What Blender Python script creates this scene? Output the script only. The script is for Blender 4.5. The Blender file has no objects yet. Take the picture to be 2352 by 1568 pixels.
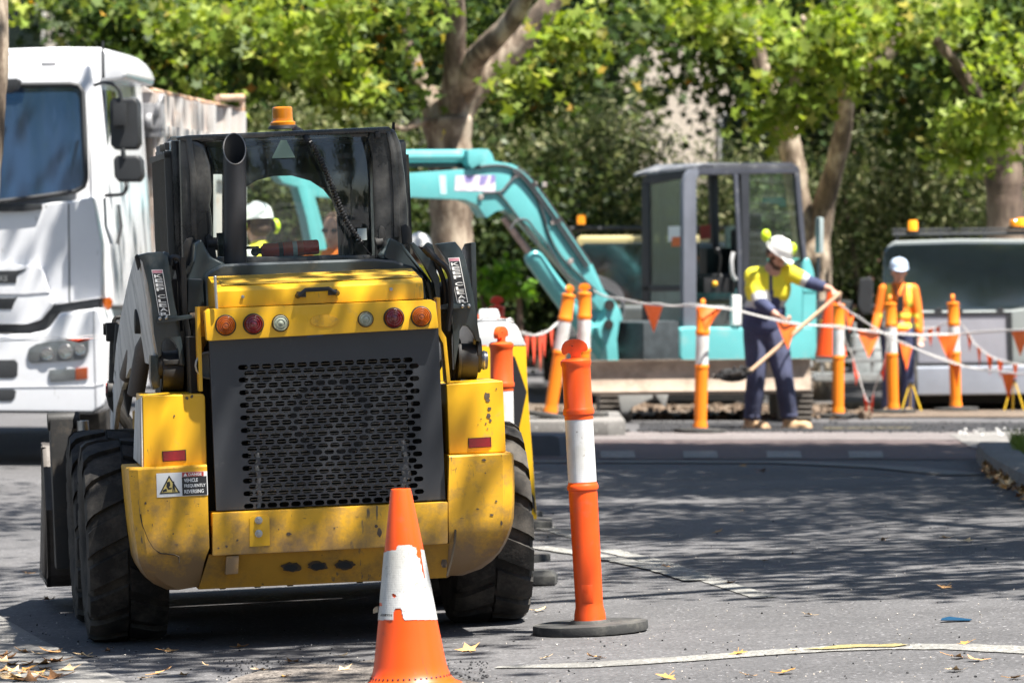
import bpy, bmesh, math, random
import numpy as np
from mathutils import Vector, Matrix, Euler
PI = math.pi
rad = math.radians
rnd = random.Random(7)
SC = bpy.context.scene
COL = SC.collection
# ---------------------------------------------------------------- camera model
F = 10656.0; CX = 1176.0; HY = 603.0; CH = 1.455     # reading the photo at 2352 px width
def W(px, py, D):
    return Vector(((px-CX)/F*D, D, CH-(py-HY)/F*D))
SLOPE = 0.0419
def sstep(a, b, t):
    t = min(1, max(0, (t-a)/(b-a))); return t*t*(3-2*t)
def zg(x, y):
    xx = max(-5.0, min(5.0, x))
    z = SLOPE*xx*(1-sstep(22, 33, y))
    z -= 0.11*sstep(45.8, 47.0, y)
    return z
def G(px, py):
    "ground point seen at a photo position"
    D = CH*F/(py-HY)
    for _ in range(12):
        x = (px-CX)/F*D
        D = (CH-zg(x, D))*F/(py-HY)
    x = (px-CX)/F*D
    return Vector((x, D, zg(x, D)))
class Fr:
    def __init__(s, loc, rz=0, roll=0, pitch=0):
        s.M = Matrix.Translation(loc) @ Matrix.Rotation(rz, 4, 'Z') @ Matrix.Rotation(-roll, 4, 'Y') @ Matrix.Rotation(pitch, 4, 'X')
        s.I = s.M.inverted()
        s.o = s.I @ Vector((0, 0, CH))
    def L(s, px, py, y=None, x=None):
        d = s.I.to_3x3() @ Vector(((px-CX)/F, 1, (HY-py)/F))
        t = (y-s.o.y)/d.y if y is not None else (x-s.o.x)/d.x
        return s.o + d*t
    def q(s, p):
        w = s.M @ Vector(p)
        return (CX+w.x/w.y*F, HY-(w.z-CH)/w.y*F)
# ---------------------------------------------------------------- materials
MATS = {}
def nodes(m):
    m.use_nodes = True
    nt = m.node_tree; nt.nodes.clear()
    return nt, nt.nodes, nt.links
def mat(name, col, rough=0.5, metal=0.0, var=0.12, vscale=3.0, dirt=None, damt=0.3, dscale=6.0,
        spots=None, samt=0.0, sscale=25.0, bump=0.0, bscale=60.0, coat=0.0, spec=0.5, emit=0.0, stretch=None, scr=0.0, scol=(.12, .09, .05), zd=None):
    """paint / metal / plastic with noise variation, dirt patches, small spots and bump"""
    if name in MATS: return MATS[name]
    m = bpy.data.materials.new(name); nt, N, Lk = nodes(m)
    out = N.new('ShaderNodeOutputMaterial'); p = N.new('ShaderNodeBsdfPrincipled')
    Lk.new(p.outputs[0], out.inputs[0])
    tc = N.new('ShaderNodeTexCoord'); vec = tc.outputs['Object']
    if stretch:
        mp = N.new('ShaderNodeMapping'); mp.inputs['Scale'].default_value = stretch
        Lk.new(vec, mp.inputs[0]); vec = mp.outputs[0]
    def noise(scale, detail=6, rgh=0.6):
        n = N.new('ShaderNodeTexNoise'); n.inputs['Scale'].default_value = scale
        n.inputs['Detail'].default_value = detail; n.inputs['Roughness'].default_value = rgh
        Lk.new(vec, n.inputs['Vector']); return n.outputs[0]
    def ramp(src, a, b):
        r = N.new('ShaderNodeMapRange'); r.inputs[1].default_value = a; r.inputs[2].default_value = b
        Lk.new(src, r.inputs[0]); return r.outputs[0]
    def mix(a, b, f):
        x = N.new('ShaderNodeMix'); x.data_type = 'RGBA'
        for s, v in ((6, a), (7, b)):
            if isinstance(v, (tuple, list)): x.inputs[s].default_value = (*v[:3], 1)
            else: Lk.new(v, x.inputs[s])
        if isinstance(f, (int, float)): x.inputs[0].default_value = f
        else: Lk.new(f, x.inputs[0])
        return x.outputs[2]
    lo = tuple(c*(1-var) for c in col); hi = tuple(min(1, c*(1+var)) for c in col)
    c = mix(lo, hi, ramp(noise(vscale), 0.3, 0.7))
    rsrc = None
    if dirt:
        f = ramp(noise(dscale, 10, 0.72), 0.62-damt*0.35, 0.78-damt*0.1)
        c = mix(c, dirt, f); rsrc = f
    if spots:
        f2 = ramp(noise(sscale, 4, 0.8), 0.74-samt*0.2, 0.78-samt*0.2)
        c = mix(c, spots, f2)
    if scr:
        for sc3, rot in (((60, 60, 6), (0, .9, 0)), ((50, 50, 9), (0, -.5, 0))):
            mp = N.new('ShaderNodeMapping'); mp.inputs['Scale'].default_value = sc3; mp.inputs['Rotation'].default_value = rot; Lk.new(tc.outputs['Object'], mp.inputs[0])
            n = N.new('ShaderNodeTexNoise'); n.inputs['Scale'].default_value = 1; n.inputs['Detail'].default_value = 3; Lk.new(mp.outputs[0], n.inputs['Vector'])
            k = N.new('ShaderNodeMath'); k.operation = 'MULTIPLY'; Lk.new(ramp(n.outputs[0], .73-scr*.1, .76-scr*.1), k.inputs[0]); Lk.new(ramp(noise(3.5, 3), .48, .60), k.inputs[1])
            c = mix(c, scol, k.outputs[0])
    if zd: # mud splashed up from below: (height where it ends, height where it is full, colour)
        sx = N.new('ShaderNodeSeparateXYZ'); Lk.new(tc.outputs['Object'], sx.inputs[0])
        ad = N.new('ShaderNodeMath'); ad.operation = 'MULTIPLY_ADD'; ad.inputs[1].default_value = .5; Lk.new(noise(9, 8, .75), ad.inputs[0]); Lk.new(sx.outputs[2], ad.inputs[2])
        c = mix(c, zd[2], ramp(ad.outputs[0], zd[0]+.25, zd[1]+.25))
    Lk.new(c, p.inputs['Base Color'])
    p.inputs['Metallic'].default_value = metal
    p.inputs['Specular IOR Level'].default_value = spec
    if rsrc is not None:
        r = N.new('ShaderNodeMapRange'); r.inputs[3].default_value = rough; r.inputs[4].default_value = min(1, rough+0.35)
        Lk.new(rsrc, r.inputs[0]); Lk.new(r.outputs[0], p.inputs['Roughness'])
    else:
        r = N.new('ShaderNodeMapRange'); r.inputs[3].default_value = max(0, rough-0.07); r.inputs[4].default_value = min(1, rough+0.1)
        Lk.new(noise(vscale*3), r.inputs[0]); Lk.new(r.outputs[0], p.inputs['Roughness'])
    p.inputs['Coat Weight'].default_value = coat
    p.inputs['Coat Roughness'].default_value = 0.12
    if bump:
        b = N.new('ShaderNodeBump'); b.inputs['Strength'].default_value = bump; b.inputs['Distance'].default_value = 0.004
        Lk.new(noise(bscale, 4), b.inputs['Height']); Lk.new(b.outputs[0], p.inputs['Normal'])
    if emit:
        p.inputs['Emission Color'].default_value = (*col, 1); p.inputs['Emission Strength'].default_value = emit
    MATS[name] = m
    return m
def glass_mat(name, tint=(0.75, 0.86, 0.82), rough=0.02, refl=1.0, haze=0.0, hazecol=(0.5, 0.55, 0.55)):
    if name in MATS: return MATS[name]
    m = bpy.data.materials.new(name); nt, N, Lk = nodes(m)
    out = N.new('ShaderNodeOutputMaterial')
    tr = N.new('ShaderNodeBsdfTransparent'); tr.inputs[0].default_value = (*tint, 1)
    gl = N.new('ShaderNodeBsdfGlossy'); gl.inputs['Roughness'].default_value = rough
    fr = N.new('ShaderNodeFresnel'); fr.inputs[0].default_value = 1.5
    mu = N.new('ShaderNodeMath'); mu.operation = 'MULTIPLY'; mu.inputs[1].default_value = refl; mu.use_clamp = True
    Lk.new(fr.outputs[0], mu.inputs[0])
    mx = N.new('ShaderNodeMixShader'); Lk.new(mu.outputs[0], mx.inputs[0]); Lk.new(tr.outputs[0], mx.inputs[1]); Lk.new(gl.outputs[0], mx.inputs[2])
    src = mx.outputs[0]
    if haze:
        df = N.new('ShaderNodeBsdfDiffuse'); df.inputs[0].default_value = (*hazecol, 1)
        nz = N.new('ShaderNodeTexNoise'); nz.inputs['Scale'].default_value = 2.2; nz.inputs['Detail'].default_value = 9
        mp = N.new('ShaderNodeMapping'); mp.inputs['Scale'].default_value = (1.2, 1, 9); tc = N.new('ShaderNodeTexCoord')
        Lk.new(tc.outputs['Object'], mp.inputs[0]); Lk.new(mp.outputs[0], nz.inputs['Vector'])
        r = N.new('ShaderNodeMapRange'); r.inputs[1].default_value = 0.45; r.inputs[2].default_value = 0.8; r.inputs[3].default_value = haze*0.25; r.inputs[4].default_value = haze*1.6
        Lk.new(nz.outputs[0], r.inputs[0])
        m2 = N.new('ShaderNodeMixShader'); Lk.new(r.outputs[0], m2.inputs[0]); Lk.new(src, m2.inputs[1]); Lk.new(df.outputs[0], m2.inputs[2]); src = m2.outputs[0]
    Lk.new(src, out.inputs[0]); MATS[name] = m
    return m
def leaf_mat(name, stops, trans=0.45, rough=0.45):
    if name in MATS: return MATS[name]
    m = bpy.data.materials.new(name); nt, N, Lk = nodes(m)
    out = N.new('ShaderNodeOutputMaterial')
    g = N.new('ShaderNodeNewGeometry'); cr = N.new('ShaderNodeValToRGB')
    Lk.new(g.outputs['Random Per Island'], cr.inputs[0])
    els = cr.color_ramp.elements
    while len(els) < len(stops): els.new(0.5)
    for e, (pos, c) in zip(els, stops): e.position = pos; e.color = (*c, 1)
    p = N.new('ShaderNodeBsdfPrincipled'); p.inputs['Roughness'].default_value = rough; p.inputs['Specular IOR Level'].default_value = 0.25
    t = N.new('ShaderNodeBsdfTranslucent'); mx = N.new('ShaderNodeMixShader'); mx.inputs[0].default_value = trans
    hs = N.new('ShaderNodeHueSaturation'); hs.inputs['Saturation'].default_value = 1.1; hs.inputs['Value'].default_value = 1.5; hs.inputs['Hue'].default_value = 0.485
    tc = N.new('ShaderNodeTexCoord'); nz = N.new('ShaderNodeTexNoise'); nz.inputs['Scale'].default_value = 1.6; nz.inputs['Detail'].default_value = 3; Lk.new(tc.outputs['Object'], nz.inputs['Vector'])
    mr = N.new('ShaderNodeMapRange'); mr.inputs[1].default_value = .35; mr.inputs[2].default_value = .68; mr.inputs[3].default_value = .55; mr.inputs[4].default_value = 1.35; Lk.new(nz.outputs[0], mr.inputs[0])  # noise paints sunlit and shaded clumps into the leaf colour
    vm = N.new('ShaderNodeVectorMath'); vm.operation = 'SCALE'; Lk.new(cr.outputs[0], vm.inputs[0]); Lk.new(mr.outputs[0], vm.inputs['Scale'])
    Lk.new(vm.outputs[0], p.inputs['Base Color']); Lk.new(vm.outputs[0], hs.inputs['Color']); Lk.new(hs.outputs[0], t.inputs[0])
    Lk.new(p.outputs[0], mx.inputs[1]); Lk.new(t.outputs[0], mx.inputs[2]); Lk.new(mx.outputs[0], out.inputs[0])
    MATS[name] = m
    return m
# ---------------------------------------------------------------- mesh builder
class B:
    def __init__(s):
        s.v = []; s.f = []; s.mi = []; s.m = 0
    def add(s, vs, fs, M=None):
        o = len(s.v)
        for v in vs:
            v = Vector(v); s.v.append(tuple(M @ v) if M else tuple(v))
        for f in fs:
            s.f.append([o+i for i in f]); s.mi.append(s.m)
        return s
    def box(s, c, d, M=None, taper=(1, 1)):
        x, y, z = d[0]/2, d[1]/2, d[2]/2; tx, ty = taper
        vs = [(-x, -y, -z), (x, -y, -z), (x, y, -z), (-x, y, -z), (-x*tx, -y*ty, z), (x*tx, -y*ty, z), (x*tx, y*ty, z), (-x*tx, y*ty, z)]
        T = Matrix.Translation(c)
        if M is not None: T = T @ M.to_4x4()
        return s.add(vs, [(0, 3, 2, 1), (4, 5, 6, 7), (0, 1, 5, 4), (1, 2, 6, 5), (2, 3, 7, 6), (3, 0, 4, 7)], T)
    def mm(s, x0, x1, y0, y1, z0, z1):
        return s.box(((x0+x1)/2, (y0+y1)/2, (z0+z1)/2), (abs(x1-x0), abs(y1-y0), abs(z1-z0)))
    def prism(s, pts, vec):
        pts = [Vector(p) for p in pts]; vec = Vector(vec); n = len(pts)
        vs = pts+[p+vec for p in pts]
        fs = [list(range(n)), list(range(2*n-1, n-1, -1))]+[(i, i+n, (i+1) % n+n, (i+1) % n) for i in range(n)]
        return s.add(vs, fs)
    def poly(s, pts): return s.add(pts, [list(range(len(pts)))])
    def loft(s, rings, caps=True, close=True):
        n = len(rings[0]); vs = [p for r in rings for p in r]; fs = []
        for k in range(len(rings)-1):
            for i in range(n if close else n-1):
                j = (i+1) % n
                fs.append((k*n+i, k*n+j, (k+1)*n+j, (k+1)*n+i))
        if caps: fs.append(list(range(n))[::-1]); fs.append([(len(rings)-1)*n+i for i in range(n)])
        return s.add(vs, fs)
    def tube(s, pts, r, n=8, caps=True):
        pts = [Vector(p) for p in pts]; m = len(pts)
        rs = r if isinstance(r, (list, tuple)) else [r]*m
        rings = []; up = None
        for i, p in enumerate(pts):
            t = (pts[min(i+1, m-1)]-pts[max(i-1, 0)])
            t = t.normalized() if t.length > 1e-9 else Vector((0, 0, 1))
            if up is None:
                a = Vector((0, 0, 1)) if abs(t.z) < 0.9 else Vector((1, 0, 0))
                up = (a-t*a.dot(t)).normalized()
            else:
                up = (up-t*up.dot(t)); up = up.normalized() if up.length > 1e-6 else Vector((1, 0, 0))
            sd = t.cross(up)
            rings.append([p+(up*math.cos(2*PI*k/n)+sd*math.sin(2*PI*k/n))*rs[i] for k in range(n)])
        return s.loft(rings, caps)
    def lathe(s, prof, n=24, M=None, a0=0, a1=2*PI, caps=False):
        full = abs(a1-a0-2*PI) < 1e-6; c = n if full else n+1
        vs = []; fs = []
        for r, h in prof:
            for k in range(c):
                a = a0+(a1-a0)*k/n; vs.append((r*math.cos(a), r*math.sin(a), h))
        for j in range(len(prof)-1):
            for k in range(n):
                k2 = (k+1) % c
                fs.append((j*c+k, j*c+k2, (j+1)*c+k2, (j+1)*c+k))
        if caps: fs.append(list(range(c))[::-1]); fs.append([(len(prof)-1)*c+k for k in range(c)])
        return s.add(vs, fs, M)
    def cyl(s, p0, p1, r, n=16, r1=None):
        return s.tube([p0, p1], [r, r if r1 is None else r1], n)
    def ball(s, c, r, n=12, M=None):
        rx, ry, rz = r if isinstance(r, (tuple, list)) else (r, r, r)
        vs = []; fs = []; m = n//2+1
        for j in range(m+1):
            t = PI*j/m
            for k in range(n):
                a = 2*PI*k/n; vs.append((rx*math.sin(t)*math.cos(a), ry*math.sin(t)*math.sin(a), rz*math.cos(t)))
        for j in range(m):
            for k in range(n):
                k2 = (k+1) % n; fs.append((j*n+k, (j+1)*n+k, (j+1)*n+k2, j*n+k2))
        T = Matrix.Translation(c)
        if M is not None: T = T @ M.to_4x4()
        return s.add(vs, fs, T)
    def mesh(s, bevel=0, ang=35, seg=2):
        # ang=0 keeps every face flat
        me = bpy.data.meshes.new('m'); bm = bmesh.new()
        vv = [bm.verts.new(v) for v in s.v]; bm.verts.ensure_lookup_table()
        for f, mi in zip(s.f, s.mi):
            try:
                ff = bm.faces.new([vv[i] for i in f]); ff.material_index = mi
            except ValueError: pass
        bmesh.ops.remove_doubles(bm, verts=bm.verts, dist=1e-5)
        bmesh.ops.dissolve_degenerate(bm, dist=1e-6, edges=bm.edges)
        bmesh.ops.recalc_face_normals(bm, faces=bm.faces)
        if bevel:
            es = [e for e in bm.edges if len(e.link_faces) == 2 and e.calc_face_angle(0) > rad(ang)]
            bmesh.ops.bevel(bm, geom=es, offset=bevel, segments=seg, profile=0.7, affect='EDGES', clamp_overlap=True)
        bm.to_mesh(me); bm.free()
        for p in me.polygons: p.use_smooth = ang > 0
        if ang > 0: me.set_sharp_from_angle(angle=rad(ang if not bevel else 40))
        return me
    def build(s, name, mats, parent=None, bevel=0, ang=35, seg=2, label=None):
        me = s.mesh(bevel, ang, seg); me.name = name
        if not isinstance(mats, (list, tuple)): mats = [mats]
        for m in mats: me.materials.append(m)
        o = bpy.data.objects.new(name, me); COL.objects.link(o)
        if parent: o.parent = parent
        if label: o['label'] = label
        return o
def thing(name, label, cat, M=None, group=None, kind=None):
    o = bpy.data.objects.new(name, None); COL.objects.link(o); o.empty_display_size = 0.2
    if M is not None: o.matrix_world = M
    return tag(o, label, cat, group, kind)
def tag(o, label=None, cat=None, group=None, kind=None):
    if label: o['label'] = label
    if cat: o['category'] = cat
    if group: o['group'] = group
    if kind: o['kind'] = kind
    return o
def kids(o): return [c for c in bpy.data.objects if c.parent == o]
def copy_tree(o, parent=None):
    c = o.copy(); COL.objects.link(c); c.parent = parent
    for ch in kids(o): copy_tree(ch, c)
    return c
_txt = {}
def text_geo(st, bold=0.0):
    "flat letter outlines of a word, unit height, from the built-in font"
    k = (st, bold)
    if k in _txt: return _txt[k]
    cu = bpy.data.curves.new('t', 'FONT'); cu.body = st; cu.size = 1.0; cu.offset = bold; cu.resolution_u = 3
    o = bpy.data.objects.new('t', cu); COL.objects.link(o)
    dg = bpy.context.evaluated_depsgraph_get()
    me = bpy.data.meshes.new_from_object(o.evaluated_get(dg))
    vs = [v.co.copy() for v in me.vertices]; fs = [list(p.vertices) for p in me.polygons]
    bpy.data.objects.remove(o); bpy.data.meshes.remove(me)
    _txt[k] = (vs, fs); return _txt[k]
def put_text(b, st, origin, ux, uy, w, h, mi, off=0.0, bold=0.02):
    "fit the word into the w x h box whose lower left corner is origin"
    vs, fs = text_geo(st, bold)
    x0 = min(v.x for v in vs); x1 = max(v.x for v in vs); y0 = min(v.y for v in vs); y1 = max(v.y for v in vs)
    ux = Vector(ux).normalized(); uy = Vector(uy).normalized(); n = ux.cross(uy); o = Vector(origin)
    b.m = mi
    b.add([o+ux*((v.x-x0)/(x1-x0)*w)+uy*((v.y-y0)/(y1-y0)*h)+n*off for v in vs], fs)
def np_mesh(name, V, nper, mats):
    "many separate polygons of nper corners each"
    n = len(V)//nper
    me = bpy.data.meshes.new(name)
    me.vertices.add(len(V)); me.vertices.foreach_set('co', np.asarray(V, dtype=np.float32).ravel())
    me.loops.add(len(V)); me.loops.foreach_set('vertex_index', np.arange(len(V), dtype=np.int32))
    me.polygons.add(n); me.polygons.foreach_set('loop_start', np.arange(0, n*nper, nper, dtype=np.int32))
    me.update(calc_edges=True)
    for m in (mats if isinstance(mats, (list, tuple)) else [mats]): me.materials.append(m)
    return me
def star(n=5):
    pts = []
    rr = [1.0, 0.42, 0.86, 0.40, 0.62, 0.28, 0.62, 0.40, 0.86, 0.42]
    for i in range(10):
        a = PI/2+2*PI*i/10
        pts.append((rr[i]*math.cos(a), rr[i]*math.sin(a)))
    return np.array(pts)
SHAPES = {'plane': star()*0.62, 'olive': np.array([(0, .6), (.13, 0.1), (0, -.6), (-.13, 0.1)]), 'small': np.array([(0, .5), (.3, .05), (0, -.5), (-.3, .05)])}
def leaf_cloud(name, blobs, size, m, parent, shape='plane', seed=1, clus=0.20, per=26, up=0.75, droop=0.0, shell=0.45):
    g = np.random.default_rng(seed); P = []
    for (cx, cy, cz, rx, ry, rz, cnt) in blobs:
        k = max(1, int(cnt/per))
        d = g.normal(size=(k, 3)); d /= np.linalg.norm(d, axis=1)[:, None]
        r = g.random(k)**shell
        c = np.array([cx, cy, cz])+d*r[:, None]*np.array([rx, ry, rz])
        c = np.repeat(c, per, axis=0)+g.normal(size=(k*per, 3))*clus*np.array([1.15, 1.15, 0.7])
        P.append(c)
    P = np.concatenate(P); n = len(P)
    nr = g.normal(size=(n, 3)); nr /= np.linalg.norm(nr, axis=1)[:, None]; nr += np.array([0.12, -0.35, up]); nr /= np.linalg.norm(nr, axis=1)[:, None]
    t = g.normal(size=(n, 3)); t[:, 2] -= droop; t -= nr*np.sum(t*nr, axis=1)[:, None]; t /= np.linalg.norm(t, axis=1)[:, None]
    b = np.cross(nr, t); T = SHAPES[shape]; s = size*g.uniform(0.6, 1.25, n)
    V = P[:, None, :]+(b[:, None, :]*T[None, :, 0:1]+t[:, None, :]*T[None, :, 1:2])*s[:, None, None]
    V = V+nr[:, None, :]*(np.abs(T[None, :, 0:1])*s[:, None, None]*0.35)
    me = np_mesh(name, V.reshape(-1, 3), T.shape[0], m)
    o = bpy.data.objects.new(name, me); COL.objects.link(o)
    if parent: o.parent = parent
    return o
def organic(name, b, mats, parent, voxel=0.009, smooth=3, colour=None):
    "union of tapered limbs melted into one continuous surface"
    me = bpy.data.meshes.new(name); me.from_pydata(b.v, [], b.f); me.update()
    bm = bmesh.new(); bm.from_mesh(me); bmesh.ops.recalc_face_normals(bm, faces=bm.faces); bm.to_mesh(me); bm.free()
    o = bpy.data.objects.new(name, me); COL.objects.link(o)
    r = o.modifiers.new('r', 'REMESH'); r.mode = 'VOXEL'; r.voxel_size = voxel; r.use_smooth_shade = True
    if smooth:
        q = o.modifiers.new('s', 'SMOOTH'); q.iterations = smooth; q.factor = 0.5
    dg = bpy.context.evaluated_depsgraph_get()
    m2 = bpy.data.meshes.new_from_object(o.evaluated_get(dg))
    o.modifiers.clear(); o.data = m2; m2.name = name
    m2.materials.clear()
    for m in (mats if isinstance(mats, (list, tuple)) else [mats]): m2.materials.append(m)
    if colour:
        for p in m2.polygons: p.material_index = colour(p.center)
    for p in m2.polygons: p.use_smooth = True
    if parent: o.parent = parent
    return o
def arc(c, r, a0, a1, n, ax=Vector((1, 0, 0)), ay=Vector((0, 0, 1))):
    c = Vector(c); return [c+ax*(r*math.cos(rad(a0+(a1-a0)*i/n)))+ay*(r*math.sin(rad(a0+(a1-a0)*i/n))) for i in range(n+1)]
def spline(pts, n=6):
    pts = [Vector(p) for p in pts]; out = []
    for i in range(len(pts)-1):
        p0 = pts[max(i-1, 0)]; p1 = pts[i]; p2 = pts[i+1]; p3 = pts[min(i+2, len(pts)-1)]
        for k in range(n):
            t = k/n
            out.append(0.5*((2*p1)+(p2-p0)*t+(2*p0-5*p1+4*p2-p3)*t*t+(3*p1-p0-3*p2+p3)*t**3))
    out.append(pts[-1]); return out
# ---------------------------------------------------------------- shared materials
YEL = mat('yellow_paint', (0.82, 0.44, 0.012), 0.36, var=0.08, dirt=(0.34, 0.24, 0.10), damt=0.10, dscale=5, spots=(0.10, 0.07, 0.04), samt=0.10, sscale=28, bump=0.05, bscale=20, coat=0.25, scr=.35)
YELD = mat('scuffed_yellow_paint', (0.74, 0.39, 0.018), 0.45, var=0.15, dirt=(0.28, 0.17, 0.06), damt=0.35, dscale=11, spots=(0.05, 0.04, 0.03), samt=0.40, sscale=32, zd=(.50, .33, (.24, .15, .07)), scr=.8, bump=0.12, bscale=25, coat=0.1)
BLKP = mat('black_cab_paint', (0.016, 0.017, 0.018), 0.26, var=0.25, dirt=(0.13, 0.125, 0.115), damt=0.42, dscale=3.2, spots=(0.2, 0.18, 0.15), samt=0.02, bump=0.04, coat=0.3)  # grey patches are dust and also lighten the pillars as if lit
ARMP = mat('dark_arm_paint', (0.028, 0.038, 0.042), 0.28, var=0.2, dirt=(0.09, 0.09, 0.08), damt=0.15, dscale=5, bump=0.04, coat=0.3)
DUST = mat('dusty_side_plate', (0.72, 0.69, 0.64), 0.7, var=0.2, dirt=(0.13, 0.12, 0.10), damt=0.35, dscale=5, stretch=(1, 1, 0.25), bump=0.1)
DARK = mat('dark_iron', (0.018, 0.017, 0.016), 0.6, var=0.3, dirt=(0.07, 0.055, 0.04), damt=0.3, dscale=9, bump=0.2)
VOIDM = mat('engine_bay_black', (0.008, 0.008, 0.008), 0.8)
GREY = mat('grey_door_paint', (0.060, 0.064, 0.072), 0.32, metal=0.5, var=0.12, vscale=2, dirt=(0.16, 0.155, 0.15), damt=0.1, dscale=3, spots=(0.5, 0.5, 0.5), samt=-0.1, sscale=60, bump=0.03)
STEEL = mat('bare_steel', (0.45, 0.45, 0.44), 0.35, metal=0.85, var=0.15, dirt=(0.2, 0.16, 0.12), damt=0.25, dscale=20)
RUBBER = mat('tyre_rubber', (0.020, 0.019, 0.018), 0.78, var=0.25, dirt=(0.10, 0.09, 0.078), damt=0.55, dscale=7, bump=0.35, bscale=70, spec=0.3)
BRUB = mat('black_rubber', (0.035, 0.035, 0.034), 0.85, var=0.3, dirt=(0.13, 0.125, 0.11), damt=0.35, dscale=9, bump=0.3, bscale=90)
PLAS = mat('black_plastic', (0.014, 0.014, 0.015), 0.45, var=0.2)
REDL = mat('red_lens', (0.17, 0.005, 0.008), 0.12, var=0.15, vscale=40, coat=0.8)
AMBL = mat('amber_lens', (0.40, 0.085, 0.005), 0.12, var=0.25, vscale=30, coat=0.8)
CLRL = mat('clear_lens', (0.30, 0.32, 0.24), 0.15, var=0.3, vscale=30, coat=0.8)
WHT = mat('white_vinyl', (0.78, 0.78, 0.76), 0.5, var=0.05)
INKB = mat('black_ink', (0.02, 0.02, 0.022), 0.45, var=0.1)
def xform(b, M):
    b.v = [tuple(M @ Vector(v)) for v in b.v]; return b

def part_groups(me, gap=.03):
    "clusters of faces whose pieces lie apart"
    bm = bmesh.new(); bm.from_mesh(me); bm.verts.ensure_lookup_table(); seen = set(); isl = []
    for v in bm.verts:
        if v.index in seen: continue
        st = [v]; seen.add(v.index); vs = []
        while st:
            a = st.pop(); vs.append(a.index)
            for e in a.link_edges:
                o = e.other_vert(a)
                if o.index not in seen: seen.add(o.index); st.append(o)
        co = np.array([bm.verts[i].co for i in vs]); isl.append([co.min(0)-gap, co.max(0)+gap, set(vs)])
    bm.free(); ch = True
    while ch:
        ch = False
        for i in range(len(isl)):
            for j in range(i+1, len(isl)):
                if (isl[i][0] <= isl[j][1]).all() and (isl[j][0] <= isl[i][1]).all():
                    isl[i] = [np.minimum(isl[i][0], isl[j][0]), np.maximum(isl[i][1], isl[j][1]), isl[i][2] | isl[j][2]]; isl.pop(j); ch = True; break
            if ch: break
    return [g[2] for g in isl]
def apart(o, gap=.03):
    "one object per separate piece, same name and parent"
    gs = part_groups(o.data, gap)
    if len(gs) < 2: return
    src = o.data
    for k, g in enumerate(gs):
        bm = bmesh.new(); bm.from_mesh(src); bm.verts.ensure_lookup_table()
        bmesh.ops.delete(bm, geom=[v for v in bm.verts if v.index not in g], context='VERTS'); me = bpy.data.meshes.new(o.name.split('.')[0])
        bm.to_mesh(me); bm.free()
        for m in src.materials: me.materials.append(m)
        if k == 0: tgt = o
        else: tgt = o.copy(); COL.objects.link(tgt); tgt.parent = o.parent
        tgt.data = me
# ================================================================ THE LOADER
LF = Fr(Vector((-0.829, 18.83, -0.035)), rz=rad(8), roll=rad(2.4))
L = LF.L
loader = thing('skid_steer_loader', 'yellow and black skid steer loader seen from behind with slotted grey engine door', 'loader', LF.M)
def qp(pts, y): return [L(a, b, y=y) for a, b in pts]
def slab(name, pts, y, th, m, parent=loader, bevel=0.006, **k):
    return B().prism(qp(pts, y), (0, th, 0)).build(name, m, parent, bevel=bevel, **k)
YR = -0.84
# -- slotted engine door with real holes
def stadium(a, r, th):
    c, s = math.cos(th), math.sin(th); lo, hi = 0, a+r*2
    for _ in range(22):
        t = (lo+hi)/2; x, z = abs(t*c), abs(t*s)
        ins = (z <= r and x <= a) or ((x-a)**2+z*z <= r*r and x > a)
        lo, hi = (t, hi) if ins else (lo, t)
    return lo*c, lo*s
c00 = L(495, 1172, y=YR); c10 = L(1022, 1146, y=YR); c01 = L(482, 775, y=YR); c11 = L(1008, 753, y=YR)
dx0 = (c00.x+c01.x)/2; dx1 = (c10.x+c11.x)/2; dz0 = (c00.z+c10.z)/2; dz1 = (c01.z+c11.z)/2
hz1 = L(760, 827, y=YR).z; hz0 = L(775, 1159, y=YR).z
hxl = L(551, 1000, y=YR).x; hxr = L(971, 1000, y=YR).x
rows = 23; pz = (hz1-hz0)/rows; ncol = 15; px_ = (hxr-hxl)/(ncol+0.5)
d = B(); d.m = 0
hw, hh = px_/2, pz/2; angs = sorted(set([math.atan2(sz*hh, sx*hw) for sx in (-1, 1) for sz in (-1, 1)]+[k*PI/6 for k in range(-5, 7)]))
sa, sr = 0.0388/2-0.0098, 0.0098
hole = [stadium(sa, sr, t) for t in angs]
outer = []
for t in angs:
    c, s = math.cos(t), math.sin(t); k = min(hw/abs(c) if abs(c) > 1e-9 else 9, hh/abs(s) if abs(s) > 1e-9 else 9); outer.append((c*k, s*k))
n_ = len(angs)
for r in range(rows):
    z0 = hz0+r*pz; xs = hxl+(px_/2 if r % 2 else 0); nc = ncol
    d.add([(dx0, YR, z0), (xs, YR, z0), (xs, YR, z0+pz), (dx0, YR, z0+pz)], [(0, 1, 2, 3)])
    xe = xs+nc*px_
    d.add([(xe, YR, z0), (dx1, YR, z0), (dx1, YR, z0+pz), (xe, YR, z0+pz)], [(0, 1, 2, 3)])
    for c in range(nc):
        cx, cz = xs+(c+.5)*px_, z0+pz/2
        vs = [(cx+a, YR, cz+b_) for a, b_ in outer]+[(cx+a, YR, cz+b_) for a, b_ in hole]+[(cx+a*1.03, YR+0.001, cz+b_*1.03) for a, b_ in hole]+[(cx+a, YR+0.005, cz+b_) for a, b_ in hole]
        fs = []
        for i in range(n_):
            j = (i+1) % n_
            fs += [(i, j, n_+j, n_+i), (n_+i, n_+j, 3*n_+j, 3*n_+i)]
        d.add(vs, fs)
for za, zb in ((dz0, hz0), (hz1, dz1)):
    d.add([(dx0, YR, za), (dx1, YR, za), (dx1, YR, zb), (dx0, YR, zb)], [(0, 1, 2, 3)])
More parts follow.
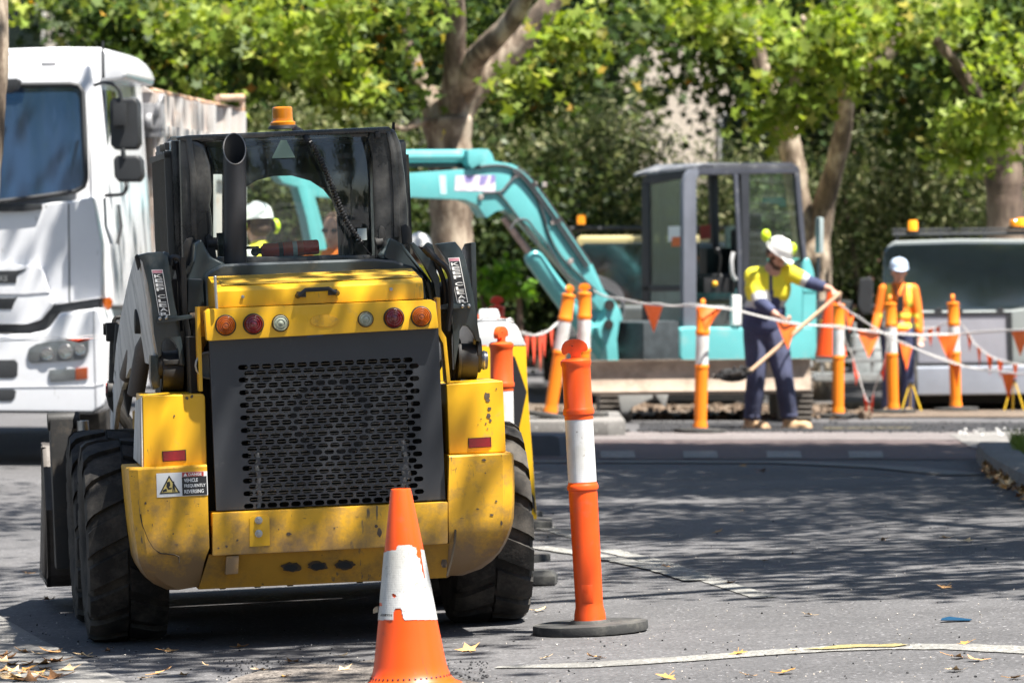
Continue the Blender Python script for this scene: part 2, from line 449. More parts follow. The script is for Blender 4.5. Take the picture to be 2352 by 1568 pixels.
for xa in (dx0, dx1):
    d.add([(xa, YR, dz0), (xa, YR+.05, dz0), (xa, YR+.05, dz1), (xa, YR, dz1)], [(0, 1, 2, 3)])
d.add([(dx0, YR, dz0), (dx1, YR, dz0), (dx1, YR+.05, dz0), (dx0, YR+.05, dz0)], [(0, 1, 2, 3)])
door = d.build('engine_door', GREY, loader, ang=0)
# radiator and hoses seen through the slots
fin = B()
zz = dz0+0.02
while zz < dz1-0.08:
    fin.mm(hxl+0.035, hxr-0.05, YR+0.060, YR+0.10, zz, zz+0.0028); zz += 0.0105
fin.build('radiator', mat('radiator_fins', (0.34, 0.30, 0.25), 0.5, metal=0.3, var=0.5, vscale=9), loader)
bk = B(); bk.mm(dx0+.004, dx1-.004, YR+0.105, YR+0.13, dz0, dz1)
bk.build('engine_bay_back', VOIDM, loader)
hs = B()
for (a, b_, c_, e_) in ((590, 1040, 596, 1165), (930, 1050, 925, 1160), (925, 1010, 940, 1100)):
    pts = [L(a+(c_-a)*k/8+3*math.sin(k*2.2), b_+(e_-b_)*k/8, y=YR+0.06) for k in range(9)]
    hs.tube(pts, 0.009, 8)
hs.build('braided_hose', mat('braided_sleeve', (0.5, 0.48, 0.45), 0.5, var=0.5, vscale=60), loader)
fan = B(); fan.lathe([(0.13, 0), (0.16, 0), (0.16, 0.02), (0.13, 0.02)], 24, Matrix.Translation(L(760, 960, y=YR+.075)) @ Matrix.Rotation(PI/2, 4, 'X'))
fan.build('fan_ring', DARK, loader)
slab('blue_smear', [(705, 774), (742, 771), (742, 768), (706, 771)], YR-0.002, 0.001, mat('blue_tape', (0.05, 0.10, 0.25), 0.5), door, 0)
# -- light bar
lb = slab('light_bar', [(470, 716), (478, 709), (990, 688), (1001, 694), (1008, 752), (1004, 754), (480, 783), (475, 781)], -0.885, 0.075, YEL, bevel=0.010)
slab('recessed_badge', [(745+33*math.cos(t*PI/12), 737+14*math.sin(t*PI/12)) for t in range(24)], -0.889, 0.006, YELD, lb, 0.002)
YL = -0.885
def lamp(name, x, y, r, m, rim=PLAS, rings=0):
    c = L(x, y, y=YL); r = r/590.0
    R = Matrix.Translation(c) @ Matrix.Rotation(PI/2, 4, 'X')
    b = B(); b.m = 0
    b.lathe([(r*1.08, -0.002), (r*1.08, 0.006), (r*0.98, 0.010), (r*.95, .004)], 28, R)
    b.m = 1
    prof = [(r*0.97, 0.004), (r*0.93, 0.016)]
    if rings:
        for k in range(rings):
            q = r*(0.86-0.72*k/rings); prof += [(q, 0.019+0.002*k), (q-r*0.04, 0.016+0.002*k)]
    else: prof += [(r*.7, .021), (r*.35, .024)]
    prof += [(0.0005, 0.025)]
    b.lathe(prof, 28, R)
    return b.build(name, [rim, m], loader)
lamp('indicator_light', 518, 747, 22.5, AMBL, DARK, 4)
lamp('tail_light', 582, 744, 22.5, REDL, DARK, 3)
lamp('reversing_light', 644, 742, 18.5, CLRL, PLAS, 2)
lamp('reversing_light', 839.5, 733, 17, CLRL, PLAS, 2)
lamp('tail_light', 904.6, 730, 22.5, REDL, DARK, 3)
lamp('indicator_light', 967, 727, 22.5, AMBL, DARK, 4)
# -- engine hood
ha = L(735, 697, y=-0.86); hb = L(735, 660, y=-0.85); hc = L(735, 655, y=-0.83); hd = L(735, 628, y=-0.52)
xl = L(496, 680, y=-.86).x-.002; xr = L(973, 664, y=-.86).x
prof = [(-0.86, ha.z), (-0.855, hb.z), (-0.83, hb.z+.018), (-0.50, hd.z+.006), (-0.46, hd.z-.02), (-0.46, ha.z)]
hood = B().prism([(xl, a, b_) for a, b_ in prof], (xr-xl, 0, 0)).build('engine_hood', YEL, loader, bevel=0.008)
def perf_mat():
    m = bpy.data.materials.new('perforated_yellow_sheet'); nt, N, Lk = nodes(m)
    out = N.new('ShaderNodeOutputMaterial'); p = N.new('ShaderNodeBsdfPrincipled'); Lk.new(p.outputs[0], out.inputs[0])
    tc = N.new('ShaderNodeTexCoord'); mp = N.new('ShaderNodeMapping'); Lk.new(tc.outputs['Object'], mp.inputs[0])
    mp.inputs['Rotation'].default_value = (0, 0, rad(45)); mp.inputs['Scale'].default_value = (75, 75, 0.01)
    vo = N.new('ShaderNodeTexVoronoi'); vo.inputs['Scale'].default_value = 1; vo.inputs['Randomness'].default_value = 0; Lk.new(mp.outputs[0], vo.inputs['Vector'])
    r = N.new('ShaderNodeMapRange'); r.inputs[1].default_value = 0.34; r.inputs[2].default_value = 0.40; Lk.new(vo.outputs['Distance'], r.inputs[0])
    x = N.new('ShaderNodeMix'); x.data_type = 'RGBA'; x.inputs[6].default_value = (0.03, 0.02, 0.01, 1); x.inputs[7].default_value = (0.78, 0.46, 0.04, 1)
    Lk.new(r.outputs[0], x.inputs[0]); Lk.new(x.outputs[2], p.inputs['Base Color']); p.inputs['Roughness'].default_value = 0.45
    return m
pm = perf_mat()
t0 = Vector((xl+.03, -0.815, hb.z+.0235)); t1 = Vector((xr-.03, -0.815, hb.z+.0235)); dzt = (hd.z+.006-hb.z-.018)/0.33
B().add([(t0.x, -.815, t0.z), (t1.x, -.815, t0.z), (t1.x, -.53, t0.z+.285*dzt), (t0.x, -.53, t0.z+.285*dzt)], [(0, 1, 2, 3)]).build('perforated_panel', pm, hood)
h = B()
hp = [L(a, b_, y=-0.905) for a, b_ in ((688, 678), (702, 666), (755, 663), (770, 672))]
h.tube([L(684, 679, y=-.862), L(686, 678, y=-.885)]+hp+[L(772, 673, y=-.885), L(774, 673, y=-.862)], [.012, .011, .009, .009, .009, .009, .011, .012], 8)
h.box(L(692, 676, y=-.868), (.036, .012, .022)); h.box(L(764, 671, y=-.868), (.036, .012, .022))
h.build('hood_handle', PLAS, loader, bevel=0.002)
sc = B()
for a, b_ in ((557.5, 681.5), (898, 664)): sc.lathe([(0.0065, -.002), (0.0065, .004), (0.002, .005), (.0005, .003)], 12, Matrix.Translation(L(a, b_, y=-.862)) @ Matrix.Rotation(PI/2, 4, 'X'))
sc.build('screw', STEEL, hood)
B().tube([L(498, 709, y=-.90), L(494, 637, y=-.90)], 0.0055, 8).ball(L(494, 637, y=-.90), .007, 8).build('stay_rod', STEEL, loader)
# yellow frame flanges either side of the door
slab('frame_flange', [(452, 705), (459, 705), (463, 790), (466, 898), (458, 899), (454, 800)], -0.80, 0.10, YEL, bevel=0.003)
slab('frame_flange', [(1003, 684), (1011, 683), (1014, 757), (1025, 775), (1035, 877), (1027, 880), (1018, 790), (1006, 766)], -0.80, 0.10, YEL, bevel=0.003)
slab('frame_plate', [(455, 704), (480, 703), (482, 780), (468, 800), (466, 898), (458, 899)], -0.70, 0.01, YELD, bevel=0.001)
# plain black block added behind the door to block light
B().mm(-.48, .48, -.70, -.10, .35, 1.22).build('chassis', VOIDM, loader)
B().lathe([(0.0, .0), (.04, .005), (.055, .03), (.05, .06)], 16, Matrix.Translation(L(478, 838, y=-.74)) @ Matrix.Rotation(PI/2, 4, 'X')).build('air_filter', mat('pale_canister', (.35, .34, .30), .6), loader)
# -- upper corner boxes
def cbox(name, pts, y, depth, m, bevel): return B().prism(qp(pts, y), (0, depth, 0)).build(name, m, loader, bevel=bevel, seg=3)
ul = cbox('rear_fender_box', [(327, 909), (466, 904), (471, 910), (475, 1068), (330, 1075)], -0.80, 0.42, YEL, 0.008)
ur = cbox('rear_fender_box', [(1025, 882), (1155, 874), (1162, 1038), (1031, 1043)], -0.80, 0.42, YEL, 0.008)
# dusty outer cheek on the left box
a0 = L(327, 910, y=-.80); a1 = L(330, 1074, y=-.80)
ck = B()
ck.prism([(a0.x-.0015, -.797, a0.z-.004), (a0.x-.0015, -.40, a0.z-.03), (a1.x-.0115, -.40, a1.z+.02), (a1.x-.0015, -.797, a1.z+.004)], (-.004, 0, 0))
ck.build('worn_cheek', DUST, ul)
for o, pts in ((ul, [(372, 1036), (427, 1032), (428, 1057), (374, 1060)]), (ur, [(1075, 1006), (1128, 1003), (1129, 1026), (1076, 1029)])):
    bb = B(); bb.m = 0; bb.prism(qp(pts, -.803), (0, .006, 0))
    cx = sum(p[0] for p in pts)/4; cy = sum(p[1] for p in pts)/4
    bb.m = 1; bb.prism(qp([(cx+(a-cx)*.93, cy+(b_-cy)*.88) for a, b_ in pts], -.807), (0, .008, 0))
    bb.build('reflector', [PLAS, REDL], loader)
# worn patches on the right box
wp = B()
def blot(cx, cy, r, n=9, sx=1.0, sy=1.0, y=-.802):
    wp.poly([L(cx+sx*r*(0.6+.6*rnd.random())*math.cos(2*PI*k/n), cy+sy*r*(0.6+.6*rnd.random())*math.sin(2*PI*k/n), y=y) for k in range(n)])
for a in ((1118, 909, 9), (1120, 918, 6), (1124, 938, 5), (1123, 955, 6), (1126, 965, 4), (1116, 972, 2.5), (1120, 984, 2), (1105, 962, 2), (1098, 975, 1.5), (430, 914, 4), (441, 910, 4), (400, 955, 2.5), (1140, 893, 2)): blot(*a)
wp.build('paint_chip', mat('chipped_primer', (0.10, 0.07, 0.045), 0.7, var=0.4, vscale=60), loader)
# -- lower corner blocks, swept to the side
def interp(t, tab):
    for (a, b_), (c, d_) in zip(tab, tab[1:]):
        if a <= t <= c: return b_+(d_-b_)*(t-a)/(c-a)
    return tab[-1][1] if t > tab[-1][0] else tab[0][1]
def block(outer, inner, levels, crease, sg, dpy):
    b = B(); rings = []
    for py in levels:
        xo, xi = interp(py, outer), interp(py, inner); dep = -.87+max(0, (py-crease)/130)**1.3*.16; top = 4 if py == levels[0] else 0
        po, pi_ = py-dpy*sg*.5, py+dpy*sg*.5
        P1 = L(xi, pi_, y=dep); P2 = L(xo-sg*26, po, y=dep); P3 = L(xo-sg*5, po, y=dep+.022); P4 = L(xo, po, y=dep+.06)
        k = .008 if top else 0; q = Vector((0, k, 0))
        rings.append([P1+q, P2+q, P3+q, P4+q, Vector((P4.x, -.44, P4.z)), Vector((P1.x, -.44, P1.z))])
    b.loft(rings); return b.build('bumper_corner', YELD, loader, ang=24)
bl = block([(1069, 293), (1076, 290), (1140, 296), (1209, 303), (1285, 314), (1312, 326), (1332, 344), (1350, 385)], [(1069, 475), (1263, 481), (1290, 470), (1352, 457)], [1071, 1075, 1110, 1150, 1190, 1230, 1262, 1282, 1300, 1320, 1336, 1350], 1262, -1, 8)
br = block([(1041, 1176), (1048, 1180), (1110, 1182), (1183, 1181), (1218, 1175), (1246, 1164), (1272, 1148), (1296, 1125), (1313, 1098), (1324, 1062)], [(1041, 1032), (1150, 1030), (1250, 1031), (1326, 1025)], [1043, 1047, 1080, 1120, 1160, 1190, 1214, 1232, 1250, 1270, 1290, 1308, 1324], 1214, 1, 6)
# crease and scrape lines on the left block
cr = B()
cr.tube([L(a, b_, y=-.868) for a, b_ in ((322, 1180), (327, 1205), (340, 1238), (352, 1258), (368, 1270), (400, 1273), (411, 1278), (412, 1292))], 0.0028, 5)
cr.tube([L(a, b_, y=-.868) for a, b_ in ((1046, 1215), (1044, 1246), (1036, 1290), (1027, 1322))], 0.005, 5)
cr.build('crease_line', mat('grime', (0.05, 0.035, 0.02), 0.8), loader)
# warning sticker
st = B(); y_ = -.872
Q = lambda u, v: L((358.8+(475.7-358.8)*u)*(1-v)+(360.5+(477.8-360.5)*u)*v, (1086.7+(1081.4-1086.7)*u)*(1-v)+(1142+(1136-1142)*u)*v, y=y_)
def qd(u0, u1, v0, v1, mi, off=0.0):
    st.m = mi; st.poly([Q(u, v)-Vector((0, off, 0)) for u, v in ((u0, v1), (u1, v1), (u1, v0), (u0, v0))])
qd(0, 1, 0, 1, 0, 0.0); qd(.50, .985, .20, .975, 1, .0012); qd(.505, .93, .01, .19, 2, .0012)
tri = [(.25, .10), (.46, .86), (.05, .86)]
def tr_(sc_, mi, off):
    st.m = mi; cu, cv = .253, .62; st.poly([Q(cu+(u-cu)*sc_, cv+(v-cv)*sc_)-Vector((0, off, 0)) for u, v in tri])
tr_(1, 1, .0012); tr_(.80, 3, .0018)
st.m = 1
def ply(pts, off=.0024): st.m = 1; st.poly([Q(u, v)-Vector((0, off, 0)) for u, v in pts])
ply([(.20, .38), (.26, .36), (.27, .52), (.24, .60), (.26, .62), (.30, .62), (.29, .68), (.23, .70), (.19, .58)])
ply([(.12, .70), (.19, .64), (.20, .76), (.11, .80)])
ply([(.315, .44), (.35, .44), (.355, .60), (.365, .80), (.345, .80), (.335, .64), (.325, .80), (.305, .80), (.31, .60)])
ply([(.325, .36), (.345, .36), (.345, .42), (.325, .42)])
ux = (Q(1, .5)-Q(0, .5)).normalized(); uz = (Q(.5, 0)-Q(.5, 1)).normalized(); wS = (Q(1, .5)-Q(0, .5)).length; hS = (Q(.5, 0)-Q(.5, 1)).length
for tx, v, w in (('VEHICLE', .42, .27), ('FREQUENTLY', .66, .42), ('REVERSING', .89, .38)):
    put_text(st, tx, Q(.54, v)-Vector((0, .002, 0)), ux, uz, wS*w, hS*.155, 0)
put_text(st, 'DANGE', Q(.63, .165)-Vector((0, .002, 0)), ux, uz, wS*.26, hS*.12, 0)
st.m = 0; st.poly([Q(u, v)-Vector((0, .002, 0)) for u, v in ((.53, .17), (.61, .17), (.57, .03))])
st.build('warning_sticker', [WHT, INKB, mat('red_vinyl', (.45, .05, .04), .5), mat('sticker_yellow', (.70, .55, .18), .5)], loader)
# -- centre bumper
slab('centre_bumper', [(488, 1178), (1029, 1152), (1029, 1248), (700, 1266), (488, 1276)], -0.875, 0.25, YELD, bevel=0.007)
bw = B(); top = [(480, 1274), (1031, 1248)]; bot = [(456, 1353), (1025, 1326)]
tA = [L(a, b_, y=-.855) for a, b_ in top]; bA = [L(a, b_, y=-.80) for a, b_ in bot]
bw.loft([[tA[0], tA[1], tA[1]+Vector((0, .3, 0)), tA[0]+Vector((0, .3, 0))], [bA[0], bA[1], bA[1]+Vector((0, .5, 0)), bA[0]+Vector((0, .5, 0))]])
bw.build('belly_plate', mat('grimy_belly_paint', (0.44, 0.22, 0.015), 0.55, var=0.25, scr=.6, dirt=(0.16, 0.10, 0.04), damt=0.45, dscale=7, spots=(.03, .02, .015), samt=.3, sscale=15, bump=.1), loader)
rc = B(); rc.m = 0; rc.prism(qp([(573, 1190), (580, 1184), (612, 1182), (619, 1188), (620, 1252), (573, 1255)], -.878), (0, .006, 0)); 
rc.build('bolt_pad', YEL, loader, bevel=.002)
bo = B()
for a, b_ in ((594, 1194), (594, 1224.5)):
    R = Matrix.Translation(L(a, b_, y=-.878)) @ Matrix.Rotation(PI/2, 4, 'X'); bo.lathe([(.015, 0), (.015, .004), (.010, .005), (.009, .013), (.0005, .014)], 14, R)
bo.build('bolt', STEEL, loader)
hl = B()
for a, b_ in ((668, 1303), (730.5, 1300), (791, 1297)):
    hl.prism([L(a+16*math.cos(t*PI/8), b_+7.5*math.sin(t*PI/8), y=-.842) for t in range(16)], (0, .02, 0))
hl.build('drain_hole', VOIDM, loader)
sm = B(); g5 = random.Random(5)
for a, b_ in ((668, 1303), (730.5, 1300), (791, 1297)):
    sm.poly([L(a+(21+g5.uniform(-3, 7))*math.cos(t*PI/9), b_-1+(9.5+g5.uniform(-1, 4))*math.sin(t*PI/9), y=-.8405) for t in range(18)])
apart(sm.build('soot_mark', mat('soot', (.05, .03, .012), .85, var=.5, vscale=30), loader), .001)
wp = B()
for cx, cy, r, sx, sy, y in ((663, 1226, 5, 1.4, .8, -.8765), (872, 1222, 8, .8, 1.4, -.8765), (864, 1208, 4, 1, 1, -.8765), (768, 1212, 2.5, 1, 1, -.8765), (640, 1215, 2, 1, 1, -.8765), (520, 1254, 3, 1.2, 1, -.8765), (545, 1240, 3, 1, 1, -.8765), (502, 1258, 3, 1, 1, -.8765), (940, 1205, 2, 1, 1, -.8765), (700, 1190, 1.6, 3, .5, -.8765), (820, 1186, 2, 3, .4, -.8765), (920, 1176, 2, 2, .5, -.8765),
    (1152, 1200, 4, .6, 1.6, -.872), (1140, 1150, 3, 1, 1, -.872), (1097, 1168, 3, 1.2, .7, -.872), (1130, 1182, 4, 1.2, .7, -.872), (1112, 1056, 4, 1.4, .7, -.872), (1115, 1086, 2, 1, 1, -.872), (1060, 1190, 2, 3, .4, -.872),
    (334, 1155, 3.4, .8, 1.2, -.872), (340, 1172, 2, 1, 1, -.872), (405, 1250, 3, 2, .5, -.872), (398, 1225, 2, 1, 1, -.872), (430, 1180, 1.6, 3, .3, -.872), (350, 1205, 2, .5, 2, -.872), (384, 1150, 1.6, 1, 1, -.872), (1020, 1290, 10, .7, 1.8, -.83)):
    blot(cx, cy, r, 9, sx, sy, y)
wp.build('paint_chip', MATS['chipped_primer'], loader)
slab('tow_lug', [(520, 1277), (549, 1275), (547, 1317), (518, 1319)], -0.87, 0.06, YELD, bevel=.004)
for a in (505, 585, 660, 820):
    slab('belly_bolt', [(a, 1342-(a-505)*.04), (a+14, 1341-(a-505)*.04), (a+14, 1352-(a-505)*.045), (a, 1353-(a-505)*.045)], -0.76, 0.02, DARK, bevel=.002)
# ---------------------------------------------------------------- cab
YC = -0.10
# rear pillars and top rail
slab('cab_pillar', [(412, 316), (440, 314), (470, 330), (484, 380), (487, 440), (483, 470), (489, 520), (487, 575), (500, 600), (440, 640), (420, 640), (416, 480)], YC, 0.10, BLKP, bevel=.030, seg=4)
slab('cab_pillar', [(850, 298), (893, 292), (908, 300), (920, 330), (930, 400), (936, 470), (939, 560), (905, 600), (862, 600), (858, 470), (855, 360), (846, 320)], YC, 0.12, BLKP, bevel=.034, seg=4)
slab('pillar_rib', [(426, 318), (441, 317), (452, 400), (454, 560), (440, 560), (436, 400)], YC-.012, 0.03, BLKP, bevel=.008)
slab('pillar_rib', [(886, 300), (898, 302), (912, 350), (918, 440), (919, 545), (905, 548), (903, 440), (897, 350)], YC-.012, 0.03, BLKP, bevel=.008)
slab('roof_rail', [(405, 316), (430, 311), (893, 291), (900, 296), (896, 308), (850, 304), (480, 321), (420, 324)], YC-.01, 0.12, BLKP, bevel=.008)
slab('lower_rail', [(480, 590), (862, 585), (865, 625), (478, 640)], YC, 0.10, BLKP, bevel=.01)
# roof, left side with slatted screen, right side, front frame
rl = L(412, 316, y=YC); rr = L(915, 300, y=YC); cl_ = rl.x+.004; cr_ = L(932, 400, y=YC).x-.01; zt = rl.z
zlow = L(430, 640, y=YC).z
rf = B(); rf.loft([[(cl_, YC+.02, zt-.02), (cr_-.03, YC+.02, rr.z-.02), (cr_-.03, YC+.02, rr.z), (cl_, YC+.02, zt)], [(cl_, .5, zt-.0), (cr_-.03, .5, rr.z+.0), (cr_-.03, .5, rr.z+.02), (cl_, .5, zt+.02)], [(cl_, 1.05, zt-.03), (cr_-.03, 1.05, rr.z-.03), (cr_-.03, 1.05, rr.z-.01), (cl_, 1.05, zt-.01)]])
rf.build('cab_roof', BLKP, loader, bevel=.006)
sf = B()
zb = zlow
sf.mm(cl_-.03, cl_, .0, .06, zb, zt-.01); sf.mm(cl_-.03, cl_, .98, 1.05, zb, zt-.03); sf.mm(cl_-.03, cl_, .06, .98, zt-.07, zt-.01); sf.mm(cl_-.03, cl_, .06, .98, zb, zb+.10)
sf.mm(cr_-.0, cr_+.03, .02, .06, zb, zt-.05); sf.mm(cr_-.0, cr_+.03, .98, 1.05, zb, zt-.06); sf.mm(cr_, cr_+.03, .06, .98, zt-.10, zt-.04); sf.mm(cr_, cr_+.03, .06, .98, zb, zb+.10)
sf.build('side_frame', BLKP, loader, bevel=.005)
sl = B()
for k in range(28):
    y0 = .075+k*.0325
    sl.mm(cl_-.052, cl_-.034, y0, y0+.014, zb+.06, zt-.08)
    sl.mm(cr_+.034, cr_+.046, y0, y0+.010, zb+.06, zt-.10)
for z0 in (zb+.05, (zb+zt)/2, zt-.08):
    sl.mm(cl_-.034, cl_-.030, .07, .99, z0, z0+.012); sl.mm(cr_+.030, cr_+.034, .07, .97, z0, z0+.012)
sl.build('slatted_side_screen', mat('screen_paint', (.035, .032, .027), .5, var=.3, dirt=(.12, .10, .07), damt=.35, dscale=6), loader)
ef = B(); ef.mm(cl_-.058, cl_-.030, .04, .075, zb+.05, zt-.05); ef.mm(cl_-.058, cl_-.030, .04, 1.0, zt-.08, zt-.055); ef.box((cl_-.045, .06, zt-.03), (.02, .03, .03)); ef.box((cl_-.045, .35, zt-.03), (.02, .03, .03))
ef.build('screen_frame', mat('dusty_black', (.07, .068, .06), .6, var=.3), loader, bevel=.003)
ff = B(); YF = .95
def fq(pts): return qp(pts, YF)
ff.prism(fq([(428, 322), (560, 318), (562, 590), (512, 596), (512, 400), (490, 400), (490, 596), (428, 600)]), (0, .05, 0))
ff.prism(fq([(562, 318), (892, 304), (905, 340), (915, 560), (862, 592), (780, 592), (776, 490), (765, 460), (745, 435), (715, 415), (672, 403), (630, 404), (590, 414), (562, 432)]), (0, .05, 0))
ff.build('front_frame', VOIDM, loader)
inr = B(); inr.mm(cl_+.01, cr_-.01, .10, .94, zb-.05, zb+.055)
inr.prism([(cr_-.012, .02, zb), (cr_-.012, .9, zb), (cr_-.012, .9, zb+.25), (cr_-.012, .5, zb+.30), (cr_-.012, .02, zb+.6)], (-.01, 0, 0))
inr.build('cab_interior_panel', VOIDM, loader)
slab('dash_shelf', [(587, 593), (792, 584), (792, 598), (587, 604)], -.07, .16, mat('shelf_green_grey', (.20, .27, .25), .5), bevel=.004)
# seat back and lap bar inside
sb = B(); sb.box((L(500, 560, y=.35).x+.05, .35, zb+.08), (.1, .1, .2)); sb.tube([L(785, 592, y=.6), L(786, 500, y=.6), L(780, 488, y=.6), L(774, 492, y=.6)], .008, 8)
sb.tube([L(812, 600, y=.5), L(800, 540, y=.5), L(798, 480, y=.5)], .012, 8)
sb.build('lap_bar', PLAS, loader)
# rear glass, slightly domed
gz = B(); n = 14
gl_pts = [(481, 322), (852, 304), (858, 480), (862, 588), (487, 596)]
uL = [(474, 322), (484, 380), (486, 440), (486, 520), (487, 596)]; uR = [(850, 304), (856, 380), (858, 440), (860, 520), (862, 588)]
rings = []
for j in range(5):
    a = L(*uL[j], y=YC); b_ = L(*uR[j], y=YC); row = []
    for i in range(n+1):
        t = i/n; p = a.lerp(b_, t); row.append(Vector((p.x, YC+.045-.045*math.sin(PI*t)**.6-(.018*math.sin(PI*j/4)), p.z)))
    rings.append(row)
gz.loft(rings, caps=False, close=False)
RG = gz.build('rear_window', glass_mat('cab_glass', (.86, .96, .92), .03, 1.8, haze=.05, hazecol=(.5, .58, .58)), loader)
tl = B(); tp = [(645, 322), (658, 322), (678, 362), (624, 364)]
tl.m = 0; tl.poly(qp(tp, YC-.03)); tl.build('triangle_sticker', mat('pale_sticker', (.20, .30, .25), .6), RG)
B().poly(qp([(821, 525), (842, 524), (843, 551), (819, 553)], YC-.012)).build('label_sticker', mat('label_white', (.5, .55, .52), .6), RG)
# pivots beside the cab foot
for x0, x1, yb, yt in ((478, 500, 600, 540), (863, 880, 590, 548)):
    B().cyl(L(x0, 560, y=YC-.05), L(x1, 560 if x0 < 600 else 556, y=YC-.05), .026, 18).build('cab_pivot', DARK, loader, bevel=.003)
for pts in ([(420, 566), (428, 548), (444, 545), (450, 575), (446, 610), (425, 610)], [(478, 600), (474, 545), (480, 536), (490, 545), (500, 600)], [(872, 598), (869, 530), (874, 517), (884, 524), (892, 594)], [(922, 520), (932, 514), (943, 524), (947, 560), (925, 562)]):
    slab('pivot_bracket', pts, YC-.07, .03, DARK, bevel=.006)
# cowl behind the hood: dark shoulders falling to the arms
def cowl(pts, y, dep, bev=.012): return slab('rear_cowl', pts, y, dep, ARMP, bevel=bev, seg=3)
cowl([(466, 640), (478, 625), (510, 607), (560, 604), (860, 594), (905, 598), (950, 612), (975, 632), (985, 690), (470, 712)], -.42, .36, .022)
cowl([(432, 700), (430, 640), (445, 600), (448, 560), (462, 548), (485, 590), (520, 606), (500, 618), (478, 640), (470, 700)], -.36, .26, .014)
cowl([(896, 545), (925, 560), (975, 625), (1001, 660), (1010, 690), (985, 692), (972, 640), (940, 615), (892, 600), (880, 590)], -.36, .26, .014)
cowl([(942, 560), (950, 556), (992, 600), (1010, 640), (1012, 690), (1003, 692), (996, 650), (975, 610)], -.46, .05, .004)
cowl([(430, 640), (466, 640), (470, 712), (455, 716), (430, 720)], -.44, .3, .01)
# -- exhaust stack with oblique mouth
ex = B(); ey = -.30; ct = L(538.5, 306, y=ey); cb = L(541, 606, y=ey); lo_ = L(538.5, 378, y=ey); r_ = .0455; n = 28
def ring(r, f): return [Vector((f(a).x+r*math.cos(a), ey+r*math.sin(a), f(a).z)) for a in [2*PI*k/n for k in range(n)]]
axis = (ct-cb).normalized()
fb = lambda a: cb
def ft(a):
    u = (math.sin(a)+1)/2; z = lo_.z+(ct.z-lo_.z)*u; p = cb+axis*((z-cb.z)/axis.z); return p
ex.m = 0; ex.loft([ring(r_, fb), ring(r_, ft), ring(r_-.003, ft)], caps=False)
ex.m = 1; ex.loft([ring(r_-.003, ft), ring(r_-.003, fb)], caps=False)
rim_ = ring(r_-.001, ft); es_ = ex.build('exhaust_stack', [mat('stack_paint', (.030, .030, .033), .42, var=.25, spots=(.25, .22, .18), samt=-.03, sscale=18, bump=.05, metal=.2), VOIDM], loader)
B().tube(rim_+rim_[:1], .0028, 6).build('stack_rim', mat('lit_rim', (.22, .21, .20), .4, metal=.4), es_)  # pale ring colour paints the lit edge of the mouth
# -- beacon
bc = L(650, 289, y=.42); s_ = 568.0
R = Matrix.Translation(L(650, 296, y=.42))
b = B(); b.m = 0; b.lathe([(.0005, .0), (.063, .0), (.060, .010), (.05, .016), (.0005, .016)], 28, R); bb_ = b.build('beacon_base', PLAS, loader)
b = B(); b.lathe([(.052, .012), (.053, .026), (.044, .032), (.0425, .040)]+[(.0425-(.0006*(k % 2)), .042+k*.0022) for k in range(20)]+[(.041, .088), (.036, .091), (.0005, .092)], 40, R)
def beaconmat():
    m = bpy.data.materials.new('beacon_amber'); nt, N, Lk = nodes(m); out = N.new('ShaderNodeOutputMaterial'); p = N.new('ShaderNodeBsdfPrincipled')
    p.inputs['Base Color'].default_value = (.95, .30, .012, 1); p.inputs['Roughness'].default_value = .12; p.inputs['Transmission Weight'].default_value = .25; p.inputs['Coat Weight'].default_value = .5
    tc = N.new('ShaderNodeTexCoord'); wv = N.new('ShaderNodeTexWave'); wv.inputs['Scale'].default_value = 60; bp = N.new('ShaderNodeBump'); bp.inputs['Strength'].default_value = .3
    Lk.new(tc.outputs['Object'], wv.inputs['Vector']); Lk.new(wv.outputs[0], bp.inputs['Height']); Lk.new(bp.outputs[0], p.inputs['Normal']); Lk.new(p.outputs[0], out.inputs[0]); return m
BEAC = beaconmat()
b.build('beacon', BEAC, loader)
B().cyl(R @ Vector((0, 0, .015)), R @ Vector((0, 0, .07)), .022, 12).build('beacon_bulb', mat('bulb_orange', (.5, .12, .01), .4), loader)
# -- coiled cord
path = spline([L(a, b_, y=yy) for a, b_, yy in ((677, 297, .36), (690, 302, .1), (708, 322, -.15), (729, 354, -.17), (754, 407, -.175), (775, 460, -.18), (796, 509, -.18), (821, 544, -.18), (831, 561, -.175))], 24)
hel = []; dist = 0; step = .0022; acc = 0; rc_ = .0088
seg = [(path[i], path[i+1]) for i in range(len(path)-1)]
for a, b_ in seg:
    l = (b_-a).length; dr = (b_-a).normalized(); u = dr.cross(Vector((0, 1, 0))).normalized(); v = dr.cross(u)
    while acc < l:
        ph = 2*PI*(dist+acc)/.0125; p = a+dr*acc; hel.append(p+u*math.cos(ph)*rc_+v*math.sin(ph)*rc_); acc += step
    dist += l; acc -= l
B().tube(hel, .0042, 5).tube(path, .004, 5).tube([L(831, 561, y=-.175), L(842, 574, y=-.17), L(852, 587, y=-.15)], .003, 6).build('coiled_cord', PLAS, loader)
slab('roof_clip', [(862, 304), (873, 303), (874, 316), (863, 317)], YC-.03, .03, PLAS, bevel=.003)
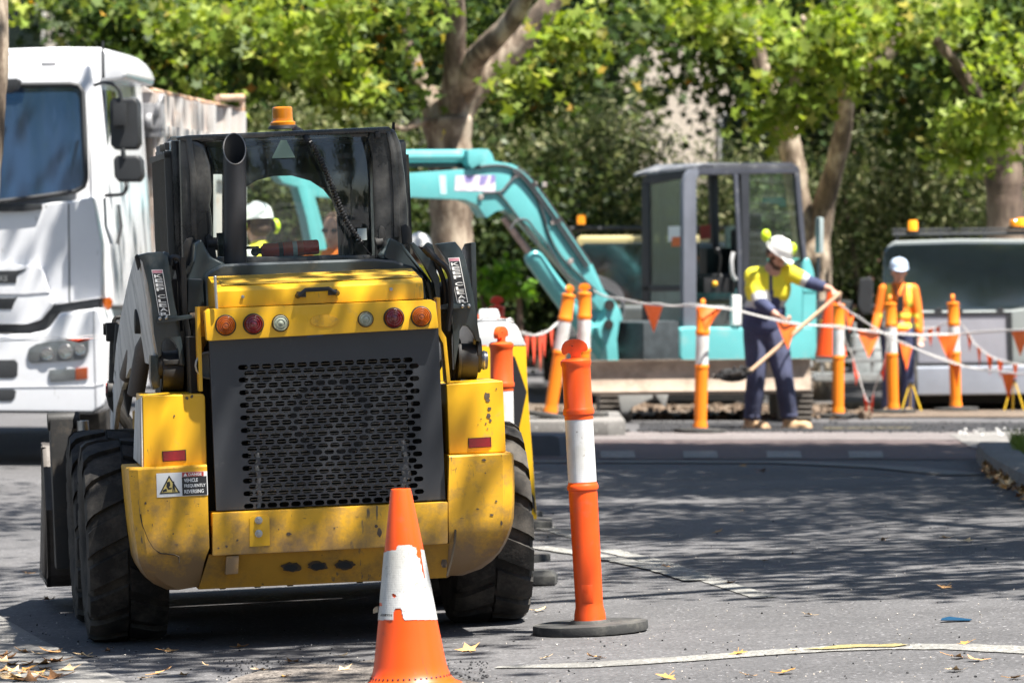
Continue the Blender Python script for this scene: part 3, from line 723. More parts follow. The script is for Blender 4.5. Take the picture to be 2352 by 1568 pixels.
# ---------------------------------------------------------------- lift arms
YA = -.50
arm_l = slab('lift_arm', [(315, 586), (340, 580), (370, 578), (386, 588), (391, 620), (396, 664), (402, 700), (410, 735), (424, 822), (424, 840), (411, 838), (410, 806), (402, 788), (390, 776), (379, 778), (373, 788), (372, 815), (363, 822), (353, 765), (348, 697), (338, 644), (327, 602)], YA, .07, ARMP, bevel=.006)
arm_r = slab('lift_arm', [(1002, 560), (1046, 555), (1059, 571), (1069, 596), (1078, 632), (1088, 680), (1096, 735), (1104, 785), (1094, 783), (1086, 764), (1075, 749), (1062, 748), (1056, 760), (1055, 785), (1044, 850), (1040, 760), (1038, 712), (1043, 660), (1036, 616), (1022, 590)], YA, .07, ARMP, bevel=.006)
# outer side plate of the left arm running forward and down to the bucket
xo = L(322, 600, y=YA).x
def zq(py): return L(330, py, y=0).z
side = [(-.50, zq(588)), (-.30, zq(590)), (.05, zq(640)), (.35, zq(690)), (.62, zq(735)), (.95, zq(800)), (1.35, zq(880)), (1.75, zq(985)), (1.95, zq(1120)), (1.80, zq(1135)), (1.60, zq(1040)), (1.25, zq(960)), (.85, zq(900)), (.55, zq(855)), (.2, zq(830)), (-.2, zq(835)), (-.44, zq(835))]
pl = [(xo, a, b_) for a, b_ in side]
# shear the plate to follow the lean of the tower: rear edge moves right lower down
pl2 = [Vector((xo+.055*min(1, max(0, (zq(588)-b_)/(zq(588)-zq(835))))-.062*min(1.3, (a+.5)/1.15), a, b_)) for a, b_ in side]
B().prism(pl2, (.02, 0, 0)).build('arm_side_plate', DUST, loader, bevel=.004)
xo2 = L(1085, 640, y=YA).x
B().prism([Vector((xo2, a, b_)) for a, b_ in side], (.02, 0, 0)).build('arm_side_plate', ARMP, loader, bevel=.004)
B().prism([Vector((xo+.16, a, b_-.01)) for a, b_ in side[:9]+side[9:]], (.02, 0, 0)).build('arm_inner_plate', DARK, loader, bevel=.004)
slab('tower_top', [(310, 590), (316, 583), (327, 600), (318, 622)], YA+.02, .05, DARK, bevel=.004)
# pivot drums
def drum(x0, x1, yc, r, y, name='arm_pivot', m=DARK, parent=loader):
    a = L(x0, yc, y=y); b_ = L(x1, yc, y=y); return B().cyl(a, b_, r, 24).build(name, m, parent, bevel=.006)
drum(372, 420, 853, .075, -.42); drum(362, 374, 838, .055, -.42); slab('pivot_bracket', [(345, 815), (366, 818), (368, 888), (352, 896), (345, 870)], -.46, .08, ARMP, bevel=.008)
slab('tower_post', [(372, 812), (424, 806), (424, 905), (368, 908)], -.36, .3, DARK)
slab('pivot_bracket', [(376, 828), (412, 825), (414, 836), (378, 838)], -.5, .03, DARK, bevel=.003)
drum(1056, 1094, 830, .072, -.42); drum(1048, 1056, 825, .085, -.42); drum(1092, 1103, 815, .07, -.42)
drum(1101, 1119, 827, .036, -.42, 'pivot_pin', mat('grey_pin', (.16, .17, .18), .4, metal=.5)); drum(1109, 1113, 827, .039, -.42, 'pivot_pin', STEEL)
slab('tower_post', [(1040, 800), (1056, 790), (1056, 880), (1040, 882)], -.40, .3, DARK)
# brackets with two bolts
slab('hose_bracket', [(359, 731), (440, 722), (442, 731), (400, 738), (361, 741)], YA-.02, .02, ARMP, bevel=.002)
slab('hose_bracket', [(1012, 701), (1030, 698), (1082, 698), (1083, 708), (1040, 709), (1013, 710)], YA-.02, .02, ARMP, bevel=.002)
bo = B()
for a, b_ in ((367.5, 731), (382.4, 729.5), (1062, 703), (1076.6, 702)): bo.lathe([(.0075, 0), (.0075, .005), (.005, .008), (.0005, .009)], 12, Matrix.Translation(L(a, b_, y=YA-.02)) @ Matrix.Rotation(PI/2, 4, 'X'))
bo.build('bracket_bolt', STEEL, loader)
# KEEP CLEAR stickers
def keep(c, part, wear):
    s = B(); y = YA-.0035
    P = lambda u, v, o=0: (L(*c[0], y=y).lerp(L(*c[1], y=y), u)).lerp(L(*c[3], y=y).lerp(L(*c[2], y=y), u), v)-Vector((0, o, 0))
    s.m = 0; s.poly([P(0, 1), P(1, 1), P(1, 0), P(0, 0)])
    s.m = 1; s.poly([P(.06, .988, .001), P(.94, .988, .001), P(.94, .085, .001), P(.06, .085, .001)])
    s.m = 2; s.poly([P(.05, .075, .001), P(.95, .075, .001), P(.95, .01, .001), P(.05, .01, .001)])
    word = 'KEEP CLEAR'; v = .105
    for ch in word:
        if ch == ' ': v += .055; continue
        o = P(.15, v+.074, .002); ux = P(.85, v, 0)-P(.15, v, 0); uy = P(.5, v, 0)-P(.5, v+.1, 0)
        put_text(s, ch, o, ux, uy, (P(.85, v)-P(.15, v)).length, (P(.5, v)-P(.5, v+.074)).length, 0, bold=.015); v += .097
    s.build('keep_clear_sticker', [WHT, INKB, mat('pink_faded', (.55, .25, .30), .5)], part)
keep([(347.8, 619.6), (373.6, 618.8), (390.8, 723.3), (365.5, 724.2)], loader, 1)
keep([(1029, 592.5), (1055, 591), (1075, 694), (1050, 695)], loader, 0)
# hoses and cylinders
ho = B()
ho.tube(spline([L(a, b_, y=-.46) for a, b_ in ((392, 610), (394, 594), (404, 591), (415, 600), (419, 630), (421, 680), (426, 730), (434, 780))]), .0115, 8)
ho.tube(spline([L(a, b_, y=-.42) for a, b_ in ((398, 620), (404, 604), (412, 640), (414, 700), (418, 760))]), .010, 8)
ho.tube(spline([L(a, b_, y=-.55) for a, b_ in ((978, 570), (990, 586), (1007, 600), (1026, 617), (1036, 645), (1036, 690), (1030, 740), (1028, 760))]), .0115, 8)
ho.tube(spline([L(a, b_, y=-.45) for a, b_ in ((1000, 600), (1012, 625), (1022, 660), (1024, 720))]), .010, 8)
ho.tube([L(975, 568, y=-.55), L(990, 584, y=-.55)], .018, 10); ho.tube([L(985, 578, y=-.56), L(1000, 594, y=-.56)], .014, 10)
ho.build('hydraulic_hose', PLAS, loader)
slab('tower_cap', [(974, 566), (984, 556), (994, 562), (1002, 590), (1004, 640), (990, 620)], -.44, .05, ARMP, bevel=.006)
slab('tower_cap', [(372, 586), (378, 577), (388, 580), (394, 600), (398, 640), (390, 650)], -.44, .05, ARMP, bevel=.006)
slab('tower_inner', [(392, 640), (430, 640), (440, 760), (462, 800), (462, 905), (424, 905), (424, 820), (408, 735)], -.30, .2, DARK)
slab('tower_inner', [(1008, 660), (1036, 640), (1040, 760), (1046, 880), (1032, 880), (1024, 775), (1012, 760)], -.38, .2, DARK)
cyb = mat('cylinder_grey_brown', (.10, .082, .07), .55, var=.25, dirt=(.2, .17, .14), damt=.3, dscale=8)
xc = xo+.06
b = B(); b.cyl(L(322, 759, y=.35), L(292, 862, y=.75), .033, 14); b.build('lift_cylinder', cyb, loader)
b = B(); b.tube([L(338, 775, y=-.05), L(330, 800, y=-.02), L(312, 905, y=.05)], [.026, .036, .036], 16); b.build('lift_cylinder', cyb, loader)
drum(309, 347, 738, .05, -.05, 'cylinder_boss')
b = B()
b.tube([L(a, b_, y=1.3) for a, b_ in ((285, 728), (266, 729), (262, 736), (261, 752))], .010, 8)
b.tube([L(a, b_, y=1.35) for a, b_ in ((266, 745), (264, 800), (262, 880))], .024, 10)
b.tube([L(a, b_, y=1.5) for a, b_ in ((256, 900), (262, 925), (296, 975), (300, 1000))], .028, 10)
b.tube([L(a, b_, y=1.2) for a, b_ in ((280, 745), (276, 800), (279, 850), (286, 900))], .03, 10)
b.box(L(257, 762, y=1.3), (.05, .1, .08)); b.cyl(L(247, 895, y=1.5), L(262, 895, y=1.5), .04, 16)
b.box(L(242, 756, y=1.35), (.018, .05, .05))
b.build('front_linkage', DARK, loader, bevel=.003)
b = B(); b.cyl(L(243, 895, y=1.52), L(247, 895, y=1.52), .03, 16).build('red_pin_cap', mat('faded_red', (.35, .08, .07), .5), loader)
slab('arm_link', [(287, 850), (300, 842), (310, 880), (302, 930), (296, 960), (288, 930), (282, 880)], .9, .1, DARK, bevel=.01)
# ---------------------------------------------------------------- wheels
def tyre_mesh():
    R_, w = .405, .155
    b = B(); My = Matrix.Rotation(PI/2, 4, 'Y')
    pr = [(.20, -.13), (.23, -.15), (.30, -w-.006), (.35, -w), (.375, -.140), (.388, -.11), (.391, 0), (.388, .11), (.375, .140), (.35, w), (.30, w+.006), (.23, .15), (.20, .13)]
    b.lathe(pr, 72, My)
    n = 17
    for side_ in (-1, 1):
        for k in range(n):
            a0 = 2*PI*(k+(.5 if side_ > 0 else 0))/n; wdt = 2*PI/n*.70; rings = []
            for i, (u, rr, slant) in enumerate(((.02, .386, 0), (.03, .409, 0), (.6, .409, .10), (.85, .404, .15), (1.0, .388, .20), (1.04, .35, .24), (1.03, .325, .27))):
                x = side_*w*u; ring_ = []
                base = rr-.022 if i > 1 else .38
                for (aa, r2) in ((a0+slant, base), (a0+slant+.012, rr), (a0+slant+wdt-.012, rr), (a0+slant+wdt, base)):
                    ring_.append(My @ Vector((r2*math.cos(aa), r2*math.sin(aa), x)))
                rings.append(ring_)
            b.loft(rings)
    return b
tb = tyre_mesh(); tyre_me = None
def rim_b(side_):
    b = B(); My = Matrix.Rotation(PI/2*side_, 4, 'Y')
    b.lathe([(.23, .135), (.215, .125), (.20, .06), (.12, .04), (.085, .06), (.08, .075), (.0005, .078)], 32, My)
    for k in range(8):
        a = 2*PI*k/8; b.cyl(My @ Vector((.14*math.cos(a), .14*math.sin(a), .04)), My @ Vector((.14*math.cos(a), .14*math.sin(a), .065)), .011, 6)
    return b
first = True
for x, y, sd in ((-.733, 0, -1), (.733, 0, 1), (-.733, 1.06, -1), (.733, 1.06, 1)):
    w_ = bpy.data.objects.new('wheel', None); COL.objects.link(w_); w_.parent = loader
    w_.location = (x, y, .403); w_.rotation_euler = (rnd.random()*6, 0, 0)
    if first:
        ty = tb.build('tyre', RUBBER, w_, ang=30); tyre_me = ty.data; first = False
    else:
        ty = bpy.data.objects.new('tyre', tyre_me); COL.objects.link(ty); ty.parent = w_
    rim_b(sd).build('rim', mat('wheel_rim_paint', (.33, .30, .25), .55, var=.2, dirt=(.08, .06, .05), damt=.5), w_)
b = B(); b.mm(-.56, .56, -.15, 1.45, .22, .85); b.mm(-.60, -.40, -.3, 1.3, .60, .88); b.mm(.40, .60, -.3, 1.3, .60, .88); b.build('lower_body', YELD, loader, bevel=.01)
b = B(); b.cyl((-.60, 0, .403), (.60, 0, .403), .09, 16); b.cyl((-.60, 1.06, .403), (.60, 1.06, .403), .09, 16); b.build('axle', DARK, loader)
# ---------------------------------------------------------------- bucket
bx0 = L(91, 1100, y=2.15).x; bkx = -bx0
pr = [(1.72, .72), (1.80, .74), (2.02, .50), (2.62, .13), (2.60, .10), (1.80, .10), (1.68, .16), (1.60, .45)]
b = B(); b.prism([(bx0, a, c) for a, c in pr], (.02, 0, 0)); b.prism([(bkx, a, c) for a, c in pr], (-.02, 0, 0))
b.prism([(bx0, 1.72, .72), (bx0, 1.75, .74), (bx0, 1.64, .46), (bx0, 1.72, .18), (bx0, 1.82, .12), (bx0, 2.6, .12), (bx0, 2.6, .10), (bx0, 1.80, .10), (bx0, 1.68, .16), (bx0, 1.60, .45)], (bkx-bx0, 0, 0))
BK = b.build('bucket', mat('bucket_steel', (.085, .075, .068), .5, metal=.4, var=.25, dirt=(.06, .05, .04), damt=.4, dscale=6), loader, bevel=.003)
b = B(); b.mm(bx0+.03, bx0+.13, 1.45, 1.62, .20, .85); b.cyl((bx0+.02, 1.5, .84), (bx0+.16, 1.5, .84), .04, 14); b.mm(bkx-.25, bkx-.09, 1.45, 1.62, .20, .90); b.mm(bx0+.2, bkx-.2, 1.50, 1.58, .30, .42)
b.build('quick_hitch', DARK, loader, bevel=.008)
b = B(); b.cyl((bx0+.17, 1.42, .35), (bx0+.17, 1.42, .84), .026, 12); b.build('tilt_cylinder', STEEL, loader)
b = B(); b.mm(bx0+.19, bx0+.205, 1.40, 1.44, .3, .6); b.build('hitch_lever', YEL, loader)
# ---------------------------------------------------------------- extinguisher lying inside the cab
fe = thing('fire_extinguisher', 'red fire extinguisher lying inside the loader cab behind the rear glass', 'fire extinguisher', Matrix.Translation(LF.M @ L(665, 572, y=-.045)) @ LF.M.to_3x3().to_4x4())
s5 = 573.0; hl_ = 68/s5; Ry = Matrix.Rotation(PI/2, 4, 'Y') @ Matrix.Identity(4)
tl_ = Matrix.Rotation(rad(-2.2), 4, 'Y')
b = B(); b.m = 0; b.lathe([(.0005, -hl_), (.020, -hl_+.004), (.029, -hl_+.018), (.030, -hl_+.03), (.030, hl_-.006), (.026, hl_), (.0005, hl_)], 24, tl_ @ Ry)
REDX = mat('extinguisher_red', (.92, .05, .03), .25, var=.12, coat=.5)
b.build('cylinder_body', REDX, fe)
b = B(); b.lathe([(.0305, -.045), (.0305, -.027)], 24, tl_ @ Ry); b.build('strap', PLAS, fe)
b = B(); b.m = 0; b.lathe([(.0304, -.023), (.0304, .055)], 24, tl_ @ Ry); b.m = 1; b.lathe([(.0308, .012), (.0308, .030)], 24, tl_ @ Ry); b.lathe([(.0308, -.105), (.0308, -.075)], 10, tl_ @ Ry, a0=2.2, a1=3.4)
b.build('label_band', [mat('label_orange_red', (.75, .10, .04), .4), WHT], fe)
b = B(); b.cyl((-hl_-.028, 0, -.004), (-hl_+.004, 0, -.002), .013, 12); b.ball((-hl_-.022, -.01, -.006), .018, 10); b.box((-hl_-.03, 0, .012), (.05, .015, .012)); b.build('valve', PLAS, fe)
# ================================================================ GROUND
def asphalt(name, col, agg=0.35, patch=0.15, stain=None, bump=0.5, sc=1.0):
    m = bpy.data.materials.new(name); nt, N, Lk = nodes(m)
    out = N.new('ShaderNodeOutputMaterial'); p = N.new('ShaderNodeBsdfPrincipled'); Lk.new(p.outputs[0], out.inputs[0])
    tc = N.new('ShaderNodeTexCoord')
    def noise(s, d=4, r=.6):
        n = N.new('ShaderNodeTexNoise'); n.inputs['Scale'].default_value = s; n.inputs['Detail'].default_value = d; n.inputs['Roughness'].default_value = r; Lk.new(tc.outputs['Object'], n.inputs['Vector']); return n.outputs[0]
    def rng(s, a, b, c, d):
        r = N.new('ShaderNodeMapRange'); r.inputs[1].default_value = a; r.inputs[2].default_value = b; r.inputs[3].default_value = c; r.inputs[4].default_value = d; Lk.new(s, r.inputs[0]); return r.outputs[0]
    vo = N.new('ShaderNodeTexVoronoi'); vo.inputs['Scale'].default_value = 95*sc; Lk.new(tc.outputs['Object'], vo.inputs['Vector'])
    sep = N.new('ShaderNodeSeparateColor'); Lk.new(vo.outputs['Color'], sep.inputs[0])
    a = rng(sep.outputs[0], 0, 1, 1-agg, 1+agg); b_ = rng(noise(.55, 5), .3, .7, 1-patch, 1+patch); c = rng(noise(38, 6, .8), .3, .7, 1-agg*.55, 1+agg*.55)
    e = rng(sep.outputs[1], .982, .985, 0, 1)
    m1 = N.new('ShaderNodeMath'); m1.operation = 'MULTIPLY'; Lk.new(a, m1.inputs[0]); Lk.new(b_, m1.inputs[1])
    m2 = N.new('ShaderNodeMath'); m2.operation = 'MULTIPLY'; Lk.new(m1.outputs[0], m2.inputs[0]); Lk.new(c, m2.inputs[1])
    vm = N.new('ShaderNodeVectorMath'); vm.operation = 'SCALE'; vm.inputs[0].default_value = col; Lk.new(m2.outputs[0], vm.inputs['Scale'])
    x = N.new('ShaderNodeMix'); x.data_type = 'RGBA'; Lk.new(e, x.inputs[0]); Lk.new(vm.outputs[0], x.inputs[6]); x.inputs[7].default_value = tuple(min(.6, k*2.6) for k in col)+(1,)
    o = x.outputs[2]
    if stain:
        y = N.new('ShaderNodeMix'); y.data_type = 'RGBA'; Lk.new(rng(noise(1.3, 9, .75), .52, .66, 0, .75), y.inputs[0]); Lk.new(o, y.inputs[6]); y.inputs[7].default_value = (*stain, 1); o = y.outputs[2]
    Lk.new(o, p.inputs['Base Color']); p.inputs['Roughness'].default_value = .82; p.inputs['Specular IOR Level'].default_value = .35
    bp = N.new('ShaderNodeBump'); bp.inputs['Strength'].default_value = bump; bp.inputs['Distance'].default_value = .003
    Lk.new(vo.outputs['Distance'], bp.inputs['Height']); Lk.new(bp.outputs[0], p.inputs['Normal'])
    return m
ASPH = asphalt('worn_asphalt', (.090, .088, .090), .30, .28, stain=(.066, .065, .067))
def grid(name, xs, ys, dz, m, kind='structure', zf=zg):
    b = B(); nx = len(xs)
    vs = [(x, y, zf(x, y)+dz) for y in ys for x in xs]
    fs = [(j*nx+i, j*nx+i+1, (j+1)*nx+i+1, (j+1)*nx+i) for j in range(len(ys)-1) for i in range(nx-1)]
    b.add(vs, fs); o = b.build(name, m); return tag(o, kind=kind)
ys = [-40, -20, -5, 5]+[10+.5*k for k in range(84)]+[56, 70, 100, 200, 500, 1500]
grid('road', [-700, -120, -30, -12, -5, -2.5, 0, 2.5, 5, 12, 30, 120, 700], ys, 0, ASPH)
def strip(name, wp, width, dz, m, parent=None, kind='structure', step=.07, jag=0.0, wfun=None):
    "painted line or band lying on the road"
    pts = []
    for a, b_ in zip(wp, wp[1:]):
        k = max(1, int((b_-a).length/step))
        pts += [a.lerp(b_, i/k) for i in range(k)]
    pts.append(wp[-1]); b = B(); L_, R_ = [], []
    for i, p in enumerate(pts):
        t = pts[min(i+1, len(pts)-1)]-pts[max(0, i-1)]; n = Vector((-t.y, t.x, 0)).normalized()
        wd = width/2*(wfun(i/(len(pts)-1)) if wfun else 1)
        for s, A in ((1, L_), (-1, R_)):
            q = p+n*s*(wd+jag*(rnd.random()-.5)); A.append(Vector((q.x, q.y, zg(q.x, q.y)+dz)))
    b.add([v for pr in zip(L_, R_) for v in pr], [(2*i, 2*i+1, 2*i+3, 2*i+2) for i in range(len(pts)-1)])
    o = b.build(name, m, parent); return tag(o, kind=kind) if kind else o
def sheet(name, pts, dz, m, kind='structure'):
    "filled patch: polygon cut into a fan, following the ground"
    b = B(); bm = None
    P = [Vector((p.x, p.y, 0)) for p in pts]
    me_b = bmesh.new(); f = me_b.faces.new([me_b.verts.new(p) for p in P]); bmesh.ops.triangulate(me_b, faces=[f])
    for _ in range(3): bmesh.ops.subdivide_edges(me_b, edges=[e for e in me_b.edges if e.calc_length() > .8], cuts=1, use_grid_fill=True)
    bmesh.ops.triangulate(me_b, faces=me_b.faces)
    for v in me_b.verts: v.co.z = zg(v.co.x, v.co.y)+dz
    me = bpy.data.meshes.new(name); me_b.to_mesh(me); me_b.free(); me.materials.append(m)
    o = bpy.data.objects.new(name, me); COL.objects.link(o); return tag(o, kind=kind)
WORN = asphalt('worn_white_paint', (.21, .205, .19), .35, .2, stain=(.12, .117, .113)); WORNY = asphalt('worn_yellow_paint', (.27, .225, .10), .3, .2, stain=(.15, .14, .12))
CONC = asphalt('concrete', (.175, .168, .158), .12, .16, stain=(.13, .125, .118), bump=.2); CONCP = asphalt('pinkish_concrete', (.155, .138, .134), .12, .14, stain=(.12, .11, .105), bump=.2)
FRESH = asphalt('fresh_black_asphalt', (.026, .026, .028), .6, .3, bump=1.0); BRICK = asphalt('dull_brick_paving', (.095, .072, .070), .3, .2, stain=(.10, .09, .09)); DIRT = asphalt('brown_dirt', (.15, .115, .085), .5, .3, stain=(.07, .055, .045), bump=1.0)
wl = [G(a, b_) for a, b_ in ((1140, 1533), (1350, 1528), (1560, 1515), (1760, 1500), (1900, 1491), (2050, 1486), (2200, 1486), (2420, 1497))]
strip('curved_road_line', wl, .21, .004, WORN, jag=.014, wfun=lambda t: min(1, .35+t*4))
strip('yellow_road_line', [G(a, b_) for a, b_ in ((1845, 1494), (1930, 1489), (2020, 1486), (2090, 1484))], .12, .008, WORNY, jag=.06, step=.05, wfun=lambda t: math.sin(PI*min(1, max(.03, t)))**.5)
strip('old_road_line', [G(a, b_) for a, b_ in ((1390, 1263), (1500, 1289), (1560, 1308), (1640, 1335), (1757, 1373))], .13, .004, WORN, jag=.012, wfun=lambda t: .8)
strip('old_road_line', [G(a, b_) for a, b_ in ((1235, 1258), (1330, 1272), (1420, 1288), (1520, 1310), (1600, 1335))], .11, .0075, WORN, jag=.012)
strip('old_road_line', [G(a, b_) for a, b_ in ((1232, 1208), (1290, 1222), (1340, 1236))], .12, .004, WORN, jag=.012)
# concrete gutter at lower left, with its joint
sheet('concrete_gutter', [G(a, b_) for a, b_ in ((-260, 1400), (0, 1416), (90, 1468), (190, 1516), (300, 1575), (330, 1690), (-500, 1700))], .005, CONC)
sheet('dirt_patch', [G(a, b_) for a, b_ in ((470, 1600), (540, 1560), (600, 1542), (690, 1524), (780, 1530), (860, 1516), (930, 1528), (1010, 1548), (1100, 1570), (1150, 1610))], .006, asphalt('gritty_patch', (.12, .105, .092), .6, .4, stain=(.045, .043, .042), bump=1.0))
# raised threshold across the road: light kerb line, brick band, white squares
def band(name, ya, yb, x0, x1, dz, m, kind='structure'):
    Da = CH*F/(ya-HY); Db = CH*F/(yb-HY)
    return sheet(name, [Vector(((x0-CX)/F*Da, Da, 0)), Vector(((x1-CX)/F*Da, Da, 0)), Vector(((x1-CX)/F*Db, Db, 0)), Vector(((x0-CX)/F*Db, Db, 0))], dz, m, kind)
band('threshold_brick_paving', 1056, 1012, 1180, 2600, .005, BRICK)
band('pale_paving_band', 1012, 994, 1000, 2700, .009, CONCP)
band('fresh_asphalt_strip', 994, 973, 1470, 2800, .013, FRESH)
band('work_area_dirt', 960, 905, 700, 3000, .013, DIRT)
strip('yellow_edge_line', [G(1890, 987), G(2092, 986)], .10, .017, WORNY, jag=.01)
for i, x in enumerate((1380, 1570, 1762, 1950)):
    sheet('white_threshold_square', [G(x, 1054), G(x+80, 1054), G(x+76, 1038), G(x-2, 1038)], .010, WORN)
strip('threshold_edge_line', [G(1220, 1061), G(1500, 1062), G(1800, 1063), G(2050, 1075), G(2230, 1092)], .35, .009, CONC)
sheet('pale_corner_paving', [G(a, b_) for a, b_ in ((2180, 1000), (2420, 985), (2500, 1040), (2300, 1050), (2230, 1030))], .013, CONC)
# kerbs
def kerb(name, wp, w_, h_, m, label):
    b = B(); rings = []
    for i, p in enumerate(wp):
        t = wp[min(i+1, len(wp)-1)]-wp[max(0, i-1)]; n = Vector((-t.y, t.x, 0)).normalized(); z = zg(p.x, p.y)
        rings.append([p+n*w_/2+Vector((0, 0, z-p.z-.02)), p+n*w_*.46+Vector((0, 0, z-p.z+h_-.015)), p+n*w_*.36+Vector((0, 0, z-p.z+h_)), p-n*w_*.36+Vector((0, 0, z-p.z+h_)), p-n*w_*.46+Vector((0, 0, z-p.z+h_-.015)), p-n*w_/2+Vector((0, 0, z-p.z-.02))])
    b.loft(rings); return tag(b.build(name, m, bevel=0), kind='structure')
kerb('kerb', [G(a, b_) for a, b_ in ((2285, 1058), (2310, 1085), (2370, 1120), (2500, 1190), (2700, 1300))], .28, .14, CONC, '')
x0_, x1_ = W(1000, 0, 38.8).x, W(1438, 0, 38.8).x
B().prism([(x0_, 38.8, -.02), (x1_-.15, 38.8, -.02), (x1_, 38.95, -.02), (x1_, 41.4, -.02), (x0_, 41.4, -.02)], (0, 0, .15)).build('traffic_island', CONC, bevel=.02)
tag([o for o in bpy.data.objects if o.name == 'traffic_island'][0], kind='structure')
kerb('dark_kerb', [G(1215, 1048), G(1240, 1044), G(1262, 1040)], .5, .16, mat('dark_bluestone', (.09, .095, .11), .8, var=.2, bump=.3), '')
verge = sheet('verge', [G(a, b_) for a, b_ in ((2330, 1052), (2700, 1000), (3200, 1150), (2800, 1300), (2420, 1120))], .12, asphalt('verge_soil', (.10, .085, .05), .5, .3))
# ---------------------------------------------------------------- loose stuff
def scatter_stones(name, boxes, m, label, seed, smin=.003, smax=.009):
    g = random.Random(seed); b = B()
    for (x0, x1, y0, y1, n) in boxes:
        for _ in range(n):
            p = G(g.uniform(x0, x1), g.uniform(y0, y1)); s = g.uniform(smin, smax)
            R = Euler((g.random()*6, g.random()*6, g.random()*6)).to_matrix()
            b.box((p.x, p.y, p.z+s*.5), (s*2, s*1.5, s*1.2), R, taper=(.6, .7))
    return tag(b.build(name, m), label, 'gravel', kind='stuff')
scatter_stones('loose_gravel', [(500, 1120, 1515, 1570, 520), (0, 2352, 1440, 1570, 170), (1230, 2352, 1150, 1440, 60), (0, 300, 1400, 1570, 60)], mat('dark_chips', (.03, .03, .032), .8, var=.5), 'dark asphalt chips scattered on the road in front', 3, .0018, .0052)
scatter_stones('pale_grit', [(0, 2352, 1430, 1570, 260), (1230, 2352, 1130, 1430, 200), (2230, 2352, 1020, 1130, 80)], mat('pale_chips', (.42, .38, .33), .8, var=.4), 'pale grit sprinkled over the asphalt', 4, .0012, .0038)
scatter_stones('asphalt_rubble', [(1470, 2352, 972, 996, 900), (1240, 1480, 985, 998, 60)], mat('tar_lumps', (.018, .018, .019), .8, var=.5), 'loose lumps of fresh black asphalt by the workers', 5, .005, .016)
scatter_stones('white_rubble', [(2200, 2352, 988, 1003, 70)], mat('white_lumps', (.55, .54, .52), .8, var=.3), 'white rubble at the right end of the fresh asphalt', 6, .006, .018)
scatter_stones('trench_stones', [(1230, 2000, 935, 965, 350)], mat('sandy_stones', (.13, .09, .06), .85, var=.5), 'sandy stones and clods under the excavator blade', 8, .012, .045)
LEAFM = [mat('dry_leaf_tan', (.60, .33, .13), .7, var=.35, vscale=30), mat('dry_leaf_brown', (.30, .14, .05), .7, var=.4, vscale=30), mat('dry_leaf_yellow', (.46, .24, .06), .6, var=.3, vscale=30), mat('dry_leaf_pale', (.62, .44, .24), .7, var=.3, vscale=30)]
def leaf_mesh(seed, m):
    g = random.Random(seed); b = B(); pts = []
    S = star(); curl = g.uniform(.25, .9); tw = g.uniform(-.4, .4)
    for ring, k in ((1, 1.0), (1, .6)):
        for i in range(20):
            t = i/2; i0 = int(t) % 10; i1 = (i0+1) % 10; f = t-int(t)
            x = (S[i0][0]*(1-f)+S[i1][0]*f)*k; y = (S[i0][1]*(1-f)+S[i1][1]*f)*k
            r2 = x*x+y*y; z = curl*(.45*r2)*(1+.5*math.sin(3*math.atan2(y, x)+seed))+tw*x*y*.6+.05*g.random()*k
            pts.append((x*.5, y*.5, z*.5))
    pts.append((0, 0, 0)); fs = []
    for i in range(20):
        j = (i+1) % 20; fs += [(i, j, 20+j, 20+i), (20+i, 20+j, 40)]
    b.add(pts, fs); b.tube([(0, -.1, 0), (.02, -.35, .03), (.0, -.6, .08)], .012, 5)
    me = b.mesh(); me.materials.append(m); me.name = 'fallen_leaf'; return me
LM = [leaf_mesh(s, LEAFM[i]) for s, i in ((1, 0), (2, 1), (3, 2), (4, 3), (5, 0), (6, 3))]
mz = [min(v.co.z for v in m.vertices) for m in LM]
def leaf(px, py, size, k, label, group=None):
    p = G(px, py); o = bpy.data.objects.new('fallen_leaf', LM[k]); COL.objects.link(o)
    o.location = (p.x, p.y, zg(p.x, p.y)+.006-mz[k]*size*.6); o.scale = (size,)*3; o.rotation_euler = (rnd.uniform(-.25, .25), rnd.uniform(-.25, .25), rnd.random()*6.28)
    tag(o, label, 'leaf', group)
U = [(1237, 1404, .10, 3, 'big pale dry leaf beside the right rear tyre of the loader'), (1649, 1223, .07, 2, 'small yellow leaf flat on the shaded road beyond the bollard'),
 (1678, 1340, .08, 0, 'tan leaf curled at the end of the old white road line'), (63, 1318, .07, 2, 'bright yellow leaf on the ground left of the loader bucket'), (112, 1380, .11, 1, 'brown curled leaf lying left of the front tyre'),
 (1075, 1495, .13, 0, 'curled tan leaf on sunlit asphalt right of the traffic cone'), (1253, 1513, .06, 3, 'small pale leaf just above the start of the curved white line'), (654, 1557, .08, 2, 'yellow curled leaf on the dark gritty patch left of the cone'),
 (788, 1508, .07, 3, 'pale leaf with pointed lobes left of the middle of the cone'), (672, 1522, .09, 0, 'flat tan leaf between the loader and the gritty patch'), (387, 1497, .09, 0, 'tan leaf standing on edge below the left end of the loader belly'),
 (369, 1547, .12, 0, 'pair-shaped tan leaf on sunlit asphalt below the loader'), (471, 1529, .05, 3, 'small torn pale leaf on the asphalt below the loader'), (250, 1497, .07, 1, 'brown leaf just in front of the left rear tyre'),
 (1803, 1547, .11, 2, 'largest golden leaf below the curved white line at right'), (1857, 1414, .07, 3, 'thin pale leaf in the dappled shade right of the bollard'), (1751, 1084, .10, 1, 'brown leaf in the deep shade near the painted threshold'),
 (2172, 1351, .10, 0, 'tan leaf in the dappled shade at far right'), (2217, 1480, .07, 2, 'orange leaf resting on the curved white line'), (2242, 1518, .10, 0, 'long tan leaf under the right end of the curved line'), (788, 1541, .09, 3, 'long pale leaf on the gritty patch beside the cone')]
for a in U: leaf(*a)
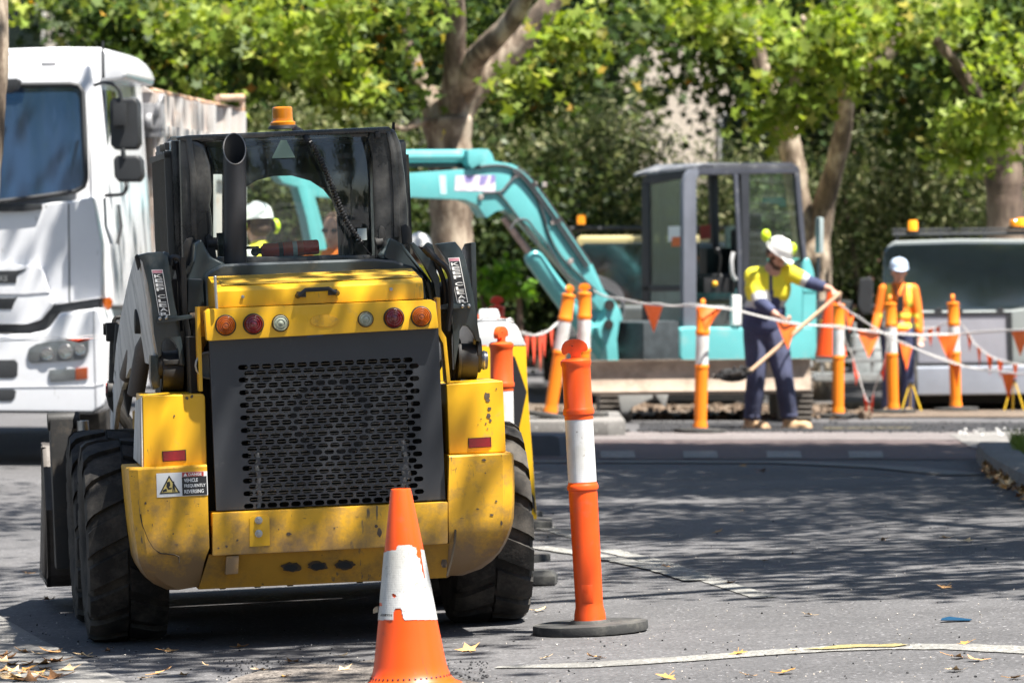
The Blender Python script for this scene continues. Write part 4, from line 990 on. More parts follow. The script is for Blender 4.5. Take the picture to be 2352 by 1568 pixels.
for grp, lab, pts in (('dry leaves on the concrete gutter', 'dry plane leaf lying among others on the concrete gutter at lower left', [(56, 1500), (88, 1504), (120, 1500), (10, 1522), (32, 1543), (130, 1522), (102, 1539), (155, 1541), (105, 1557), (20, 1560), (60, 1530), (75, 1552), (5, 1543), (45, 1566), (197, 1509), (98, 1527), (125, 1560), (8, 1508), (25, 1530), (50, 1548), (0, 1552), (38, 1558), (70, 1566), (88, 1548), (15, 1515), (62, 1540)]),
    ('dry leaves on the sunlit road at right', 'small dry leaf on the sunlit asphalt around the curved white line', [(1532, 1558), (1721, 1554), (1696, 1503), (1821, 1496), (2195, 1542), (2199, 1512), (1366, 1512), (2330, 1560)]),
    ('dry leaves in the shade of the road', 'small dry leaf in the dappled shade of the road', [(2172, 1237), (2222, 1244), (1707, 1071), (1703, 1175), (1531, 1303), (2030, 1241), (1757, 1290)]),
    ('dry leaves on the asphalt before the loader', 'small dry leaf on the asphalt between loader and camera', [(552, 1488), (596, 1541), (330, 1560), (420, 1553), (940, 1500)])):
    for i, (a, b_) in enumerate(pts): leaf(a, b_, rnd.uniform(.045, .11)*(1.35 if 'gutter' in grp else 1), rnd.choice([0, 0, 3, 3, 1, 2]), lab, grp)
# litter drifts by the right kerb (too many to count)
g_ = random.Random(11); b = B()
for _ in range(420):
    t = g_.random(); px = 2262+g_.random()**1.5*110; py = 1085+(px-2262)*.55+g_.gauss(0, 9)
    p = G(px, max(1040, py)); s = g_.uniform(.02, .05); R = Euler((g_.uniform(-.8, .8), g_.uniform(-.8, .8), g_.random()*6)).to_matrix().to_4x4()
    b.m = g_.choice([0, 1, 1, 2, 3]); S = star()
    b.add([(x*s, y*s, .3*s*(x*x)) for x, y in S], [tuple(range(10))], Matrix.Translation((p.x, p.y, p.z+.02+g_.random()*.05)) @ R)
tag(b.build('leaf_litter', LEAFM), 'drift of brown and yellow leaves against the kerb at right', 'leaf litter', kind='stuff')
b = B()
for _ in range(1500):
    p = G(g_.uniform(2325, 2500), g_.uniform(1045, 1080)); h_ = g_.uniform(.05, .16); a = g_.random()*6; dx, dy = .006*math.cos(a), .006*math.sin(a)
    b.add([(p.x-dx, p.y-dy, p.z+.1), (p.x+dx, p.y+dy, p.z+.1), (p.x+g_.gauss(0, .04), p.y+g_.gauss(0, .04), p.z+.1+h_)], [(0, 1, 2)])
tag(b.build('grass', leaf_mat('grass_blades', [(0, (.05, .10, .015)), (1, (.16, .20, .04))])), 'tuft of green grass on the verge at right', 'grass', kind='stuff')
p = G(2195, 1427); b = B(); b.prism([(-.06, -.02, 0), (.05, -.03, 0), (.065, .02, .0), (-.02, .05, .008), (-.05, .02, .004)], (0, 0, .003))
o = b.build('crushed_wrapper', mat('blue_plastic', (.006, .05, .11), .35)); o.location = (p.x, p.y, zg(p.x, p.y)+.006); tag(o, 'crushed blue plastic scrap lying on the road', 'litter')
# ================================================================ TRAFFIC CONE
ORG = mat('cone_orange', (.86, .088, .005), .38, var=.10, dirt=(.45, .07, .03), damt=.10, dscale=9, spots=(.25, .04, .02), samt=.06, sscale=30, coat=.12, scr=.5, scol=(.30, .05, .03))
CF = Fr(Vector(((945-1176)/F*15.84, 15.84, SLOPE*(945-1176)/F*15.84)), rz=0, roll=rad(3.0))
cone = thing('traffic_cone', 'orange traffic cone with a torn white reflective collar standing in front of the loader', 'traffic cone', CF.M)
prof = [(.175, .03), (.155, .038), (.142, .050), (.130, .075), (.1235, .10), (.103, .235), (.0655, .50), (.036, .690), (.0335, .6985), (.028, .7), (.028, .66)]
def crad(h):
    for (r0, h0), (r1, h1) in zip(prof, prof[1:]):
        if h0 <= h <= h1: return r0+(r1-r0)*(h-h0)/(h1-h0)
    return .1
B().lathe(prof, 56).build('cone_body', ORG, cone)
b = B(); b.prism([(.19*math.cos(PI/8+k*PI/4)*1.08, .19*math.sin(PI/8+k*PI/4)*1.08, 0) for k in range(8)], (0, 0, .03)); b.build('base', BRUB, cone, bevel=.006)
def inside(px, py, poly):
    c = False; n = len(poly)
    for i in range(n):
        x0, y0 = poly[i]; x1, y1 = poly[i-1]
        if (y0 > py) != (y1 > py) and px < (x1-x0)*(py-y0)/(y1-y0)+x0: c = not c
    return c
c6 = lambda pts: [(597.2+x/2.438, 1010.7+y/2.438) for x, y in pts]
sleeve = c6([(640, 628), (695, 628), (716, 618), (762, 614), (768, 590), (810, 586), (850, 586), (856, 598), (874, 600), (878, 620), (876, 640), (884, 655), (896, 660), (898, 690), (906, 700), (906, 730), (914, 745), (918, 770), (924, 772), (912, 700), (903, 640), (900, 612), (1100, 612), (1100, 1002), (806, 1004), (800, 985), (795, 960), (790, 940), (760, 938), (750, 955), (745, 1005), (600, 1006), (600, 628)])
spots_ = [c6([(738, 862), (745, 856), (760, 862), (764, 876), (750, 880), (740, 872)]), c6([(660, 910), (680, 908), (684, 925), (664, 930)])]
b = B(); na, nh = 200, 120
for i in range(na):
    for j in range(nh):
        a = 2*PI*(i+.5)/na; h = .245+(.515-.245)*(j+.5)/nh; r = crad(h)+.0015
        if math.sin(a) < .12:
            px, py = CF.q((r*math.cos(a), r*math.sin(a), h))
            if not inside(px, py, sleeve) or any(inside(px, py, s) for s in spots_): continue
        elif h < .252 or h > .508: continue
        vs = []
        for ii, jj in ((i, j), (i+1, j), (i+1, j+1), (i, j+1)):
            a2 = 2*PI*ii/na; h2 = .245+(.27)*jj/nh; r2 = crad(h2)+.0015; vs.append((r2*math.cos(a2), r2*math.sin(a2), h2))
        b.add(vs, [(0, 1, 2, 3)])
def refl_mat(name, base, crack):
    m = bpy.data.materials.new(name); nt, N, Lk = nodes(m); out = N.new('ShaderNodeOutputMaterial'); p = N.new('ShaderNodeBsdfPrincipled'); Lk.new(p.outputs[0], out.inputs[0])
    tc = N.new('ShaderNodeTexCoord'); vo = N.new('ShaderNodeTexVoronoi'); vo.feature = 'DISTANCE_TO_EDGE'; vo.inputs['Scale'].default_value = 13 if crack else 5
    nz = N.new('ShaderNodeTexNoise'); nz.inputs['Scale'].default_value = 9; nz.inputs['Detail'].default_value = 5
    mx = N.new('ShaderNodeVectorMath'); mx.operation = 'MULTIPLY_ADD'; mx.inputs[1].default_value = (.25, .25, .25); Lk.new(nz.outputs['Color'], mx.inputs[0]); Lk.new(tc.outputs['Object'], mx.inputs[2]); Lk.new(mx.outputs[0], vo.inputs['Vector'])
    r = N.new('ShaderNodeMapRange'); r.inputs[1].default_value = 0; r.inputs[2].default_value = .012 if crack else .004; Lk.new(vo.outputs['Distance'], r.inputs[0])
    n2 = N.new('ShaderNodeTexNoise'); n2.inputs['Scale'].default_value = 5; n2.inputs['Detail'].default_value = 9; Lk.new(tc.outputs['Object'], n2.inputs['Vector'])
    r2 = N.new('ShaderNodeMapRange'); r2.inputs[1].default_value = .45; r2.inputs[2].default_value = .75; Lk.new(n2.outputs[0], r2.inputs[0])
    c1 = N.new('ShaderNodeMix'); c1.data_type = 'RGBA'; c1.inputs[6].default_value = (*base, 1); c1.inputs[7].default_value = (base[0]*.6, base[1]*.57, base[2]*.5, 1); Lk.new(r2.outputs[0], c1.inputs[0])
    c2 = N.new('ShaderNodeMix'); c2.data_type = 'RGBA'; c2.inputs[6].default_value = (.13, .115, .10, 1) if crack else (.4, .38, .35, 1); Lk.new(c1.outputs[2], c2.inputs[7]); Lk.new(r.outputs[0], c2.inputs[0])
    sp = N.new('ShaderNodeTexNoise'); sp.inputs['Scale'].default_value = 45; Lk.new(tc.outputs['Object'], sp.inputs['Vector']); r3 = N.new('ShaderNodeMapRange'); r3.inputs[1].default_value = .68; r3.inputs[2].default_value = .72; Lk.new(sp.outputs[0], r3.inputs[0])
    c3 = N.new('ShaderNodeMix'); c3.data_type = 'RGBA'; Lk.new(r3.outputs[0], c3.inputs[0]); Lk.new(c2.outputs[2], c3.inputs[6]); c3.inputs[7].default_value = (.3, .27, .23, 1)
    # honeycomb print of the reflective film
    v3 = N.new('ShaderNodeTexVoronoi'); v3.inputs['Scale'].default_value = 130; v3.inputs['Randomness'].default_value = .1; Lk.new(tc.outputs['Object'], v3.inputs['Vector'])
    bp = N.new('ShaderNodeBump'); bp.inputs['Strength'].default_value = .25; bp.inputs['Distance'].default_value = .002; Lk.new(v3.outputs['Distance'], bp.inputs['Height']); Lk.new(bp.outputs[0], p.inputs['Normal'])
    Lk.new(c3.outputs[2], p.inputs['Base Color']); p.inputs['Roughness'].default_value = .42; return m
b.build('reflective_collar', refl_mat('cracked_collar', (.62, .62, .60), True), cone, ang=60)
b = B(); hp_ = CF.L(890, 1417, y=-crad(.25))
def on_cone(px, py, o=.002):
    p = CF.L(px, py, y=-.09)
    for _ in range(6):
        r = crad(p.z)+o; yy = -math.sqrt(max(1e-6, r*r-p.x*p.x)); p = CF.L(px, py, y=yy)
    return p
for i, ch in enumerate('AS1906'):
    p0 = on_cone(874+i*4.6, 1414.5); p1 = on_cone(877.4+i*4.6, 1414.2); put_text(b, ch, p0+Vector((0, -.0015, 0)), p1-p0, Vector((0, 0, 1)), (p1-p0).length, .008, 0, bold=.03)
b.build('printed_code', INKB, cone)
b = B()
for k in range(44):
    a = 2*PI*k/44; R = Matrix.Rotation(a, 4, 'Z') @ Matrix.Translation((.137, 0, .060)) @ Matrix.Rotation(rad(65), 4, 'Y'); b.lathe([(.0042, -.001), (.0042, .0015), (.0005, .002)], 8, R)
b.build('rim_studs', INKB, cone)
b = B(); p0 = on_cone(866, 1398); b.prism([p0+Vector((-.014, -.004, -.014)), p0+Vector((.003, -.002, -.010)), p0+Vector((.004, -.002, .010)), p0+Vector((-.006, -.008, .008)), p0+Vector((-.013, -.006, .0))], (0, -.002, 0)); b.build('peeling_flap', mat('yellowed_film', (.45, .40, .28), .6), cone)
# ================================================================ BOLLARDS
ORF = mat('bollard_orange', (.88, .088, .006), .4, var=.08, dirt=(.50, .10, .045), damt=.18, dscale=7, spots=(.3, .06, .03), samt=.04, sscale=40, coat=.15, scr=.45, scol=(.35, .07, .04)); ORL = mat('bollard_light_orange', (.92, .24, .01), .4, var=.08)
REDB = mat('bollard_red', (.75, .05, .02), .4, var=.08); SLV = refl_mat('sleeve_film', (.74, .74, .74), False)
def bollard(m, label, group, near=False):
    t = thing('bollard', label, 'bollard', None, group)
    b = B(); r = .226; k = 16 if near else 10
    pts = [(r*math.cos(2*PI*i/k)*(1.0), r*math.sin(2*PI*i/k), 0) for i in range(k)]
    b.prism(pts, (0, 0, .036)); b.lathe([(.085, .036), (.078, .046), (.06, .048)], 24); b.build('base', BRUB, t, bevel=.007)
    b = B(); b.m = 0
    b.lathe([(.063, .04), (.061, .07), (.0545, .10), (.054, .12), (.0565, .53), (.0565, .552), (.061, .556), (.062, .568), (.059, .576), (.0565, .58), (.0565, .585)], 32)
    b.lathe([(.0565, .830), (.0565, .845), (.061, .85), (.062, .862), (.059, .872), (.0565, .876), (.0555, 1.02), (.056, 1.035), (.061, 1.045), (.060, 1.058), (.05, 1.066), (.028, 1.068), (.02, 1.07)], 32)
    b.build('post', m, t)
    b = B(); b.lathe([(.0555, .583), (.0558, .6), (.0552, .82), (.0555, .832)], 32); b.build('reflective_sleeve', SLV, t)
    s = .000543; out = [(762, 690), (768, 665), (757, 645), (740, 648), (722, 658), (704, 645), (702, 615), (712, 585), (732, 563), (760, 551), (795, 547), (830, 551), (862, 566), (884, 588), (892, 615), (888, 634), (870, 640), (850, 640), (838, 652), (836, 680), (842, 692)]
    b = B(); b.prism([((x-800)*s, -.014, (690-y)*s+1.066) for x, y in out], (0, .028, 0)); b.m = 1
    b.prism([((778-800)*s+.007*math.cos(a*PI/5), -.0165, (690-597)*s+1.066+.007*math.sin(a*PI/5)) for a in range(10)], (0, .033, 0))
    b.build('head', [m, mat('hole_dark', (.25, .03, .01), .6)], t, bevel=.005, ang=40)
    if near:
        b = B(); a0_, a1_ = -2.15, -1.35
        b.lathe([(.0545, .115), (.0553, .117), (.0555, .185), (.0547, .187)], 12, a0=a0_, a1=a1_)
        for i, ch in enumerate('BC'):
            a = -2.05+i*.19; put_text(b, ch, ((.0562)*math.cos(a), (.0562)*math.sin(a), .155), (-math.sin(a), math.cos(a), 0), (0, 0, 1), .008, .016, 0)
        for i, ch in enumerate('TAIWAN'):
            a = -1.98+i*.075; put_text(b, ch, ((.0562)*math.cos(a), (.0562)*math.sin(a), .125), (-math.sin(a), math.cos(a), 0), (0, 0, 1), .0033, .010, 0)
        b.build('moulded_mark', m, t)
    return t
def place(t, px, py, D=None, lean=0, turn=0, pitch=0, z=None):
    if D is None: p = G(px, py)
    else: p = Vector(((px-CX)/F*D, D, zg((px-CX)/F*D, D)))
    if z is not None: p.z = z
    t.matrix_world = Matrix.Translation(p+Vector((0, 0, .003))) @ Matrix.Rotation(-rad(lean), 4, 'Y') @ Matrix.Rotation(rad(pitch), 4, 'X') @ Matrix.Rotation(rad(turn), 4, 'Z'); return t
BG = 'orange and white bollards'
place(bollard(ORF, 'nearest orange bollard with white reflective sleeve on a black rubber base', BG, True), 1357, 1452, lean=3.2, turn=4)
b1 = place(bollard(mat('bollard_deep_orange', (.74, .09, .01), .4, var=.08), 'orange bollard right behind the right side of the loader', BG), 1160, 0, D=22.6, lean=1.0, turn=62)
b0 = place(copy_tree(b1), 1156, 0, D=26.5, lean=0, turn=0); b0['label'] = 'orange bollard by the hazard board, its flat head showing above another bollard'
far = bollard(ORL, 'far orange bollard directly left of the shovel worker', BG)
place(far, 1608, 995, lean=-1.4, turn=80)
for px, py, ln, tn, lab in ((1925, 960, -.2, 85, 'far orange bollard just right of the shovel worker under his outstretched hand'), (2052, 950, 1.6, 85, 'far orange bollard standing directly in front of the woman in orange'), (2196, 945, 1.6, 80, 'rightmost far orange bollard in front of the white van'),
                        (1262, 39.5, -9.0, 60, 'orange bollard leaning over beside the excavator boom'), (1338, 40.0, -1, 0, 'orange bollard standing upright next to the leaning one')):
    t = copy_tree(far); t['label'] = lab
    if py < 100: place(t, px, 0, D=py, lean=ln, turn=tn, z=.13)
    else: place(t, px, py, lean=ln, turn=tn)
rb = bollard(REDB, 'red-orange bollard behind the hazard board, upper of the two hazy ones', BG); place(rb, 1142, 0, D=36, lean=0, turn=10)
rb.matrix_world = Matrix.Translation((0, 0, .05)) @ rb.matrix_world
t = copy_tree(b0); place(t, 1103, 0, D=28, lean=1, turn=90); t['label'] = 'orange bollard half hidden behind the right lift arm of the loader'
# ================================================================ HAZARD BOARD
HF = Fr(Vector(((1115-CX)/F*25.5, 25.5, zg(-.15, 25.5))), rz=rad(0))
hz = thing('hazard_board', 'yellow and black chevron board with white top standing behind the loader', 'hazard board', HF.M)
H = lambda pts, y=0: [HF.L(a, b_, y=y) for a, b_ in pts]
wb = mat('board_white', (.74, .74, .73), .45, var=.06)
B().prism(H([(1000, 733), (1172, 733), (1190, 752), (1208, 793), (1000, 793)]), (0, .03, 0)).build('white_top', wb, hz, bevel=.004)
B().prism(H([(1000, 795), (1208, 795), (1212, 900), (1227, 1103), (1233, 1195), (1012, 1195)]), (0, .03, 0)).build('chevron_panel', mat('board_yellow', (.82, .47, .01), .4, var=.06), hz, bevel=.004)
b = B()
for dx in (0, -120):
    b.prism(H([(1176+dx, 815), (1183+dx, 820), (1210+dx, 900), (1192+dx, 985), (1184+dx, 1006), (1160+dx, 1006), (1180+dx, 905), (1160+dx, 815)], -.003), (0, .004, 0))
b.prism(H([(1205, 1110), (1227, 1140), (1231, 1180), (1215, 1150)], -.003), (0, .004, 0))
b.build('black_chevron', INKB, hz)
b = B(); b.box(tuple(H([(1243, 1204)], .0)[0]), (.12, .45, .06)); b.build('foot', BRUB, hz, bevel=.01)
p = G(1246, 1342); b = B(); b.loft([[(x*k, y*k*2, z) for x, y in ((-.06, -.05), (.06, -.05), (.075, .03), (.03, .06), (-.06, .06))] for k, z in ((1, 0), (1, .04), (.7, .06))])
o = b.build('rubber_foot', BRUB, bevel=.006); o.location = (p.x-.005, p.y, zg(p.x, p.y)+.005); tag(o, 'small black rubber block on the road beside the right rear tyre', 'rubber block')
WF = Fr(Vector(((1118-CX)/F*30, 30, 0)))
wt = thing('water_barrier', 'white plastic road barrier behind the bollards and hazard board', 'barrier', WF.M)
b = B(); b.prism([WF.L(a, c, y=0) for a, c in ((1040, 1000), (1068, 850), (1100, 712), (1142, 712), (1158, 760), (1180, 1000))], (0, .9, 0)); b.build('barrier_shell', wb, wt, bevel=.02)
b = B(); b.box((0, -.02, .10), (.36, .08, .12)); b.build('barrier_foot', mat('foot_grey', (.2, .2, .2), .7), wt, bevel=.01)
# ================================================================ TIPPER TRUCK
TW = mat('truck_white', (.78, .79, .82), .25, var=.04, dirt=(.52, .51, .50), damt=.16, dscale=2.5, coat=.5, scr=.2, scol=(.4, .39, .38))
TGL = mat('dark_windscreen', (.010, .028, .062), .03, var=.1, spec=1.0, coat=1.0)  # blue of the reflected sky is put into the glass colour
TGL.node_tree.nodes['Principled BSDF'].inputs['IOR'].default_value = 1.6
TRIM = mat('dark_trim', (.03, .032, .035), .5, var=.2); RUST = mat('rusty_white_steel', (.55, .50, .46), .6, var=.12, dirt=(.42, .22, .12), damt=.35, dscale=3, bump=.1)
TF_ = Fr(Vector(((232-CX)/F*33.4-1.25, 33.4, 0)), rz=rad(-5)); T = TF_.L
truck = thing('tipper_truck', 'white tipper truck with windscreen coloured blue for reflected sky parked left behind the loader', 'truck', TF_.M)
def ts(name, pts, y, th, m, bevel=.01, parent=truck, **k): return B().prism([T(a, b_, y=y) for a, b_ in pts], (0, th, 0)).build(name, m, parent, bevel=bevel, **k)
XL = -560
cabp = [(XL, 700), (238, 700), (234, 560), (230, 450), (214, 300), (206, 185), (214, 120), (200, 108), (XL, 108)]
# cab shell with raked screen: rings from front to back
def cab_ring(y, top, inset):
    return [T(a+(inset if a > 0 else -inset), b_, y=0)+Vector((0, y, 0)) for a, b_ in [(XL, 705), (236, 705), (234, 560), (229, 450), (218, 300), (212, 190), (208, top+10), (195, top), (XL+20, top)]]
b = B(); b.loft([cab_ring(.06, 150, -12), cab_ring(.12, 128, 0), cab_ring(.45, 108, 8), cab_ring(1.6, 108, 12), cab_ring(2.0, 116, 8)]); cb_ = b.build('cab', TW, truck, bevel=.03, seg=3)
for v in cb_.data.vertices:
    if v.co.z > 1.85 and v.co.y < .5: v.co.y += (v.co.z-1.85)*.17*(1-v.co.y/.5*.5)
gp = [(-540, 195, 466), (-460, 195, 466), (-380, 195, 466), (-300, 195, 466), (-220, 195, 466), (-140, 195, 466), (-60, 195, 466), (0, 195, 464), (60, 195, 457), (110, 194, 450), (155, 193, 443), (174, 196, 440), (184, 211, 434), (192, 320, 429), (197, 400, 412)]
rings = []
for a, t0_, t1_ in gp:
    u = (a+170)/370; row = []
    for k in range(9):
        p = T(a, t0_+(t1_-t0_)*k/8, y=0); p.y = .02+max(-.02, (p.z-1.85)*.17)+.11*(u*u-1)-.045; row.append(p)
    rings.append(row)
b = B(); b.loft(rings, caps=False, close=False); b.build('windscreen', TGL, truck, ang=80)
edge = [r_[0] for r_ in rings]+rings[-1][1:]+[r_[-1] for r_ in rings[::-1]][1:]
B().tube([p+Vector((0, -.004, 0)) for p in edge], .020, 6).build('windscreen_seal', TRIM, truck, ang=80)
ts('screen_surround', [(-560, 190), (165, 187), (182, 192), (190, 206), (204, 408), (200, 436), (186, 446), (158, 452), (0, 472), (-560, 472)], .08, .02, TRIM, bevel=.006)
ss = [o for o in kids(truck) if o.name.startswith('screen_surround')][0]
for v in ss.data.vertices: v.co.y += .07+ max(-.02, (v.co.z-1.85)*.17)-.05
ts('front_panel', [(-560, 474), (0, 474), (157, 462), (214, 452), (232, 560), (233, 684), (124, 700), (108, 640), (88, 612), (-560, 606)], -.07, .2, TW, bevel=.025, seg=3)
ts('dashboard_edge', [(-500, 444), (0, 436), (150, 420), (186, 416), (184, 428), (155, 438), (0, 459), (-500, 459)], -.0, .004, mat('dash_teal_grey', (.10, .17, .18), .2, var=.5, vscale=6, coat=.8), 0)
ts('panel_seam', [(156, 468), (158.5, 468), (161, 694), (158.5, 694)], -.074, .01, TRIM, 0)
ts('grille_surround', [(-400, 612), (85, 608), (98, 620), (122, 698), (92, 734), (60, 744), (-400, 746)], -.12, .16, TW, bevel=.02, seg=3)
ts('grille_slot', [(-400, 624), (38, 621), (62, 617), (39, 632), (37, 650), (-400, 652)], -.125, .02, TRIM, .003)
ts('grille_slot', [(-400, 686), (31, 684), (40, 682), (33, 694), (27, 710), (-400, 712)], -.125, .02, TRIM, .003)
ts('grille_line', [(-400, 676), (60, 674), (114, 670), (116, 672), (60, 677), (-400, 680)], -.124, .01, mat('shadow_grey', (.3, .3, .32), .5), 0)
b = B(); o_ = T(-46, 646, y=-.128); put_text(b, 'TRUCKS', o_, Vector((1, 0, 0)), Vector((0, 0, 1)), .20, .042, 0, bold=.04); b.build('badge_lettering', STEEL, truck)
ts('bumper_gap', [(-560, 744), (66, 744), (92, 734), (124, 701), (229, 685), (228, 706), (134, 717), (108, 756), (72, 764), (-560, 768)], -.05, .2, TRIM, bevel=.005)
ts('bumper', [(-560, 770), (66, 767), (108, 757), (136, 718), (228, 706), (238, 740), (243, 780), (245, 905), (236, 935), (210, 950), (-560, 945)], -.18, .5, TW, bevel=.04, seg=3)
ts('bumper_crease', [(-560, 890), (215, 884), (240, 878), (240, 880), (215, 887), (-560, 894)], -.184, .02, mat('crease_white', (.9, .9, .92), .3), 0)
hm = mat('headlight_glass', (.13, .14, .145), .06, var=.35, vscale=9, coat=1)
ts('headlight', [(63, 810), (66, 800), (82, 790), (116, 782), (160, 779), (203, 778), (203, 806), (199, 818), (190, 826), (120, 831), (72, 834), (64, 828)], -.192, .03, hm, bevel=.008)
ts('fog_light', [(113, 849), (172, 846), (172, 873), (116, 877), (112, 868)], -.192, .03, hm, bevel=.006)
ts('front_indicator', [(173, 846), (201, 843), (201, 870), (173, 873)], -.192, .03, mat('dull_amber', (.28, .06, .02), .2, coat=.5), bevel=.006)
for a_, c_, r_ in ((108, 812, 15), (150, 807, 17), (184, 803, 13)):
    b = B(); b.lathe([(r_/319, 0), (r_/319*.9, .006), (r_/319*.4, .002), (.0005, .004)], 20, Matrix.Translation(T(a_, c_, y=-.196)) @ Matrix.Rotation(PI/2, 4, 'X')); b.build('lamp_reflector', mat('lamp_chrome', (.6, .6, .6), .15, metal=.9), truck)
ts('bumper_lip', [(-560, 938), (214, 943), (236, 930), (236, 934), (214, 949), (-560, 944)], -.186, .02, TRIM, .002)
ts('bumper_seam', [(214, 712), (216, 712), (222, 940), (220, 940)], -.184, .02, mat('seam_grey', (.3, .3, .31), .5), 0)
ts('air_intake', [(-300, 828), (34, 826), (41, 834), (40, 862), (30, 868), (-300, 870)], -.185, .03, TRIM, bevel=.004)
ts('air_intake', [(-300, 896), (30, 893), (37, 898), (34, 914), (26, 921), (-300, 923)], -.185, .03, TRIM, bevel=.004)
ts('roof_lamp', [(93, 142), (128, 141), (127, 152), (94, 153)], .05, .06, mat('lamp_grey', (.4, .4, .42), .3), bevel=.008)
ts('sun_visor_end', [(-30, 184), (36, 180), (44, 184), (38, 206), (22, 214), (-30, 214)], -.20, .12, TRIM, bevel=.015)
ts('wiper', [(-300, 476), (60, 468), (95, 468), (96, 480), (50, 486), (-300, 490)], -.10, .04, TRIM, bevel=.006)
ts('indicator_light', [(233, 684), (250, 682), (257, 690), (256, 704), (247, 714), (238, 706)], -.01, .05, AMBL, bevel=.01)
ts('roof_fairing', [(-560, 112), (12, 112), (140, 108), (228, 109), (250, 117), (267, 130), (282, 150), (288, 165), (288, 182), (215, 188), (-560, 186)], .30, 1.3, TW, bevel=.08, seg=3)
xs = T(232, 500, y=.3).x+.018
def tside(name, pts, x, th, m, bevel=.006): return B().prism([T(a, b_, x=x) for a, b_ in pts], (th, 0, 0)).build(name, m, truck, bevel=bevel)
tside('side_window', [(240, 206), (262, 210), (276, 380), (270, 404), (247, 440), (244, 400)], xs+.004, .012, TGL)
tside('blue_stripe', [(247, 446), (276, 408), (276, 413), (247, 452)], xs+.006, .01, mat('blue_film', (.06, .18, .55), .4), 0)
tside('door_recess', [(256, 470), (262, 470), (272, 600), (266, 600)], xs+.003, .01, mat('door_shade', (.25, .27, .30), .4), .002)
tside('door_seam', [(244, 455), (246, 455), (252, 680), (250, 680)], xs+.003, .008, TRIM, 0)
tside('door_seam', [(300, 200), (302, 200), (304, 690), (302, 690)], xs+.003, .008, TRIM, 0)
b = B(); b.box(T(316, 545, x=xs)+Vector((.03, 0, 0)), (.06, .14, .14)); b.build('door_handle', TRIM, truck, bevel=.02)
b = B(); b.tube([T(237, 180, y=.05), T(236, 95, y=.05)], [.012, .008], 8); b.build('antenna', TRIM, truck)
ym = -.28
def mirror(x0, x1, y0, y1, nm):
    b = B(); b.prism([T(a, c, y=ym) for a, c in ((x0+6, y0), (x1-8, y0), (x1, y0+12), (x1+2, y1-14), (x1-6, y1), (x0+12, y1), (x0+2, y1-12), (x0, y0+10))], (0, .14, 0)); b.build(nm, TRIM, truck, bevel=.03, seg=3)
mirror(251, 318, 225, 344, 'mirror'); mirror(260, 325, 357, 418, 'mirror')
b = B(); b.tube(spline([T(218, 196, y=-.05), T(240, 190, y=ym+.05), T(262, 196, y=ym), T(276, 214, y=ym), T(279, 250, y=ym)]), .014, 8)
b.tube([T(282, 340, y=ym+.0), T(284, 365, y=ym)], .018, 8); b.tube(spline([T(289, 415, y=ym+.03), T(290, 432, y=ym), T(280, 446, y=ym+.1), T(243, 449, y=0)]), .014, 8)
b.box(T(275, 262, y=ym-.03), (.09, .04, .16)); apart(b.build('mirror_arm', TRIM, truck, bevel=.004), .01)
b = B(); b.tube([T(240, 455, y=-.05), T(243, 520, y=-.06), T(256, 560, y=-.06)], .012, 8); b.tube([T(272, 470, y=-.1), T(278, 520, y=-.1), T(270, 560, y=-.08)], .014, 8)
b.build('grab_rail', STEEL, truck)
# wheels and chassis
def road_wheel(x, y, r, w_, parent, rimc=STEEL):
    e = bpy.data.objects.new('wheel', None); COL.objects.link(e); e.parent = parent; e.location = (x, y, r)
    My = Matrix.Rotation(PI/2, 4, 'Y')
    B().lathe([(r*.55, -w_/2), (r*.9, -w_/2), (r, -w_*.36), (r, w_*.36), (r*.9, w_/2), (r*.55, w_/2)], 36, My).build('tyre', RUBBER, e)
    B().lathe([(r*.56, -w_*.45), (r*.5, -w_*.3), (r*.2, -w_*.2), (.0005, -w_*.2)], 24, My).lathe([(r*.56, w_*.45), (r*.5, w_*.3), (r*.2, w_*.2), (.0005, w_*.2)], 24, My).build('rim', rimc, e)
for x in (-1.02, 1.02):
    road_wheel(x, 1.15, .5, .3, truck); road_wheel(x, 5.6, .5, .3, truck)
b = B(); b.mm(-.5, .5, .2, 7.2, .55, .85); b.mm(-1.15, 1.15, 0, .5, .45, .62); b.build('chassis', mat('chassis_brown', (.10, .08, .065), .7, var=.3), truck, bevel=.01)
b = B(); b.mm(.82, 1.22, .55, 1.8, 1.0, 1.12); b.mm(-1.22, -.82, .55, 1.8, 1.0, 1.12); b.mm(.9, 1.2, 2.3, 3.3, .5, .95); b.build('mudguard', TW, truck, bevel=.03)
# tipper body
th = T(348, 214, y=2.35); tb_ = T(560, 218, y=7.0); xb = xs+.03
Zt = 2.76
b = B()
b.mm(xb-.06, xb, 2.3, 7.1, 1.15, Zt); b.mm(-xb, -xb+.06, 2.3, 7.1, 1.15, Zt); b.mm(-xb, xb, 2.3, 2.36, 1.15, Zt); b.mm(-xb, xb, 2.3, 7.1, 1.10, 1.16); b.mm(-xb, xb, 7.04, 7.1, 1.15, Zt)
b.prism([(-xb, 2.28, Zt), (xb, 2.28, Zt), (xb-.5, 2.28, Zt+.32), (-xb+.5, 2.28, Zt+.32)], (0, .08, 0))
b.build('tipper_body', RUST, truck, bevel=.01)
b = B()
for k in range(6):
    b.mm(xb, xb+.05, 2.5+.86*k, 2.62+.86*k, 1.15, Zt)
b.mm(xb, xb+.04, 2.3, 7.1, Zt-.32, Zt-.24); b.mm(xb, xb+.04, 2.3, 7.1, Zt-.62, Zt-.54)
b.build('body_ribs', mat('pale_grey_steel', (.50, .485, .47), .5, var=.1, dirt=(.4, .26, .17), damt=.3), truck, bevel=.006)
